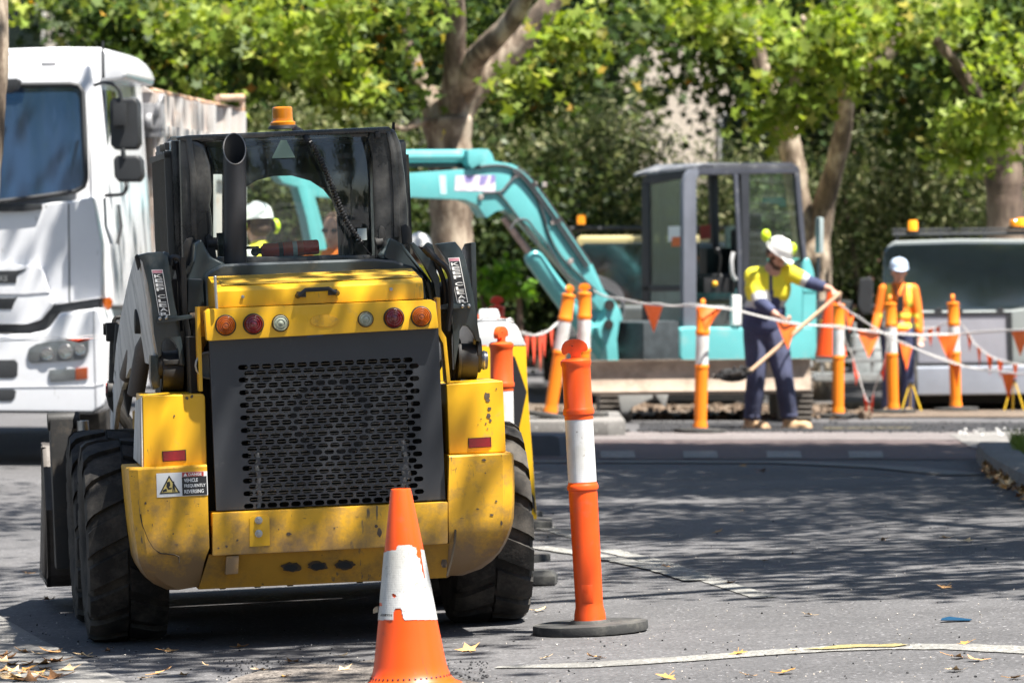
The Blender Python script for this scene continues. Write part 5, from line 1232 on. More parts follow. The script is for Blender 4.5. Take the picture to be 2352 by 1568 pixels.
b = B(); b.tube([T(500, 226, y=5.3), T(556, 224, y=6.9)], .030, 10); b.tube([T(556, 224, y=6.9), T(558, 300, y=6.9)], .022, 8); b.tube([(xb-.03, 2.4, Zt+.02), (xb-.03, 7.0, Zt+.02)], .020, 8)
b.build('tarp_roll', mat('rust_pipe', (.50, .30, .18), .7, var=.3, dirt=(.6, .55, .5), damt=.4), truck)
b = B(); b.box(T(352, 268, y=2.2), (.16, .16, .2)); b.cyl(T(362, 248, y=2.2), T(372, 250, y=2.2), .11, 16); b.box(T(344, 292, y=2.2), (.2, .14, .16)); b.cyl(T(336, 278, y=2.1), T(350, 278, y=2.1), .06, 12)
b.build('tarp_motor', mat('motor_grey', (.25, .25, .26), .5, var=.5, vscale=12), truck, bevel=.02)
# ================================================================ EXCAVATOR
TEAL = mat('teal_paint', (.12, .42, .43), .32, var=.07, dirt=(.28, .42, .40), damt=.15, dscale=4, bump=.03, coat=.3)
CABG = mat('cab_frame_grey', (.06, .064, .08), .4, var=.2, dirt=(.3, .3, .3), damt=.2, dscale=5)
CABK = mat('cab_frame_dark', (.026, .028, .034), .45, var=.25)
EF = Fr(Vector(((1650-CX)/F*43.9, 43.9, 0)), rz=rad(212)); E = EF.L
ex = thing('mini_excavator', 'teal mini excavator with raised arm and open cab in the work area', 'excavator', EF.M)
cc = EF.I @ Vector(((1588-CX)/F*43.0, 43.0, 1)); XF, YS = cc.x, cc.y
def es(name, pts, m, y=None, x=None, th=.06, bevel=.012, parent=ex, **k):
    vec = (0, -th, 0) if y is not None else (-th, 0, 0)
    return B().prism([E(a, b_, y=y, x=x) for a, b_ in pts], vec).build(name, m, parent, bevel=bevel, **k)
# side frame
es('cab_post', [(1570, 420), (1580, 395), (1602, 380), (1612, 392), (1600, 412), (1600, 762), (1570, 765)], mat('corner_post_grey', (.14, .15, .18), .4, var=.15), y=YS)
es('cab_post', [(1702, 395), (1722, 395), (1722, 765), (1708, 765)], CABK, y=YS)
es('roof_side_rail', [(1600, 380), (1620, 376), (1790, 373), (1820, 374), (1836, 384), (1838, 398), (1602, 402)], CABG, y=YS, th=.08)
es('cab_post', [(1826, 396), (1838, 396), (1862, 700), (1864, 760), (1850, 760), (1846, 600), (1836, 520)], CABG, y=YS)
es('lower_side_panel', [(1722, 615), (1848, 610), (1862, 760), (1722, 764)], CABK, y=YS-.01, th=.05)
es('side_window', [(1722, 402), (1815, 400), (1828, 415), (1846, 612), (1722, 616)], glass_mat('exc_glass', (.70, .84, .78), .05, .9, haze=.06), y=YS-.02, th=.006, bevel=0)
es('teal_visor', [(1751, 455), (1796, 453), (1804, 458), (1805, 475), (1792, 475), (1788, 468), (1751, 466)], mat('visor_teal', (.10, .42, .40), .5), y=YS-.035, th=.004, bevel=0)
es('door_edge', [(1686, 400), (1696, 400), (1704, 560), (1706, 760), (1698, 760), (1694, 560)], CABG, y=YS+.03, th=.03)
# far side frame
es('far_post', [(1632, 395), (1650, 395), (1654, 620), (1640, 620)], CABK, y=YS-.85)
es('far_rail', [(1500, 395), (1700, 390), (1700, 402), (1500, 407)], CABK, y=YS-.88)
es('far_post', [(1520, 400), (1530, 400), (1530, 760), (1522, 760)], CABK, y=YS-.88)
# roof
r0 = E(1590, 378, y=YS); r1 = E(1830, 374, y=YS); zr = r0.z
b = B(); b.loft([[(XF-.0, YS, zr-.05), (XF+.02, YS-.95, zr-.10), (XF+.02, YS-.95, zr-.07), (XF-.02, YS, zr-.01)], [(XF-.25, YS, zr-.04), (XF-.25, YS-.95, zr-.05), (XF-.25, YS-.95, zr+.02), (XF-.25, YS, zr+.02)], [(r1.x+.02, YS, zr-.04), (r1.x+.02, YS-.95, zr-.04), (r1.x+.02, YS-.95, zr+.02), (r1.x+.02, YS, zr+.02)]])
b.build('cab_roof', mat('roof_grey', (.13, .135, .15), .45, var=.25, dirt=(.45, .45, .42), damt=.3), ex, bevel=.012)
# front frame
es('front_post', [(1473, 420), (1490, 415), (1493, 762), (1474, 762)], CABK, x=XF)
es('front_rail', [(1475, 408), (1490, 400), (1575, 392), (1578, 408), (1490, 424), (1475, 432)], CABK, x=XF)
es('front_sill', [(1474, 655), (1575, 655), (1575, 668), (1474, 670)], CABK, x=XF)
es('front_window', [(1490, 418), (1572, 408), (1572, 658), (1492, 660)], glass_mat('exc_glass', (.62, .74, .70)), x=XF-.01, th=.005, bevel=0)
es('lower_front_glass', [(1492, 668), (1572, 668), (1572, 758), (1492, 760)], mat('misty_glass', (.14, .20, .17), .3, var=.4, vscale=5, coat=.6), x=XF-.01, th=.01, bevel=0)
es('white_notice', [(1535, 520), (1568, 519), (1568, 552), (1535, 555)], WHT, x=XF+.004, th=.003, bevel=0)
es('orange_notice', [(1543, 545), (1570, 543), (1570, 565), (1543, 566)], mat('notice_orange', (.7, .15, .03), .5), x=XF+.008, th=.003, bevel=0)
es('red_notice', [(1608, 518), (1632, 516), (1632, 548), (1608, 550)], mat('notice_red', (.5, .06, .04), .5), y=YS-.86+.02, th=.004, bevel=0)
es('paper_notice', [(1665, 520), (1700, 518), (1700, 572), (1665, 572)], mat('notice_pale', (.30, .36, .28), .6, var=.3, vscale=20), y=YS-.84, th=.004, bevel=0)
es('paper_notice', [(1608, 560), (1636, 560), (1636, 592), (1608, 590)], mat('notice_grey', (.35, .38, .42), .6), y=YS-.8, th=.004, bevel=0)
# inside: seat, console, levers
b = B(); cx_ = E(1665, 640, y=YS-.45)
b.box(cx_+Vector((0, 0, -.02)), (.5, .5, .14)); b.box(cx_+Vector((-.28, 0, .22)), (.14, .46, .5)); b.box(cx_+Vector((-.30, 0, .55)), (.10, .26, .14)); b.build('seat', mat('seat_dark', (.02, .021, .023), .6, var=.3), ex, bevel=.05, seg=3)
b = B()
b.box(E(1642, 655, y=YS-.15), (.35, .16, .14)); b.box(E(1650, 600, y=YS-.75), (.35, .12, .25)); b.tube([E(1650, 640, y=YS-.15), E(1655, 590, y=YS-.13), E(1648, 575, y=YS-.13)], .014, 8); b.ball(E(1648, 575, y=YS-.13), .03)
b.mm(XF-.1, XF-1.0, YS-.9, YS-.05, .62, .72); b.build('console', PLAS, ex, bevel=.02)
b = B(); b.ball(E(1642, 652, y=YS-.05), .028); b.build('yellow_knob', mat('knob_yellow', (.8, .4, .02), .4), ex)
b = B(); b.tube(spline([E(1684, 580, y=YS+.02), E(1680, 600, y=YS+.03), E(1682, 630, y=YS+.03), E(1690, 642, y=YS+.02)]), .02, 8); b.build('grab_handle', mat('handle_grey', (.45, .45, .45), .4), ex)
b = B(); b.cyl(E(1641, 505, y=YS-.9), E(1641, 490, y=YS-.9), .04, 14); b.build('work_lamp', mat('lamp_amber', (.8, .28, .01), .3, emit=.6), ex)
# teal body
es('body_skirt', [(1562, 752), (1590, 750), (1700, 752), (1868, 750), (1872, 820), (1862, 826), (1700, 830), (1580, 832), (1562, 826)], TEAL, y=YS+.06, th=1.1, bevel=.04, seg=3)
es('counterweight', [(1844, 612), (1850, 594), (1860, 592), (1870, 620), (1876, 660), (1877, 800), (1872, 826), (1846, 828), (1842, 760)], TEAL, y=YS+.02, th=1.15, bevel=.05, seg=3)
es('body_joint', [(1846, 668), (1874, 668), (1874, 672), (1846, 672)], mat('teal_shade', (.05, .25, .25), .5), y=YS+.024, th=.01, bevel=0)
es('rear_lower_panel', [(1800, 640), (1846, 640), (1848, 752), (1800, 752)], TEAL, y=YS+.01, th=.2, bevel=.03)
es('control_box', [(1478, 740), (1560, 736), (1562, 828), (1478, 832)], mat('box_dark', (.05, .06, .065), .5, var=.4, vscale=8), y=YS+.04, th=.7, bevel=.02)
b = B(); b.box(E(1690, 712, y=YS+.05), (.10, .05, .28)); b.build('white_canister', WHT, ex, bevel=.02)
b = B(); b.tube([E(1878, 690, y=YS-.1), E(1880, 590, y=YS-.1)], .018, 8); b.build('mirror_pole', CABK, ex)
b = B(); b.box(E(1882, 540, y=YS-.1), (.05, .08, .34)); b.build('mirror', mat('mirror_back', (.35, .42, .42), .3, var=.2), ex, bevel=.02)
# boom and arm traced in their own upright plane
YB = YS-.42
def bp(name, pts, m=TEAL, y=YB, th=.17, bevel=.012, **k): return es(name, pts, m, y=y+th/2, th=th, bevel=bevel, **k)
bp('boom', [(1086, 388), (1092, 372), (1090, 352), (1100, 342), (1122, 343), (1130, 352), (1136, 370), (1177, 377), (1204, 390), (1218, 404), (1290, 500), (1361, 606), (1388, 668), (1410, 690), (1404, 716), (1377, 712), (1323, 641), (1264, 575), (1212, 517), (1180, 492), (1160, 482), (1140, 486), (1118, 501), (1107, 486), (1097, 471), (1069, 459), (1000, 456), (940, 453), (760, 452), (760, 398), (935, 398)])
bp('cylinder_bracket', [(1075, 345), (1100, 343), (1108, 352), (1110, 372), (1085, 388), (1075, 375)], th=.26)
bp('arm', [(640, 372), (690, 366), (760, 395), (790, 398), (800, 430), (776, 456), (724, 452), (742, 520), (756, 600), (762, 680), (742, 684), (726, 610), (704, 500), (684, 430), (650, 420), (630, 395)], th=.15, y=YB)
b = B(); b.m = 0; b.tube([E(910, 360, y=YB), E(1072, 359, y=YB)], [.062, .062], 16); b.tube([E(760, 368, y=YB), E(915, 362, y=YB)], .035, 12)
b.build('arm_cylinder', TEAL, ex); b = B(); b.tube([E(930, 378, y=YB), E(1080, 378, y=YB)], .028, 8); b.build('arm_hose', PLAS, ex)
b = B(); b.tube([E(1226, 592, y=YB-.02), E(1392, 820, y=YB-.02)], .092, 18); b.ball(E(1226, 592, y=YB-.02), .09, 12); b.build('boom_cylinder', TEAL, ex)
b = B(); b.tube([E(1156, 498, y=YB-.02), E(1228, 596, y=YB-.02)], .035, 12); b.build('cylinder_rod', mat('rod_grey_red', (.35, .27, .25), .35, metal=.4, var=.3, vscale=12), ex)
bp('swing_post', [(1398, 690), (1412, 690), (1425, 712), (1432, 736), (1424, 740), (1418, 780), (1422, 830), (1396, 832), (1392, 790), (1376, 770), (1372, 752), (1388, 736)], th=.30, bevel=.03)
b = B(); b.cyl(E(1400, 700, y=YB+.18), E(1400, 700, y=YB-.18), .05, 14); b.cyl(E(1398, 745, y=YB+.2), E(1398, 745, y=YB-.2), .045, 14); b.build('pivot_pin', DARK, ex)
b = B(); 
for y_, pts in ((YB+.10, [(1090, 386), (1135, 380), (1175, 386), (1205, 410), (1240, 470), (1262, 540), (1290, 590), (1340, 640), (1370, 668)]), (YB+.10, [(1110, 444), (1150, 440), (1165, 425), (1182, 405)]), (YB+.12, [(1172, 528), (1185, 508), (1210, 506), (1230, 530), (1255, 560), (1300, 630), (1345, 660)]), (YB+.10, [(1140, 440), (1160, 460), (1205, 520), (1235, 560)])):
    b.tube(spline([E(a, c, y=y_) for a, c in pts]), .011, 6)
for k in range(4): b.tube(spline([E(a, c+k*7, y=YB+.02*k) for a, c in ((1350, 630), (1390, 642), (1420, 662), (1432, 690), (1425, 715), (1408, 725))]), .016, 6)
for k in range(3): b.tube(spline([E(a-k*6, c+k*4, y=YB+.11) for a, c in ((1190, 385), (1222, 412), (1290, 505), (1358, 606))]), .010, 6)
b.build('boom_hose', mat('hose_grey', (.07, .07, .075), .6, var=.3), ex)
b = B()
for a, c in ((1186, 402), (1228, 424), (1250, 424), (1270, 510), (1284, 506), (1310, 600), (1104, 452)): b.box(E(a, c, y=YB+.1), (.05, .02, .05))
b.build('hose_clamp', mat('clamp_grey', (.30, .26, .24), .5), ex, bevel=.008)
# weathered film on the side of the boom (letters too blurred to read)
b = B(); b.m = 0; b.poly([E(a, c, y=YB+.0875) for a, c in ((1046, 403), (1138, 402), (1138, 440), (1044, 438))]); b.m = 1
for pts in ([(1066, 404), (1090, 404), (1084, 418), (1070, 420)], [(1104, 403), (1122, 403), (1112, 424), (1100, 426)], [(1128, 402), (1138, 402), (1138, 416), (1126, 424)]): b.poly([E(a, c, y=YB+.089) for a, c in pts])
b.m = 2; b.poly([E(a, c, y=YB+.0875) for a, c in ((1008, 402), (1024, 402), (1026, 446), (1012, 446))])
b.build('boom_sticker', [mat('faded_film', (.62, .55, .62), .5, var=.25, vscale=14), mat('faded_purple', (.25, .22, .45), .5), mat('pale_teal', (.45, .70, .72), .5)], ex)
# undercarriage turned to the camera: blade and tracks (world axes)
Ei = EF.I
def trk(x0, x1):
    D0 = 42.35; xa = (x0-CX)/F*D0; xb_ = (x1-CX)/F*D0; b = B(); r = .23; pr = []
    for k in range(13): a = PI/2+PI*k/12; pr.append((D0+r+r*math.cos(a), r+r*math.sin(a)))
    for k in range(13): a = -PI/2+PI*k/12; pr.append((D0+1.75+r*math.cos(a), r+r*math.sin(a)))
    b.prism([(xa, y, z) for y, z in pr], (xb_-xa, 0, 0))
    for k in range(26):
        t = k/26*2; pass
    for k in range(9):
        b.box(((xa+xb_)/2, D0-.005, .04+k*.05), (xb_-xa+.01, .04, .022))
    return xform(b, Ei).build('track', mat('dusty_track', (.16, .14, .12), .8, var=.35, vscale=8, bump=.3), ex, bevel=.01)
trk(1378, 1452); trk(1792, 1866)
b = B(); D0 = 42.0
prf = [(D0, W(0, 908, D0).z), (D0-.02, W(0, 900, D0).z), (D0+.04, W(0, 870, D0).z), (D0+.03, W(0, 842, D0).z), (D0-.01, W(0, 828, D0).z), (D0+.06, W(0, 828, D0).z), (D0+.10, W(0, 905, D0).z)]
xa = W(1346, 0, D0).x; xb_ = W(1862, 0, D0).x; b.prism([(xa, y, z) for y, z in prf], (xb_-xa, 0, .02)); xform(b, Ei).build('dozer_blade', mat('muddy_blade', (.46, .36, .28), .8, var=.2, dirt=(.22, .17, .13), damt=.45, dscale=4, spots=(.5, .45, .4), samt=.1, bump=.15), ex, bevel=.008)
b = B()
for pts in ([(1420, 906), (1500, 906), (1498, 915), (1452, 935), (1440, 952), (1428, 952)], [(1505, 906), (1535, 906), (1528, 935), (1518, 925)], [(1820, 830), (1866, 828), (1868, 842), (1822, 846)]): b.prism([W(a, c, D0+.18) for a, c in pts], (0, .12, 0))
xform(b, Ei).build('blade_arm', mat('dusty_grey_steel', (.34, .34, .33), .6, var=.25), ex, bevel=.006)
b = B(); b.box(tuple(W(1600, 880, 43.3)), (1.2, 1.2, .30)); b.cyl(W(1600, 850, 43.5), W(1600, 826, 43.5), .42, 24); xform(b, Ei).build('undercarriage_frame', DARK, ex, bevel=.02)
# ================================================================ YELLOW UTILITY (behind the boom)
YF_ = Fr(Vector(((1500-CX)/F*51, 51, zg(0, 51))), rz=rad(-2)); Y = YF_.L
yv = thing('yellow_work_van', 'dull yellow work van with dark windscreen and amber beacon behind the excavator', 'van', YF_.M)
YV = mat('van_dull_yellow', (.50, .42, .20), .4, var=.1, coat=.3); VG = mat('van_dark_glass', (.012, .018, .022), .05, spec=.9, coat=.8)
VG.node_tree.nodes['Principled BSDF'].inputs['IOR'].default_value = 2.0
def ys_(name, pts, y, th, m, bevel=.02, parent=yv, fr=Y): return B().prism([fr(a, b_, y=y) for a, b_ in pts], (0, th, 0)).build(name, m, parent, bevel=bevel, seg=3)
ys_('van_body', [(1296, 700), (1318, 560), (1330, 541), (1690, 539), (1706, 560), (1716, 700), (1716, 870), (1296, 872)], .05, 3.6, YV, .05)
ys_('windscreen', [(1322, 690), (1334, 565), (1342, 558), (1680, 556), (1690, 566), (1698, 690)], 0, .06, VG, .01)
ys_('van_nose', [(1290, 715), (1300, 700), (1712, 700), (1720, 715), (1720, 840), (1290, 842)], -.35, .5, mat('van_nose_grey', (.08, .09, .09), .4, coat=.3), .06)
ys_('headlight', [(1300, 740), (1340, 740), (1340, 775), (1300, 775)], -.37, .04, hm, .01); ys_('headlight', [(1670, 740), (1710, 740), (1710, 775), (1670, 775)], -.37, .04, hm, .01)
b = B(); b.tube([Y(1310, 526, y=.6), Y(1700, 524, y=.6)], .03, 8); b.tube([Y(1330, 541, y=.6), Y(1330, 526, y=.6)], .02, 6); b.tube([Y(1680, 541, y=.6), Y(1680, 526, y=.6)], .02, 6); b.build('roof_bar', TRIM, yv)
def beacon(fr, px, py, y, par, col=(.85, .28, .01), em=0.0, r=.045, h_=.10):
    c = fr(px, py, y=y); b = B(); R = Matrix.Translation(c); b.lathe([(r, 0), (r, h_*.8), (r*.8, h_), (.0005, h_)], 16, R); b.build('beacon', mat('beacon_lit' if em else 'beacon_plain', col, .25, emit=em, coat=.4), par)
    b = B(); b.lathe([(.0005, -.03), (r*1.4, -.03), (r*1.4, 0), (.0005, 0)], 16, R); b.build('beacon_base', PLAS, par)
beacon(Y, 1335, 515, .6, yv, em=.5)
for x in (-.8, .8):
    for y in (.3, 2.8): road_wheel(x, y, .33, .22, yv)
# ================================================================ WHITE VAN (right)
WF_ = Fr(Vector(((2232-CX)/F*48.3, 48.3, zg(0, 48.3))), rz=rad(-5)); V = WF_.L
wv_ = thing('white_work_van', 'white work van with wide windscreen and roof beacons parked at far right', 'van', WF_.M)
VW = mat('van_white', (.33, .36, .35), .35, var=.06, dirt=(.35, .37, .35), damt=.2, coat=.3)
def vs_(name, pts, y, th, m, bevel=.02): return ys_(name, pts, y, th, m, bevel, wv_, V)
vs_('van_body', [(2024, 715), (2030, 590), (2038, 566), (2052, 554), (2200, 549), (2410, 550), (2428, 566), (2438, 715), (2440, 900), (2024, 900)], .10, 4.2, VW, .025)
vs_('windscreen', [(2027, 708), (2031, 580), (2036, 568), (2056, 562), (2200, 558), (2404, 558), (2420, 572), (2430, 690), (2320, 712), (2150, 714)], 0, .08, VG, .015)
w2 = [o for o in kids(wv_) if o.name.startswith('windscreen')][0]
for v in w2.data.vertices: v.co.y += (v.co.z-1.3)*.12-.02
vs_('front_panel', [(2028, 712), (2150, 714), (2320, 712), (2432, 700), (2440, 840), (2028, 842)], -.06, .2, VW, .03)
vs_('white_bonnet_panel', [(2108, 725), (2318, 722), (2320, 832), (2108, 834)], -.08, .05, mat('panel_pale', (.36, .36, .40), .35, coat=.2), .015)
vs_('panel_frame', [(2311, 716), (2324, 716), (2328, 860), (2316, 860)], -.09, .06, TRIM, .006); vs_('panel_frame', [(2085, 718), (2311, 716), (2311, 722), (2085, 724)], -.09, .06, TRIM, .004)
vs_('bumper', [(2024, 843), (2440, 838), (2442, 904), (2060, 908), (2030, 902)], -.16, .4, mat('bumper_grey_white', (.34, .37, .43), .35, coat=.3), .03)
vs_('bumper_gap', [(2040, 836), (2436, 832), (2436, 843), (2040, 846)], -.10, .1, TRIM, .004)
for a in (2148, 2196, 2290): vs_('wiper_pivot', [(a, 708), (a+14, 706), (a+16, 716), (a, 718)], -.08, .06, TRIM, .006)
b = B(); b.tube([V(2050, 538, y=.5), V(2430, 534, y=.5)], .022, 8); b.tube([V(2050, 528, y=.5), V(2430, 524, y=.5)], .012, 8)
for a in (2060, 2160, 2260, 2360): b.tube([V(a, 552, y=.5), V(a, 526, y=.5)], .015, 6)
b.build('roof_rack', TRIM, wv_)
beacon(V, 2097, 530, .5, wv_, em=2.5, r=.05, h_=.11); beacon(V, 2346, 520, .5, wv_, em=1.2, r=.05, h_=.09); beacon(V, 2330, 520, .5, wv_, em=0, r=.05, h_=.07)
vs_('mirror', [(1974, 640), (2000, 636), (2006, 650), (2004, 712), (1996, 722), (1978, 718), (1970, 700)], -.1, .10, TRIM, .02)
b = B(); b.tube([V(1995, 700, y=0), V(2035, 712, y=.1)], .02, 8); b.build('mirror_arm', TRIM, wv_)
for x in (-.82, .82):
    for y in (.5, 3.4): road_wheel(x, y, .30, .22, wv_)
b = B(); b.mm(-.85, .85, .1, 4.2, .10, .3); b.build('underbody', VOIDM, wv_)
# ================================================================ GREY TRAILER between excavator and van
RF = Fr(Vector(((1960-CX)/F*47.2, 47.2, zg(0, 47.2)))); Rl = RF.L
tr = thing('plant_trailer', 'grey steel plant trailer between the excavator and the white van', 'trailer', RF.M)
GS = mat('galvanised_steel', (.36, .38, .38), .45, metal=.4, var=.25, vscale=6)
b = B()
for y0, y1 in ((800, 806), (824, 832), (858, 866)): b.prism([Rl(a, c, y=0) for a, c in ((1872, y0), (2035, y0), (2035, y1), (1872, y1))], (0, .05, 0))
for x0 in (1885, 1922, 1960, 2000, 2028): b.prism([Rl(a, c, y=.01) for a, c in ((x0, 740), (x0+7, 740), (x0+7, 866), (x0, 866))], (0, .04, 0))
b.build('tail_frame', GS, tr, bevel=.006)
B().prism([Rl(a, c, y=.2) for a, c in ((1872, 866), (2040, 866), (2040, 876), (1872, 876))], (0, 2.2, 0)).build('deck', GS, tr, bevel=.01)
B().prism([Rl(a, c, y=.3) for a, c in ((1960, 770), (2020, 765), (2028, 850), (2010, 862), (1966, 860))], (0, .5, 0)).build('engine_cover', mat('worn_silver', (.42, .45, .45), .4, var=.4, vscale=7), tr, bevel=.04)
B().prism([Rl(a, c, y=1.2) for a, c in ((1875, 690), (1960, 690), (1960, 800), (1875, 800))], (0, .6, 0)).build('tool_bin', mat('bin_dark', (.05, .055, .055), .6, var=.4), tr, bevel=.02)
B().prism([Rl(a, c, y=.5) for a, c in ((1885, 735), (1920, 735), (1920, 760), (1885, 760))], (0, .2, 0)).build('yellow_tub', mat('tub_yellow', (.55, .42, .04), .5), tr, bevel=.01)
for x in (-.62, .62): road_wheel(x, 1.0, .3, .2, tr)
# distant small traffic cone with collar behind the outstretched hand
def small_cone(px, py, D, label):
    s = thing('traffic_cone', label, 'traffic cone', Matrix.Translation(Vector(((px-CX)/F*D, D, zg(0, D)))))
    B().lathe([(.16, .03), (.03, .70), (.0005, .705)], 20).build('cone_body', ORF, s); B().box((0, 0, .015), (.36, .36, .03)).build('base', BRUB, s, bevel=.01); B().lathe([(.125, .20), (.075, .46)], 20).build('reflective_collar', WHT, s); return s
c_ = small_cone(1908, 0, 46.0, 'distant traffic cone standing on the trailer end behind the shovel worker'); c_.location.z = .50
# yellow folding stands by the van
def stand(px, py, label, h_=.28):
    p = G(px, py); s = thing('folding_stand', label, 'stand', Matrix.Translation(p)); ym_ = mat('stand_yellow', (.72, .46, .02), .5)
    for sx, sy in ((-.10, -.06), (.10, -.06), (.0, .10)): B().tube([(sx*.1, 0, h_), (sx, sy, 0)], .008, 6).build('leg', ym_, s)
    B().box((0, 0, h_), (.05, .05, .03)).build('head', TRIM, s, bevel=.005); return s
stand(2092, 945, 'small yellow folding stand beside the woman in orange'); stand(2328, 944, 'small yellow folding stand at far right under the bunting', .30)
# ================================================================ PEOPLE
SKIN = mat('skin', (.48, .26, .18), .55, var=.10, vscale=20); SKIN2 = mat('skin_light', (.55, .32, .24), .55, var=.1, vscale=20)
NAVY = mat('navy_cloth', (.045, .055, .12), .85, var=.3, vscale=9, bump=.4, bscale=18); HIY = mat('hi_vis_yellow', (.78, .68, .03), .75, var=.12, bump=.3, bscale=18)
HIO = mat('hi_vis_orange', (.90, .20, .01), .75, var=.12, bump=.3, bscale=18); TAPE = mat('reflective_tape', (.50, .50, .49), .5, var=.08); LTAPE = mat('lime_tape', (.75, .72, .08), .6)
HELM = mat('helmet_white', (.78, .77, .74), .3, var=.04, coat=.4); HELB = mat('helmet_pale_blue', (.50, .60, .74), .3, var=.04, coat=.4); MUFF = mat('lime_muff', (.58, .80, .02), .4, var=.05)
BOOT = mat('tan_boot', (.48, .32, .18), .75, var=.2, vscale=12); HAIR = mat('brown_hair', (.07, .035, .02), .7, var=.3, vscale=30); EYE = mat('eye_dark', (.02, .015, .012), .3); LIP = mat('lips', (.30, .11, .09), .5)
def capsule(b, a, c, r0, r1, n=10):
    a = Vector(a); c = Vector(c); b.tube([a, a.lerp(c, .5), c], [r0, (r0+r1)/2*1.04, r1], n); b.ball(a, r0, 10); b.ball(c, r1, 10)
def basis(f):
    f = Vector(f).normalized(); u = Vector((0, 0, 1)); r = f.cross(u).normalized(); u = r.cross(f); return f, r, u   # forward, right, up
def head_mesh(b, c, f, k=1.0):
    f, r, u = basis(f); M = Matrix((r, f, u)).transposed()
    c = Vector(c); P = lambda x, y, z: c+r*x*k+f*y*k+u*z*k
    b.ball(P(0, -.005, .03), (.076*k, .094*k, .094*k), 16, M); b.ball(P(0, .025, -.04), (.058*k, .066*k, .075*k), 14, M)
    b.ball(P(0, .062, -.088), (.028*k, .028*k, .024*k), 10, M)                    # chin
    b.tube([P(0, .085, .022), P(0, .103, -.02), P(0, .112, -.03), P(0, .095, -.038)], [.008*k, .012*k, .016*k, .013*k], 8)  # nose
    for s in (-1, 1):
        b.ball(P(s*.078, -.008, -.005), (.012*k, .02*k, .032*k), 8, M)            # ear
        b.ball(P(s*.032, .074, .032), (.024*k, .016*k, .010*k), 8, M)             # brow
        b.ball(P(s*.036, .062, -.02), (.022*k, .022*k, .020*k), 8, M)             # cheek
    b.ball(P(0, .090, -.058), (.024*k, .012*k, .010*k), 8, M)                     # mouth
    return P, M
def hand(b, wr, d, n, k=1.0, curl=.6):
    "palm and five fingers; d = along the hand, n = palm normal"
    d = Vector(d).normalized(); n = Vector(n); n = (n-d*n.dot(d)).normalized(); s = d.cross(n); wr = Vector(wr)
    M = Matrix((s, d, n)).transposed(); b.ball(wr+d*.05*k, (.040*k, .052*k, .016*k), 12, M)
    for i, (o, l) in enumerate(((-.030, .062), (-.010, .074), (.011, .070), (.030, .054))):
        p = wr+d*.088*k+s*o*k; a = 0; pts = [p-d*.02*k, p]
        for j in range(3):
            a += curl*(.7+.2*i*.3); p = p+(d*math.cos(a)+n*math.sin(a))*l*k/3*1.15; pts.append(p)
        b.tube(pts, [.0105*k, .0105*k, .010*k, .009*k, .0075*k], 8)
    p = wr+d*.03*k-s*.03*k; b.tube([p, p-s*.028*k+d*.02*k+n*.01*k, p-s*.030*k+d*.048*k+n*.028*k*(1+curl)], [.014*k, .012*k, .009*k], 8)
def helmet(par, P, M, k, m, muffs=None, tilt=0, brim=True):
    b = B(); c = P(0, -.005, .055); f = M.col[1]; r = M.col[0]; u = M.col[2]
    T_ = Matrix.Translation(c) @ M.to_4x4() @ Matrix.Diagonal((1.0, 1.18, 1.0, 1)).to_4x4()
    b.lathe([(.112*k, -.012), (.106*k, .004), (.104*k, .03*k), (.094*k, .065*k), (.07*k, .093*k), (.035*k, .108*k), (.0005, .111*k)], 24, T_)
    b.lathe([(.112*k, -.012), (.100*k, -.010), (.098*k, .02*k)], 24, T_)
    if brim: b.prism([P(-.085, .09, .045), P(-.05, .155, .032), (P(0, .172, .028)), P(.05, .155, .032), P(.085, .09, .045)], u*.006)
    b.tube([P(0, -.11, .10), P(0, -.05, .155), P(0, .03, .165), P(0, .10, .125)], [.01*k, .014*k, .014*k, .01*k], 6)
    b.build('helmet', m, par)
    if muffs:
        for s in (-1, 1):
            b = B(); b.m = 0; cm = P(s*.128*muffs[0], muffs[1], muffs[2]); Mm = Matrix((r, f, u)).transposed(); b.ball(cm, (.030*k, .040*k, .052*k), 14, Mm)
            b.m = 1; b.ball(cm-r*s*.022, (.014*k, .036*k, .046*k), 12, Mm); b.tube([cm, P(s*.11, muffs[1]*.5, muffs[2]*.4+.06)], .007, 6)
            b.build('ear_muff', [MUFF, PLAS], par)
def face(par, P, M, k, brows=True):
    for s in (-1, 1):
        b = B(); b.ball(P(s*.032, .082, .012), (.012*k, .008*k, .006*k), 8, M); b.build('eye', EYE, par)
    b = B(); b.ball(P(0, .101, -.060), (.020*k, .004*k, .005*k), 8, M); b.build('mouth', LIP, par)
def boot(par, a, toe, k=1.0):
    a = Vector(a); toe = Vector(toe); toe.z = 0; a0 = Vector((a.x, a.y, 0)); d = (toe-a0).normalized(); sd = d.cross(Vector((0, 0, 1)))
    b = B(); b.ball(a0+Vector((0, 0, .085)), (.055, .055, .085), 12); M = Matrix((sd, d, Vector((0, 0, 1)))).transposed()
    b.ball(a0+d*.03+Vector((0, 0, .04)), (.050, .09, .040), 12, M); b.ball(a0+d*.13+Vector((0, 0, .038)), (.055, .085, .038), 12, M); b.box(a0+d*.075+Vector((0, 0, .012)), (.10, .27, .024), M)
    organic('boot', b, BOOT, par, .011, 2)
def limb_chain(b, pts, rs):
    for (a, c), (r0, r1) in zip(zip(pts, pts[1:]), zip(rs, rs[1:])): capsule(b, a, c, r0, r1)
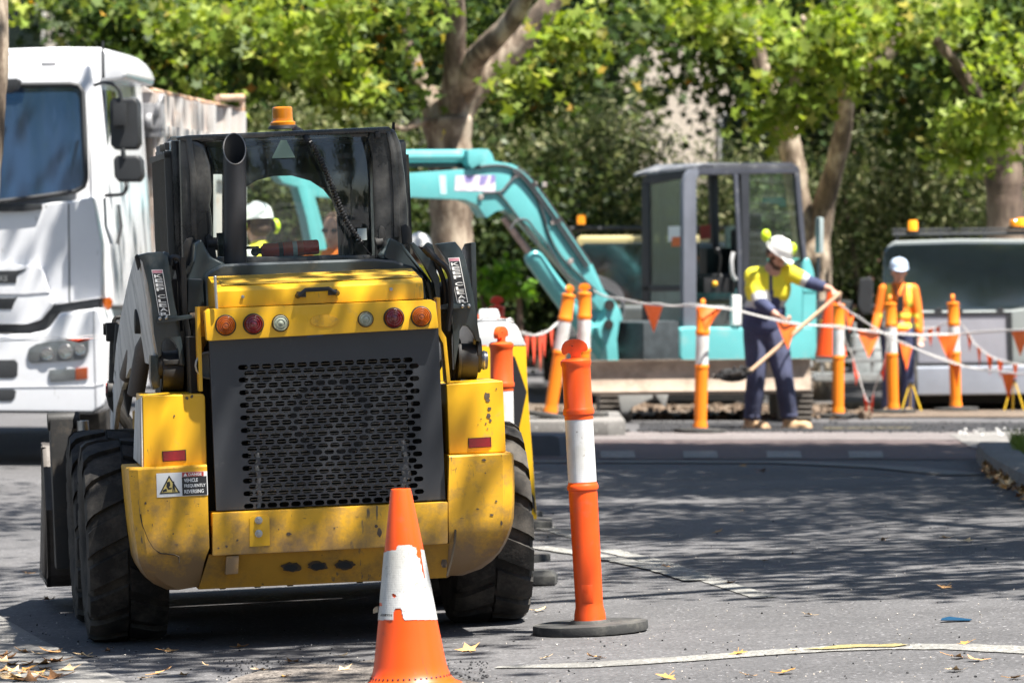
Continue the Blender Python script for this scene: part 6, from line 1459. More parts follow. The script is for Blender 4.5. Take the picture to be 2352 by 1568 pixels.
# ---------------- shovel worker (positions read in the plane of his body)
PD = 40.6; PW_ = Fr(Vector(((1765-CX)/F*PD, PD, 0))); p_ = PW_.L
w1 = thing('person', 'worker in yellow and navy shirt with white helmet and lime ear muffs lifting a shovel', 'person', PW_.M)
Yo = lambda a, b_, y=0: p_(a, b_, y=y)
hip = [Yo(1736, 765), Yo(1780, 765, -.02)]; knee = [Yo(1737, 862, -.06), Yo(1800, 866, -.10)]; ank = [Yo(1728, 957, .0), Yo(1812, 954, -.02)]
pel = Yo(1757, 752); wai = Yo(1756, 712, -.02); che = Yo(1764, 662, -.06); nek = Yo(1776, 622, -.10)
shR = Yo(1729, 634, -.03); elR = Yo(1746, 694, -.20); wrR = Yo(1784, 724, -.30); shL = Yo(1812, 626, -.10); elL = Yo(1862, 650, -.14); wrL = Yo(1908, 664, -.22)
hc = Yo(1784, 586, -.15); fdir = Vector((.62, -.50, -.60))
b = B(); P, M = head_mesh(b, hc, fdir, 1.0); capsule(b, nek, hc-Vector((0, 0, .04)), .058, .056)
limb_chain(b, [shL, elL, wrL], [.05, .042, .029]); limb_chain(b, [shR, elR, wrR], [.05, .042, .029])
grip = Yo(1926, 676, -.24); hand(b, wrL, (grip-wrL)+Vector((.02, 0, -.02)), (-.3, .3, -1), 1.05, 1.0)
gr2 = Yo(1800, 738, -.33); hand(b, wrR, (gr2-wrR)+Vector((.02, 0, 0)), (.1, .5, .8), 1.05, 1.0)
capsule(b, nek, wai, .09, .11); capsule(b, wai, pel, .11, .12); capsule(b, shL, shR, .06, .06)
for i in (0, 1): limb_chain(b, [hip[i], knee[i], ank[i]], [.075, .052, .036])
organic('body', b, SKIN, w1, .009, 2)
zt_ = lambda q: Yo(1757, q).z
b = B(); b.ball(che, (.205, .14, .20), 18); b.ball(Yo(1764, 640, -.07), (.19, .12, .10), 16); b.ball(wai, (.19, .14, .15), 16); b.ball(Yo(1757, 745, 0), (.205, .15, .17), 16); b.ball(nek, (.075, .07, .05), 12)
capsule(b, shL, elL, .075, .060); capsule(b, elL, elL.lerp(wrL, .55), .060, .052); capsule(b, shR, elR, .078, .062); capsule(b, elR, elR.lerp(wrR, .6), .062, .052); capsule(b, shL, shR, .075, .08)
dL = (elL-shL).length; 
def shirt1(c):
    tL = (c-shL).dot((elL-shL).normalized())/dL; near_L = (c-shL).length < .5 and c.x > shL.x+.02 and c.z > zt_(690)
    if near_L: return 2 if .62 < tL < .86 else (1 if tL >= .86 else 0)
    dR = (elR-shR).length; tR = (c-shR).dot((elR-shR).normalized())/dR; onR = (c-(shR.lerp(elR, max(0, min(1.2, tR))))).length < .10 and c.y < -.08
    if onR and c.x < elR.x+.12: return 2 if .74 < tR < 1.0 else (1 if tR >= 1.0 else 0)
    if (c-wrR).length < .2: return 1
    if zt_(706) < c.z < zt_(690) or zt_(660) > c.z > zt_(672) and False: return 2
    if abs(c.x-(che.x+.02+.25*(zt_(660)-c.z)*.2)) < .016 and c.z > zt_(700) and c.y < -.12: return 1
    return 0 if c.z > zt_(706) else 1
organic('shirt', b, [HIY, NAVY, TAPE], w1, .010, 3, shirt1)
b = B()
for i in (0, 1): limb_chain(b, [hip[i], knee[i], ank[i]+Vector((0, 0, .02))], [.115, .085, .078])
b.ball(pel+Vector((0, 0, -.03)), (.165, .13, .12), 14); b.ball(ank[0], (.085, .085, .04), 10); b.ball(ank[1], (.085, .085, .04), 10)
organic('trousers', b, mat('faded_navy_trousers', (.055, .062, .115), .85, var=.35, vscale=6, bump=.6, bscale=14), w1, .011, 3)
boot(w1, Yo(1722, 975, 0), Yo(1722, 975, 0)+Vector((.16, -.16, 0))); boot(w1, Yo(1812, 975, -.02), Yo(1812, 975, -.02)+Vector((.25, -.10, 0)))
b = B(); b.ball(P(0, .055, -.085), (.05, .05, .05), 12, M); b.ball(P(0, .02, -.06), (.066, .06, .045), 12, M); organic('beard', b, HAIR, w1, .008, 2)
b = B(); b.ball(P(0, -.02, .0), (.080, .095, .07), 14, M); b.build('hair', HAIR, w1)
face(w1, P, M, 1); helmet(w1, P, M, 1.0, HELM)
for a_ in ((1759, 541, -.22), (1819, 571, -.20)):
    b = B(); b.m = 0; cm = Yo(*a_); b.ball(cm, (.042, .034, .054), 14); b.m = 1; b.tube([cm, cm.lerp(P(0, 0, .07), .5)], .012, 6); b.build('ear_muff', [MUFF, PLAS], w1)
# shovel, held in both hands
sh = thing('shovel', 'long-handled shovel with pale wooden shaft raised in the hands of the worker', 'shovel', PW_.M)
s0 = Yo(1932, 672, -.27); s1 = Yo(1724, 852, -.40); dsh = (s1-s0).normalized()
B().tube([s0, s1+dsh*.02], .0185, 10).build('shaft', mat('wood_shaft', (.58, .40, .26), .6, var=.15, stretch=(1, 1, 1)), sh)
b = B(); c0 = Yo(1722, 853, -.40); rings = []
for t, wd, dz in ((0, .03, .02), (.12, .11, .0), (.3, .125, -.01), (.62, .12, -.005), (1.0, .09, .01)):
    cpt = c0.lerp(Yo(1638, 868, -.36), t); rings.append([cpt+Vector((0, -wd, .02+dz)), cpt+Vector((0, -wd*.5, -.015+dz)), cpt+Vector((0, wd*.5, -.015+dz)), cpt+Vector((0, wd, .02+dz)), cpt+Vector((0, wd*.5, -.018+dz)), cpt+Vector((0, -wd*.5, -.018+dz))])
b.loft(rings); b.build('blade', mat('worn_shovel_steel', (.25, .22, .19), .5, metal=.5, var=.3), sh)
g_ = random.Random(3); b = B()
for _ in range(260):
    t = g_.random(); c = Yo(1716, 858, -.40).lerp(Yo(1648, 868, -.36), t); r = .055*math.sqrt(g_.random())*2; a = g_.random()*6.28
    hgt = (1-r/.12)*.085*(math.sin(PI*min(1, t*.9+.1))**.4); z = g_.random()*max(.01, hgt)
    R = Euler((g_.random()*6, g_.random()*6, 0)).to_matrix(); b.box((c.x+r*.4*math.cos(a), c.y+r*math.sin(a), c.z+.005+z), (.03, .026, .022), R, taper=(.6, .6))
b.ball(Yo(1682, 864, -.38), (.13, .08, .05), 14)
o = b.build('asphalt_heap', MATS['tar_lumps']); o.matrix_world = PW_.M; tag(o, 'heap of hot black asphalt carried on the shovel blade', 'asphalt', kind='stuff')
# ---------------- generic standing figure in local metres, facing f
def standing(px, D, z0, label, Ht, f, outfit, arms, hands_n=(0, 0, 1), lean=0, px_is='x', hm=HELM, muffs=None, skin=SKIN2, head_f=None, hair=False, glasses=False, sw=.19):
    o_ = Vector(((px-CX)/F*D, D, z0)); t = thing('person', label, 'person', Matrix.Translation(o_)); k = Ht/1.75
    f, r, u = basis((f[0], f[1], 0)); V_ = lambda x, y, z: (r*x+f*y+Vector((0, 0, 1))*z)*k
    hipL, hipR = V_(-.09, 0, .93), V_(.09, 0, .93); kl, kr = V_(-.10, .02, .50), V_(.11, .02, .50); al, ar = V_(-.11, -.02, .09), V_(.13, -.02, .09)
    pl, wa, ch, ne = V_(0, 0, .98), V_(lean*.3, 0, 1.13), V_(lean*.7, .0, 1.32), V_(lean, 0, 1.50); sL, sR = V_(lean-sw, 0, 1.42), V_(lean+sw, 0, 1.42)
    A = [[sL]+[V_(*q) for q in arms[0]], [sR]+[V_(*q) for q in arms[1]]]
    hc = V_(lean, .03, 1.615); b = B(); P, M = head_mesh(b, hc, head_f or (f.x, f.y, -.12), k); capsule(b, ne-Vector((0, 0, .04)), hc, .052*k, .054*k)
    capsule(b, ch, wa, .11*k, .10*k); capsule(b, wa, pl, .10*k, .115*k); capsule(b, sL, sR, .055*k, .055*k)
    for a in A:
        limb_chain(b, a[:3], [.048*k, .040*k, .028*k]); hand(b, a[2], (a[2]-a[1])+V_(0, .03, 0), -u if False else V_(.0, .2, .05) if a is A[0] else V_(0, .2, .05), .98*k, .45)
    for h, kn, an in ((hipL, kl, al), (hipR, kr, ar)): limb_chain(b, [h, kn, an], [.08*k, .052*k, .036*k])
    organic('body', b, skin, t, .011, 2)
    top, sleeve_m, low, bands = outfit
    b = B(); b.ball(ch, (.175*k, .12*k, .19*k), 16, Matrix((r, f, u)).transposed()); b.ball(wa, (.15*k, .115*k, .17*k), 14, Matrix((r, f, u)).transposed()); b.ball(pl, (.165*k, .125*k, .12*k), 14, Matrix((r, f, u)).transposed()); b.ball(ne-Vector((0, 0, .03)), .07*k, 10)
    capsule(b, sL, sR, .068*k, .068*k)
    for a in A: capsule(b, a[0], a[1], .068*k, .056*k); capsule(b, a[1], a[1].lerp(a[2], .8), .056*k, .046*k)
    mats = [top, sleeve_m, bands, TAPE]
    def colr(c):
        lx = c.dot(r)/k-lean*.7; z = c.z/k
        if abs(lx) > .215: return 1
        if z < .96+.03: return 1 if top is not HIO else 0
        if 1.10 < z < 1.15 or .99 < z < 1.04 and top is HIO: return 2
        if z > 1.22 and .09 < abs(lx) < .145: return 2
        if abs(lx) < .018 and c.dot(f) > .05: return 3 if top is not HIO else 1
        return 0
    organic('shirt', b, mats, t, .011, 3, colr)
    b = B()
    for h, kn, an in ((hipL, kl, al), (hipR, kr, ar)): limb_chain(b, [h, kn, an], [.108*k, .076*k, .066*k])
    b.ball(pl-Vector((0, 0, .04)), (.16*k, .12*k, .11*k), 12, Matrix((r, f, u)).transposed()); organic('trousers', b, low, t, .012, 3)
    for a in (al, ar): boot(t, a, a+f*.2)
    face(t, P, M, k)
    if hair: b = B(); b.ball(P(0, -.022, .045), (.086*k, .098*k, .088*k), 14, M); b.ball(P(0, -.04, -.02), (.078*k, .07*k, .06*k), 12, M); b.build('hair', HAIR, t)
    if glasses: b = B(); b.ball(P(-.034, .088, .012), (.026, .008, .017), 10, M); b.ball(P(.034, .088, .012), (.026, .008, .017), 10, M); b.tube([P(-.08, .0, .02), P(-.055, .085, .016), P(.055, .085, .016), P(.08, .0, .02)], .004, 6); b.build('sunglasses', PLAS, t)
    if hm: helmet(t, P, M, k, hm, muffs)
    return t, P, M, V_
w2, P, M, V_ = standing(2064, 46.6, zg(1, 46.6), 'woman in orange hi-vis vest and pale blue helmet walking with arms by her sides', 1.56, (.05, -1), (HIO, HIO, NAVY, LTAPE),
    [[(-.215, .04, 1.14), (-.225, .10, .90)], [(.235, .02, 1.14), (.30, .12, .92)]], hm=HELB, hair=True, sw=.165)
b = B(); b.tube([V_(-.07, .10, 1.48), V_(-.03, .135, 1.36), V_(0, .14, 1.30), V_(.03, .135, 1.36), V_(.07, .10, 1.48)], .010, 6); b.box(V_(0, .145, 1.26), (.06, .03, .16)); b.build('lanyard', PLAS, w2)
standing(596, 33.6, 0, 'white-helmeted worker with lime ear muffs seen from behind through the loader cab', 1.86, (-.55, .83), (HIY, NAVY, NAVY, TAPE),
    [[(-.27, .05, 1.14), (-.25, .18, .95)], [(.27, .05, 1.14), (.25, .20, .95)]], muffs=(1.05, -.02, .0), hair=True, skin=SKIN)
standing(772, 33.0, 0, 'bareheaded worker with sunglasses and orange vest seen through the right of the loader cab glass', 1.82, (-.35, -.94), (HIO, HIO, NAVY, LTAPE),
    [[(-.27, .05, 1.14), (-.25, .22, 1.05)], [(.27, .05, 1.14), (.25, .20, 1.0)]], hm=None, hair=True, glasses=True, skin=SKIN)
standing(1012, 36.5, 0, 'worker in navy sleeves and white helmet standing behind the right lift arm of the loader', 1.66, (.3, .95), (HIY, NAVY, NAVY, TAPE),
    [[(-.26, .05, 1.12), (-.25, .15, .9)], [(.27, -.02, 1.13), (.30, .02, .90)]], lean=-.20, hair=True, skin=SKIN)
# ================================================================ BUNTING
CORD = mat('bunting_cord', (.62, .60, .58), .7, var=.1); FLG = mat('flag_orange', (.92, .16, .015), .55, var=.08); FLR = mat('flag_red_orange', (.80, .08, .03), .6, var=.08)
def bunting(label, pts, flags, r=.006, m=FLG, group='orange flag bunting strung between the bollards'):
    "pts: (px,py,D); flags: (px_left, px_right, drop_px, twist)"
    wp = [W(*p) for p in pts]; sp = spline(wp, 8); t = thing('bunting', label, 'bunting', None, group)
    B().tube(sp, r, 5).tube([p+Vector((0, .004, .012+.006*math.sin(i*.7))) for i, p in enumerate(sp)], r*.8, 5).build('cord', CORD, t)
    scr = [(CX+p.x/p.y*F, p) for p in sp]
    def at(px):
        for (x0, p0), (x1, p1) in zip(scr, scr[1:]):
            if min(x0, x1) <= px <= max(x0, x1) and x0 != x1: return p0.lerp(p1, (px-x0)/(x1-x0))
        return scr[0][1] if abs(px-scr[0][0]) < abs(px-scr[-1][0]) else scr[-1][1]
    for (x0, x1, drop, tw) in flags:
        a, c = at(x0), at(x1); d = drop/F*a.y; tip = (a+c)/2+Vector(((c-a).x*tw*.3, tw*.10, -d)); b = B(); n = 6; rows = []
        for j in range(n+1):
            v = j/n; A_ = a.lerp(tip, v); C_ = c.lerp(tip, v); rows.append([A_.lerp(C_, i/6)+Vector((0, .02*math.sin(i*1.1+j*.8+x0)*(1-v*.4), 0)) for i in range(7)])
        vs = [q for rr in rows for q in rr]; fs = [(j*7+i, j*7+i+1, (j+1)*7+i+1, (j+1)*7+i) for j in range(n) for i in range(6)]
        o = [(q+Vector((0, .0015, 0))) for q in vs]; b.add(vs, fs); b.add(o, fs); b.build('flag', m, t, ang=80)
    return t
bunting('main bunting line from the leaning bollard past the shovel worker to the far right', [(1345, 662, 43.5), (1400, 684, 41.6), (1480, 698, 40.2), (1540, 703, 39.7), (1617, 704, 39.3), (1700, 716, 39.6), (1810, 742, 40.1), (1925, 752, 41.8), (2000, 762, 42.6), (2060, 768, 43.6), (2130, 770, 44.2), (2196, 768, 44.5), (2352, 758, 43.0), (2420, 752, 42.6)],
    [(1350, 1366, 14, .1), (1478, 1523, 64, .1), (1601, 1657, 58, -.6), (1783, 1832, 62, .1), (1968, 2022, 62, 0), (2152, 2204, 64, .2), (2322, 2366, 60, 0)])
bunting('bunting line sagging across the woman in orange, below the main line', [(1926, 698, 42.3), (1960, 722, 42.5), (2000, 748, 42.8), (2045, 776, 43.2), (2100, 800, 43.6), (2200, 838, 43.8), (2300, 856, 43.5), (2400, 862, 43)],
    [(1938, 1962, 50, .3), (2066, 2096, 60, .1), (2186, 2206, 54, .8), (2300, 2332, 62, .1)])
bunting('thin far bunting line behind the rightmost bollard', [(2196, 735, 45.9), (2215, 752, 46), (2240, 790, 46), (2275, 818, 46), (2330, 836, 46), (2420, 840, 46)],
    [(2220, 2232, 40, .4), (2244, 2254, 46, .5), (2266, 2280, 46, .4), (2290, 2304, 42, .3), (2326, 2338, 40, .3)], r=.004)
bunting('short bunting between the woman in orange and the rightmost bollard', [(2120, 756, 45.9), (2150, 752, 45.9), (2180, 740, 45.7), (2196, 730, 45.6)], [(2130, 2144, 44, .3), (2150, 2160, 30, .3)], r=.004)
bunting('slack tangled bunting hanging down between two far bollards', [(1930, 745, 43.5), (1945, 790, 43.8), (1962, 830, 44), (1985, 905, 44.1), (1998, 925, 44.1), (2010, 890, 44.1), (2030, 830, 44), (2046, 752, 44)], [(1958, 1972, 46, .3), (1984, 1994, 50, .2), (1998, 2008, 44, .2), (2022, 2036, 46, .2)], r=.005, m=FLR)
bunting('slack bunting bundled at the leaning bollard beside the excavator boom', [(1312, 690, 42.2), (1300, 712, 41.9), (1285, 738, 41.5), (1262, 758, 40.5), (1235, 770, 39.5), (1200, 766, 38.5), (1180, 750, 38)], [(1205, 1216, 60, .3), (1220, 1232, 70, .2), (1236, 1246, 90, .1), (1244, 1256, 60, .2), (1262, 1272, 50, .3), (1284, 1296, 60, .2), (1296, 1310, 70, -.2)], m=FLR)
bunting('thin string tied between the bollards behind the loader', [(1060, 745, 24.5), (1104, 738, 23.8), (1160, 736, 22.8), (1180, 742, 23)], [(1060, 1072, 30, .2)], r=.0035)
bunting('thin string with a red flag crossing in front of the truck bumper', [(-40, 784, 27), (60, 782, 27), (160, 778, 27), (250, 777, 27)], [(144, 215, 9, .1)], r=.003, m=FLR)
# ================================================================ TREES, SHRUBS, BUILDINGS
def bark_mat(name, a, b_, c, sc=3.0):
    m = bpy.data.materials.new(name); nt, N, Lk = nodes(m); out = N.new('ShaderNodeOutputMaterial'); p = N.new('ShaderNodeBsdfPrincipled'); Lk.new(p.outputs[0], out.inputs[0])
    tc = N.new('ShaderNodeTexCoord'); mp = N.new('ShaderNodeMapping'); mp.inputs['Scale'].default_value = (1, 1, .4); Lk.new(tc.outputs['Object'], mp.inputs[0])
    n = N.new('ShaderNodeTexNoise'); n.inputs['Scale'].default_value = sc; n.inputs['Detail'].default_value = 8; n.inputs['Roughness'].default_value = .65; Lk.new(mp.outputs[0], n.inputs['Vector'])
    cr = N.new('ShaderNodeValToRGB'); e = cr.color_ramp.elements; e[0].position = .38; e[0].color = (*a, 1); e[1].position = .62; e[1].color = (*c, 1); k = e.new(.5); k.color = (*b_, 1); Lk.new(n.outputs[0], cr.inputs[0])
    Lk.new(cr.outputs[0], p.inputs['Base Color']); p.inputs['Roughness'].default_value = .85
    bp_ = N.new('ShaderNodeBump'); bp_.inputs['Strength'].default_value = .5; bp_.inputs['Distance'].default_value = .03; Lk.new(n.outputs[0], bp_.inputs['Height']); Lk.new(bp_.outputs[0], p.inputs['Normal']); return m
BARK = bark_mat('plane_bark', (.07, .052, .038), (.19, .14, .10), (.46, .38, .29), 5); BARKD = bark_mat('rough_bark', (.05, .035, .027), (.11, .075, .055), (.20, .15, .11), 5)
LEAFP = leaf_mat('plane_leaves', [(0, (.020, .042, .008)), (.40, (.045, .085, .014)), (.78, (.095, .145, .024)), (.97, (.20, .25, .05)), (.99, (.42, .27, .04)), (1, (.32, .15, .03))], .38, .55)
LEAFY = leaf_mat('sunlit_plane_leaves', [(0, (.10, .16, .02)), (.5, (.19, .27, .035)), (.9, (.32, .39, .08)), (1, (.46, .42, .12))], .45, .5)  # same plane leaves in a lighter colour, painted as sunlit sprays
LEAFO = leaf_mat('olive_leaves', [(0, (.03, .048, .013)), (.45, (.10, .135, .042)), (.8, (.25, .28, .11)), (1, (.48, .46, .26))], .3, .5)
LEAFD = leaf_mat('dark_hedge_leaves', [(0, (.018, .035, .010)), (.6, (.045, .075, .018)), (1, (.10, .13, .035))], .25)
LEAFG = leaf_mat('fresh_leaves', [(0, (.07, .17, .02)), (1, (.16, .32, .04))], .5)
def limb(b, pts, rs, n=12, seed=0):
    g = random.Random(seed); sp = spline(pts, 6); m = len(sp); rr = []
    for i in range(m):
        t = i/(m-1)*(len(rs)-1); k = min(int(t), len(rs)-2); rr.append((rs[k]*(1-(t-k))+rs[k+1]*(t-k))*g.uniform(.94, 1.07))
    b.tube(sp, rr, n)
def tree(label, limbs, crowns, bark=BARK, group=None, name='plane_tree', base=None):
    t = thing(name, label, 'tree', Matrix.Translation(base) if base else None, group)
    off = Vector(base) if base else Vector((0, 0, 0))
    b = B()
    for i, (pts, rs) in enumerate(limbs): limb(b, [Vector(p)-off for p in pts], rs, 12, i)
    b.build('trunk', bark, t, ang=80)
    for i, (blobs, size, m, kw) in enumerate(crowns):
        leaf_cloud('crown', [(x-off.x, y-off.y, z-off.z, a, c, d, n) for x, y, z, a, c, d, n in blobs], size, m, t, **kw)
    return t
def wb_(px, py, D, rx, ry, rz, n): p = W(px, py, D); return (p.x, p.y, p.z, rx, ry, rz, n)
GRP = 'plane trees along the street'
# tree A: pale trunk in the middle, forking high
D = 47
w = lambda a, b_, d=47: tuple(W(a, b_, d))
A_limbs = [([w(1040, 950), w(1038, 800), w(1038, 600), w(1036, 440), w(1032, 340), w(1026, 270)], [.27, .235, .215, .21, .23, .26]),
    ([w(1040, 290), w(1080, 215), w(1140, 150), w(1210, 80), w(1262, 10), (W(1320, -90, 47).x, 47, W(0, -90, 47).z)], [.16, .15, .14, .13, .12, .10]),
    ([w(1030, 280), w(1044, 200, 46.8), w(1046, 100, 46.6), w(1045, 0, 46.4), w(1040, -120, 46)], [.17, .13, .11, .10, .08]),
    ([w(1060, 235), w(1090, 140, 46.5), w(1135, 90, 46.2), w(1180, 40, 46), w(1230, -50, 45.6)], [.12, .12, .11, .10, .08]),
    ([w(1016, 290), w(985, 230), w(958, 175), w(940, 110), w(925, 20)], [.16, .12, .10, .08, .06]),
    ([w(1010, 305), w(975, 278, 46.8), w(930, 295, 46.5), w(905, 290, 46.3)], [.07, .05, .035, .02])]
def cb(px, py, D, hx, hy, n, dd=.8):   # crown cluster given by its half sizes in the picture
    p = W(px, py, D); k = D/F; return (p.x, p.y, p.z, hx*k, dd, hy*k, n)
A_crown = [cb(690, 60, 46.8, 170, 130, 1050), cb(600, 150, 47, 90, 80, 380), cb(820, 170, 46.6, 80, 80, 520), cb(850, 40, 46.4, 50, 80, 400), cb(940, 40, 46, 20, 50, 90, .3), cb(1060, 60, 50, 150, 130, 900), cb(1230, 200, 50, 120, 90, 620), cb(1350, 90, 49.5, 60, 80, 240), cb(900, 230, 46.5, 40, 50, 140)]
A_bright = [cb(1205, 185, 45.4, 36, 24, 90, .2), cb(1325, 60, 45.5, 40, 60, 150, .3), cb(1010, 10, 45.2, 26, 16, 40, .2), cb(690, 110, 45.2, 120, 80, 420), cb(820, 215, 45.4, 60, 55, 190, .4), cb(585, 60, 45.2, 70, 60, 200), cb(780, 30, 45.2, 80, 40, 200), cb(1290, 110, 45.8, 34, 26, 70, .2)]
A_crown.append((W(1100, 0, 49.8).x, 49.8, 6.7, 2.6, 1.6, 1.3, 2600))
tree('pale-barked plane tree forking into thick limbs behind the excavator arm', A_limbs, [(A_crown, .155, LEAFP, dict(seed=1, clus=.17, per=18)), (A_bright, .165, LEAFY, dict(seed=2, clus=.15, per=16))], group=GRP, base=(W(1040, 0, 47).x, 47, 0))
# tree B: two stems behind the excavator cab
B_limbs = [([w(1862, 940, 53), w(1864, 700, 53), w(1866, 560, 53)], [.30, .24, .20]), ([w(1858, 600, 53), w(1838, 480, 53), w(1822, 380, 53), w(1806, 300, 53), w(1785, 230, 53), w(1752, 160, 53), w(1735, 60, 53), w(1730, -60, 53)], [.17, .13, .14, .13, .11, .09, .08, .06]),
    ([w(1872, 580, 53), w(1890, 480, 53), w(1918, 380, 52.8), w(1938, 290, 52.6), w(1944, 230, 52.4), w(1960, 180, 52.2), w(2040, 130, 52), w(2090, 10, 52)], [.17, .13, .11, .10, .09, .07, .07, .06]),
    ([w(1800, 300, 53), w(1826, 230, 52.6), w(1830, 150, 52.4), w(1850, 40, 52)], [.09, .07, .06, .05])]
B_crown = [cb(1640, 60, 54.5, 170, 110, 1100), cb(1540, 190, 55, 50, 40, 90), cb(1740, 110, 54.2, 120, 110, 700), cb(2070, 90, 54.5, 160, 130, 1300), cb(1900, 40, 55, 150, 110, 800), cb(2110, 270, 55, 110, 80, 520), cb(2200, 60, 53, 110, 110, 700), cb(1480, 40, 54, 60, 70, 160)]
B_bright = [cb(1890, 110, 50.4, 75, 75, 420, .4), cb(1800, 225, 50.6, 55, 50, 230, .4), cb(1965, 165, 50.6, 55, 60, 230, .4), cb(1775, 292, 50.8, 36, 22, 80, .2), cb(1680, 40, 51, 120, 50, 300), cb(2080, 50, 50.6, 80, 50, 240), cb(1590, 10, 51, 70, 30, 120), cb(1990, 30, 50.6, 60, 50, 150), cb(1760, 90, 51, 50, 50, 120)]
B_crown.append((W(1880, 0, 55.6).x, 55.6, 6.7, 2.6, 1.6, 1.3, 2600))
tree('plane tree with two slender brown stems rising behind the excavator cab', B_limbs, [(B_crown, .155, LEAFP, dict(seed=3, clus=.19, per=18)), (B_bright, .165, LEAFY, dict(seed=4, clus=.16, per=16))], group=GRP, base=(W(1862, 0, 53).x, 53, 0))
# tree C: right edge
C_limbs = [([w(2316, 960, 51), w(2312, 700, 51), w(2310, 500, 51), w(2306, 400, 51), w(2312, 330, 51), w(2350, 250, 51), w(2420, 100, 51)], [.30, .24, .21, .20, .19, .14, .10]), ([w(2300, 400, 51), w(2280, 300, 50.6), w(2230, 200, 50.2), w(2150, 90, 50)], [.13, .10, .08, .05])]
C_crown = [cb(2300, 40, 52, 120, 120, 900), cb(2260, 200, 52.4, 100, 80, 560), cb(2420, 250, 52, 110, 130, 700), cb(2190, 160, 52, 60, 70, 240)]
C_bright = [cb(2262, 290, 49.8, 90, 42, 330, .4), cb(2212, 350, 49.8, 45, 45, 170, .3), cb(2320, 262, 49.6, 70, 36, 210, .3), cb(2290, 120, 49.6, 70, 70, 160), cb(2200, 20, 49.6, 80, 40, 170)]
C_crown.append((W(2330, 0, 54).x, 54, 6.7, 2.6, 1.6, 1.3, 2600))
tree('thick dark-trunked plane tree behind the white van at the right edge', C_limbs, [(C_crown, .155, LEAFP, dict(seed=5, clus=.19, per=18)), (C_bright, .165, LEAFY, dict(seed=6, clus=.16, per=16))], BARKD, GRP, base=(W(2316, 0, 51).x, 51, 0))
# tree D: leaves over the truck
D_limbs = [([w(420, 960, 50), w(424, 700, 50), w(430, 400, 50), w(420, 200, 50), w(390, 50, 50), w(350, -100, 50)], [.26, .22, .19, .17, .13, .10]), ([w(424, 300, 50), w(470, 180, 49.6), w(540, 60, 49)], [.12, .09, .05])]
D_crown = [cb(330, 60, 49.5, 170, 110, 1400), cb(440, 170, 50, 140, 110, 1000), cb(560, 60, 50, 100, 80, 500), cb(190, -6, 48, 70, 24, 150), cb(240, 110, 49, 45, 55, 140), cb(60, 4, 48, 60, 20, 80)]
D_crown.append((W(400, 0, 53).x, 53, 6.7, 2.6, 1.6, 1.3, 2600))
tree('leafy plane tree behind the tipper truck roof', D_limbs, [(D_crown, .15, LEAFP, dict(seed=7, clus=.2, per=18)), ([cb(460, 60, 47.6, 110, 50, 240), cb(40, -10, 46.8, 60, 16, 50), cb(490, 170, 48.4, 70, 60, 180)], .16, LEAFY, dict(seed=8, clus=.16, per=16))], group=GRP, base=(W(420, 0, 50).x, 50, 0))
# shrubs and hedge masses (each one a plant of its own)
def shrub(label, blobs, size, m, seed, name='shrub', shape='olive', clus=.26, stems=None, group=None, up=.25):
    bx = sum(b_[0] for b_ in blobs)/len(blobs); by = sum(b_[1] for b_ in blobs)/len(blobs); t = thing(name, label, 'shrub', Matrix.Translation((bx, by, 0)), group)
    leaf_cloud('foliage', [(x-bx, y-by, z, a, c, d, n) for x, y, z, a, c, d, n in blobs], size, m, t, shape=shape, seed=seed, clus=clus, up=up, shell=.33)
    b = B(); g = random.Random(seed)
    for x, y, z, a, c, d, n in blobs[:4]:
        b.tube([(x-bx+g.uniform(-.2, .2), y-by, 0), (x-bx, y-by, z*.5), (x-bx+g.uniform(-.3, .3), y-by, z+d*.5)], [.06, .05, .02], 6)
    b.build('stem', BARKD, t); return t
shrub('tall olive-green bush in sunlight between the pale tree and the excavator cab', [wb_(1340, 420, 57, .95, .8, .9, 5200), wb_(1250, 480, 57, .6, .7, .7, 2200), wb_(1430, 520, 57, .6, .7, .8, 2400), wb_(1380, 330, 57.5, .7, .7, .6, 2200), wb_(1160, 250, 58, .6, .6, .7, 1600)], .12, LEAFO, 21)
shrub('broad olive bush in sunlight behind the white van', [wb_(2080, 420, 57, 1.0, .8, .8, 5200), wb_(2200, 440, 57, .8, .8, .8, 3600), wb_(1980, 520, 57, .7, .7, .8, 2600), wb_(2270, 560, 57, .9, .8, .8, 2600), wb_(2140, 340, 57.6, .8, .6, .5, 1800)], .12, LEAFO, 22)
shrub('grey-green bush between the excavator cab and its mirror', [wb_(1540, 520, 58, .7, .8, .7, 2000), wb_(1690, 440, 58.5, .5, .8, .8, 1600), wb_(1780, 480, 58, .6, .7, 1.0, 2400)], .12, LEAFO, 23)
shrub('olive tree foliage in soft light above the tipper body', [wb_(420, 220, 58, 1.2, .9, .9, 4200), wb_(660, 330, 57, .9, .8, .8, 3200), wb_(640, 220, 58, .8, .8, .6, 2200), wb_(760, 420, 57, .8, .8, .9, 2600), wb_(900, 450, 58, .7, .8, 1.2, 2600), wb_(560, 450, 58, 1.0, .8, 1.0, 2600)], .13, LEAFO, 24)
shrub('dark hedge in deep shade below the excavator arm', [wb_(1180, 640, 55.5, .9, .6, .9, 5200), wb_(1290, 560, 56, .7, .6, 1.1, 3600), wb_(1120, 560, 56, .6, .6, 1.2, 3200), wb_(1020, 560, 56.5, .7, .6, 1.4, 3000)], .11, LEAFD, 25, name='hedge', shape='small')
shrub('dark green hedge running behind the vans', [wb_(1500, 640, 59.5, 1.4, .6, 1.2, 5200), wb_(1800, 600, 59.5, 1.4, .6, 1.4, 5200), wb_(2080, 640, 59.5, 1.3, .6, 1.2, 4200), wb_(2320, 640, 59.5, 1.4, .6, 1.3, 4600)], .13, LEAFD, 26, name='hedge', shape='small')
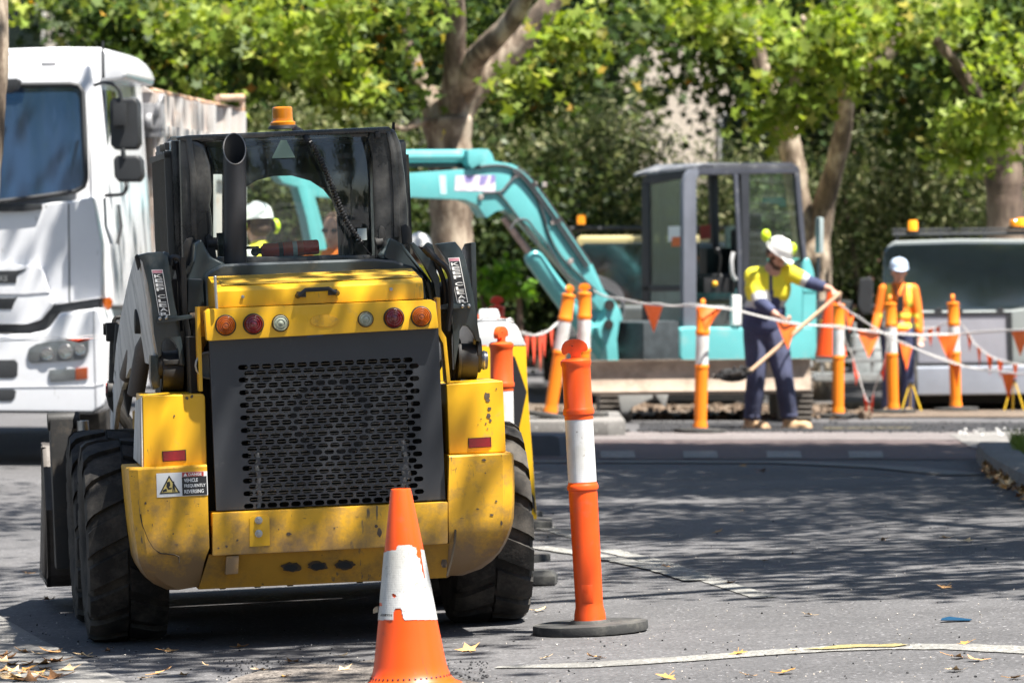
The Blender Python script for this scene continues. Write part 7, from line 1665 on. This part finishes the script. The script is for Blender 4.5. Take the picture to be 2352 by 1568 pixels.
shrub('dark hedge behind the tipper truck', [wb_(620, 600, 60, 1.4, .6, 1.5, 4600), wb_(860, 600, 60, 1.2, .6, 1.6, 4200), wb_(340, 500, 60, 1.6, .6, 1.9, 4600)], .13, LEAFD, 27, name='hedge', shape='small')
shrub('small bright green sapling against the dark hedge', [wb_(1160, 645, 50.5, .18, .2, .30, 170), wb_(1140, 680, 50.5, .20, .2, .22, 120), wb_(1195, 655, 50.5, .16, .2, .10, 60)], .13, LEAFG, 28, name='sapling', shape='small', clus=.07)
# large background trees closing the view (own crowns and trunks)
def bgtree(label, px, D, ztop, rx, n, seed, m=LEAFD, bark=BARKD):
    x = (px-CX)/F*D; base = Vector((x, D, 0)); zc = ztop*.62
    tree(label, [([(x, D, 0), (x+.1, D, zc*.5), (x-.1, D, zc), (x+.2, D, ztop*.85)], [.28, .22, .18, .08]), ([(x, D, zc*.55), (x+rx*.5, D-.5, zc), (x+rx*.7, D-.6, zc*1.25)], [.14, .09, .05]), ([(x, D, zc*.6), (x-rx*.5, D-.4, zc), (x-rx*.8, D-.4, zc*1.2)], [.12, .08, .05])],
        [([(x, D, zc, rx, 1.6, ztop*.40, n), (x-rx*.5, D-.6, zc*.9, rx*.6, 1.2, ztop*.25, n//3), (x+rx*.5, D-.6, zc*.9, rx*.6, 1.2, ztop*.25, n//3)], .19, m, dict(seed=seed, clus=.28))], bark, 'background trees behind the hedges', 'background_tree', base)
bgtree('dense dark tree far behind the middle of the work area', 1230, 64, 8.6, 1.4, 6000, 31, LEAFD)
bgtree('dense tree rising behind the excavator cab', 1860, 66, 9.0, 1.4, 6000, 32)
bgtree('tall dense tree far behind the white van', 2150, 65, 9.0, 2.6, 9500, 33, LEAFD)
bgtree('dense tree far behind the loader cab', 820, 66, 9.0, 2.6, 9500, 34)
bgtree('dense tree far behind the tipper body', 430, 67, 9.0, 2.2, 7000, 35)
# ---- street trees standing outside the frame whose crowns shade the road
def shade(gx, gy, z, rx, ry, rz, n):   # crown cluster whose shadow falls about (gx, gy)
    return (gx+.339*z, gy-.2555*z, z, rx, ry, rz, n)
S1 = [shade(1.2, 34.0, 6.2, 2.2, 3.2, .9, 15000), shade(3.6, 33.8, 6.4, 2.2, 3.2, 1.0, 15000), shade(-.6, 34.6, 6.0, 1.6, 2.4, .7, 6000), shade(2.6, 36.3, 6.0, 2.8, .8, .6, 2600), shade(0, 36.6, 6.0, 1.8, .7, .6, 1400), shade(2.4, 30.4, 6.0, 2.4, 1.5, .8, 4200), shade(4.8, 31.0, 6.2, 2.2, 2.0, .9, 2600), shade(1.0, 30.6, 5.6, 1.5, .8, .5, 700)]
bx, by = 8.2, 31.0
tree('plane tree on the right verge whose wide crown shades the road', [([(bx, by, 0), (bx, by, 2), (bx-.2, by, 3.6), (bx-.6, by, 5)], [.34, .27, .24, .18]), ([(bx-.2, by, 3.4), (bx-2.2, by+.4, 5.2), (bx-4.5, by+.6, 6.0), (bx-6.6, by+.8, 6.6)], [.16, .13, .09, .04]), ([(bx-.3, by, 3.8), (bx-2.0, by-2, 5.6), (bx-4.6, by-2.4, 6.4)], [.15, .10, .05]), ([(bx-.4, by, 4.2), (bx-.4, by+1.5, 6.5), (bx-2, by+2, 7.2)], [.14, .09, .05])],
    [(S1, .17, LEAFP, dict(seed=41, clus=.26))], group=GRP, base=(bx, by, 0))
S2 = [shade(1.2, 29.2, 6.6, 2.0, .9, .5, 2080), shade(4.0, 28.6, 6.6, 2.0, 1.2, .5, 3520), shade(2.6, 26.6, 7.0, 2.2, 1.7, .6, 4000), shade(.9, 24.8, 7.0, 1.3, 1.6, .5, 2080), shade(3.0, 22.4, 7.0, 1.7, 1.7, .5, 3040), shade(1.3, 21.6, 7.0, 1.0, 1.2, .4, 1120), shade(2.2, 19.7, 7.0, 1.2, .35, .3, 672), shade(.4, 27.4, 7.0, 1.0, .8, .4, 672),
      shade(-1.1, 17.9, 7.2, .7, .8, .5, 330), shade(-.35, 18.4, 7.2, .4, .5, .4, 110), shade(-1.9, 19.3, 7.2, .8, 1.0, .5, 480), shade(-.6, 20.4, 7.4, .9, .9, .5, 460), shade(-1.5, 17.1, 7.0, 1.0, .4, .3, 260), shade(-.9, 18.8, 5.2, .5, .4, .3, 130), shade(-2.6, 22.4, 7.4, 1.4, 1.6, .5, 500), shade(-2.4, 18.0, 7.0, .9, .8, .4, 240), shade(-.5, 16.2, 6.6, .35, .4, .3, 46), shade(-3.6, 27, 7.2, 1.6, 1.6, .5, 500)]
bx, by = 6.6, 19.5
tree('plane tree to the right of the camera whose branches dapple the loader', [([(bx, by, 0), (bx, by, 2.4), (bx-.3, by, 4.4), (bx-.8, by, 5.8)], [.36, .28, .24, .16]), ([(bx-.4, by, 4.6), (bx-2.2, by-.6, 6.4), (bx-4.4, by-1.6, 7.0), (bx-5.8, by-2.2, 7.2)], [.14, .09, .06, .025]), ([(bx-.3, by, 4.2), (bx-1.8, by+2.2, 6.2), (bx-2.4, by+4.6, 7.0)], [.14, .09, .04]), ([(bx-.6, by, 5.2), (bx-2.6, by+1.0, 6.9), (bx-5.2, by+1.2, 7.3)], [.11, .07, .03])],
    [(S2, .16, LEAFP, dict(seed=42, clus=.24))], group=GRP, base=(bx, by, 0))
S3 = [shade(-4.2, 33.4, 7.6, 1.0, .8, .4, 90), shade(-3.0, 34.6, 7.8, .8, 1.0, .4, 90), shade(-3.2, 37, 7.8, 1.2, 1.8, .6, 520), shade(-4.6, 30.4, 7.4, 1.4, 1.0, .5, 520), shade(-2.8, 28.5, 7.4, 1.2, 1.2, .5, 420), shade(-4.0, 27.0, 7.2, 1.6, 1.2, .5, 700), shade(-4.3, 24.0, 7.2, 1.4, 1.2, .5, 520)]
tree('plane tree left of the frame whose branches hang over the tipper truck', [([(-8, 30, 0), (-8, 30, 3), (-7.6, 30, 5), (-7.2, 30, 7)], [.34, .27, .22, .12]), ([(-7.7, 30, 5), (-5, 31, 7.2), (-2.5, 32, 8.0)], [.13, .08, .03]), ([(-7.8, 30, 4.6), (-5.5, 28, 6.8), (-2.5, 26.5, 7.5)], [.13, .08, .03])], [(S3, .16, LEAFP, dict(seed=43, clus=.24))], group=GRP, base=(-8, 30, 0))
# street trees and houses behind the camera, seen only in the windows
for i, (x, y, h) in enumerate(((-9, -14, 12),)):
    st0 = tree('tall street tree standing behind the camera', [([(x, y, 0), (x, y, h*.5), (x, y, h*.9)], [.35, .25, .08])], [([(x, y, h*.62, 2.2, 2.2, h*.33, 3200), (x+1, y, h*.45, 1.8, 1.8, h*.2, 1400)], .30, LEAFP, dict(seed=50+i, clus=.4))], BARKD, 'street trees behind the camera', 'street_tree', (x, y, 0))
for x, y, k in ((-3.0, -30, 1.2), (6.5, -34, 1.1), (10, -16, 1.0), (-10, 3, .95), (-11, 16, .95), (-12, 29, .9), (10.5, 2, .95), (12, 14, .9), (-16, -24, 1.2), (17, -28, 1.2), (1, -46, 1.1), (-8, -44, 1.2), (12, -46, 1.1), (14, 40, .8), (-13, 44, .8), (-15, 56, .8), (-21, 50, .9), (-26, 62, 1.0), (17, 56, .8), (23, 62, .9)):
    c_ = copy_tree(st0); c_.location = (x, y, 0); c_.scale = (k,)*3; c_.rotation_euler.z = rnd.random()*6
p0_ = tree('tall narrow poplar standing behind the camera', [([(-9, -14, 0), (-9, -14, 10), (-9, -14, 21)], [.3, .2, .05])], [([(-9, -14, 12, 1.2, 1.2, 9.5, 3600)], .32, LEAFP, dict(seed=90, clus=.3, shell=.5))], BARKD, 'poplars behind the camera', 'poplar_tree', (-9, -14, 0))
for x, k in ((-14, .8), (-20, .9), (-29, 1.0), (-4.5, .95), (2, 1.05), (9, .9)):
    c_ = copy_tree(p0_); c_.location = (x, -14+rnd.uniform(-2, 2), 0); c_.scale = (k*rnd.uniform(.8, 1.2), k, k); c_.rotation_euler.z = rnd.random()*6
# near trunk at the left edge
x = W(3, 0, 24).x
tree('slim brown trunk cut off by the left edge of the photo', [([(x-.22, 24, zg(x, 24)), (x-.16, 24, 1.2), (x-.10, 24, 1.7), (x-.055, 24, 2.2), (x-.03, 24, 2.8), (x-.1, 24.2, 5.2)], [.10, .085, .08, .07, .065, .05])], [([(x-.6, 24, 6.4, 1.2, 1.2, .8, 700)], .16, LEAFP, dict(seed=61, clus=.25))], BARK, GRP, base=(x-.2, 24, 0))
# ---- buildings
def building(label, x0, x1, y, h, col, wins, group=None, roofc=(.12, .10, .09)):
    t = thing('building', label, 'building', Matrix.Translation(((x0+x1)/2, y, 0)), group); cx = (x0+x1)/2
    wm = mat('wall_%.2f_%.2f' % (col[0], h), col, .85, var=.08, vscale=1, bump=.1, bscale=12)
    B().mm(x0-cx, x1-cx, 0, 6, 0, h).build('wall', wm, t); B().mm(x0-cx-.3, x1-cx+.3, -.3, 6.3, h, h+.25).build('roof', mat('roof_dark', roofc, .7), t)
    for (wx, wz, ww, wh) in wins:
        f = B().mm(wx-cx-.06, wx-cx+ww+.06, -.05, .0, wz-.06, wz+wh+.06).build('window', mat('window_frame', (.55, .54, .5), .6), t, bevel=.005)
        B().mm(wx-cx, wx-cx+ww, -.07, -.045, wz, wz+wh).build('pane', VG, f)
    return t
building('pale cream apartment wall glimpsed through the trees behind the excavator cab', W(1420, 0, 74).x, W(1800, 0, 74).x, 74, 9.5, (.62, .54, .44), [(W(1660, 0, 74).x, 2.6, .9, 1.2), (W(1500, 0, 74).x, 5.4, .9, 1.2)])
building('cream and grey house behind the truck roof at upper left', W(-200, 0, 70).x, W(300, 0, 70).x, 70, 8, (.58, .53, .46), [(W(20, 0, 70).x, 4.6, .5, .9)])
building('grey rendered house far behind the dense trees', W(900, 0, 78).x, W(1400, 0, 78).x, 78, 7.0, (.35, .34, .33), [])
building('red brick house far behind the white van', W(1900, 0, 80).x, W(2600, 0, 80).x, 80, 7.5, (.30, .17, .13), [])
building('long cream house front far left beyond the frame', -34, -9, 76, 7.5, (.45, .42, .37), [(-28, 3, 1.2, 1.3), (-20, 3, 1.2, 1.3)])
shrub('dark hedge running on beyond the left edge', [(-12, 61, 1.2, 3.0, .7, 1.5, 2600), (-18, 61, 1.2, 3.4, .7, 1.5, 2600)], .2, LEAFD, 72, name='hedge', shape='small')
building('shaded grey house far behind the tipper truck', W(320, 0, 79).x, W(880, 0, 79).x, 79, 7.5, (.30, .29, .27), [])

building('long brick house standing behind the camera', -24, 24, -70, 7, (.28, .16, .12), [(-10, 3, 1.5, 1.4), (4, 3, 1.5, 1.4)])
for x, lab in ((-30, 'left row of street hedges outside the frame'), (22, 'right row of street hedges outside the frame')):
    shrub(lab, [(x+4, -30+k*14, 2.0, 1.2, 7, 2.0, 2600) for k in range(6)], .40, LEAFD, 70, name='hedge', shape='small', clus=.35)
for o in list(bpy.data.objects):
    if o.type == 'MESH' and o.name.split('.')[0] in ('slatted_side_screen', 'side_frame', 'hydraulic_hose', 'crease_line', 'drain_hole', 'black_chevron', 'console', 'quick_hitch', 'braided_hose', 'bolt', 'screw', 'bracket_bolt', 'mudguard', 'boom_sticker', 'cab_interior_panel', 'lap_bar', 'grab_rail', 'paint_chip', 'lower_body', 'axle', 'boom_hose', 'hose_clamp', 'blade_arm', 'front_linkage'):
        apart(o, .001 if o.name.split('.')[0] in ('paint_chip', 'bolt', 'screw') else .02)
EXPO = 1.6
# ================================================================ light, sky, camera
EL, AZ = rad(67), rad(127)
w = bpy.data.worlds.new('World'); SC.world = w; w.use_nodes = True
nt = w.node_tree; nt.nodes.clear()
sk = nt.nodes.new('ShaderNodeTexSky'); sk.sky_type = 'NISHITA'; sk.sun_disc = False; sk.sun_elevation = EL; sk.sun_rotation = AZ
bg = nt.nodes.new('ShaderNodeBackground'); bg.inputs[1].default_value = 0.055
ow = nt.nodes.new('ShaderNodeOutputWorld'); nt.links.new(sk.outputs[0], bg.inputs[0]); nt.links.new(bg.outputs[0], ow.inputs[0])
sd = Vector((math.sin(AZ)*math.cos(EL), math.cos(AZ)*math.cos(EL), math.sin(EL)))
sl_ = bpy.data.lights.new('sun', 'SUN'); sl_.energy = 5.0; sl_.angle = rad(0.53); sl_.color = (1.0, 0.955, 0.88)
so = bpy.data.objects.new('sun', sl_); COL.objects.link(so); so.rotation_euler = sd.to_track_quat('Z', 'Y').to_euler(); so.location = (6, -5, 20)
cam = bpy.data.cameras.new('camera'); co = bpy.data.objects.new('camera', cam); COL.objects.link(co)
co.location = (0, 0, CH); co.rotation_euler = (PI/2, 0, 0)
cam.sensor_width = 36; cam.lens = 36*F/2352; cam.shift_y = -(784-603)/2352; cam.clip_end = 3000; cam.clip_start = .5
cam.dof.use_dof = True; cam.dof.focus_distance = 17.7; cam.dof.aperture_fstop = 6.3
SC.camera = co
SC.view_settings.view_transform = 'Standard'; SC.view_settings.look = 'None'; SC.view_settings.gamma = 1; SC.view_settings.exposure = EXPO
SC.cycles.max_bounces = 8; SC.cycles.transparent_max_bounces = 12; SC.cycles.diffuse_bounces = 4; SC.cycles.caustics_reflective = False; SC.cycles.caustics_refractive = False
SC.cycles.use_denoising = True
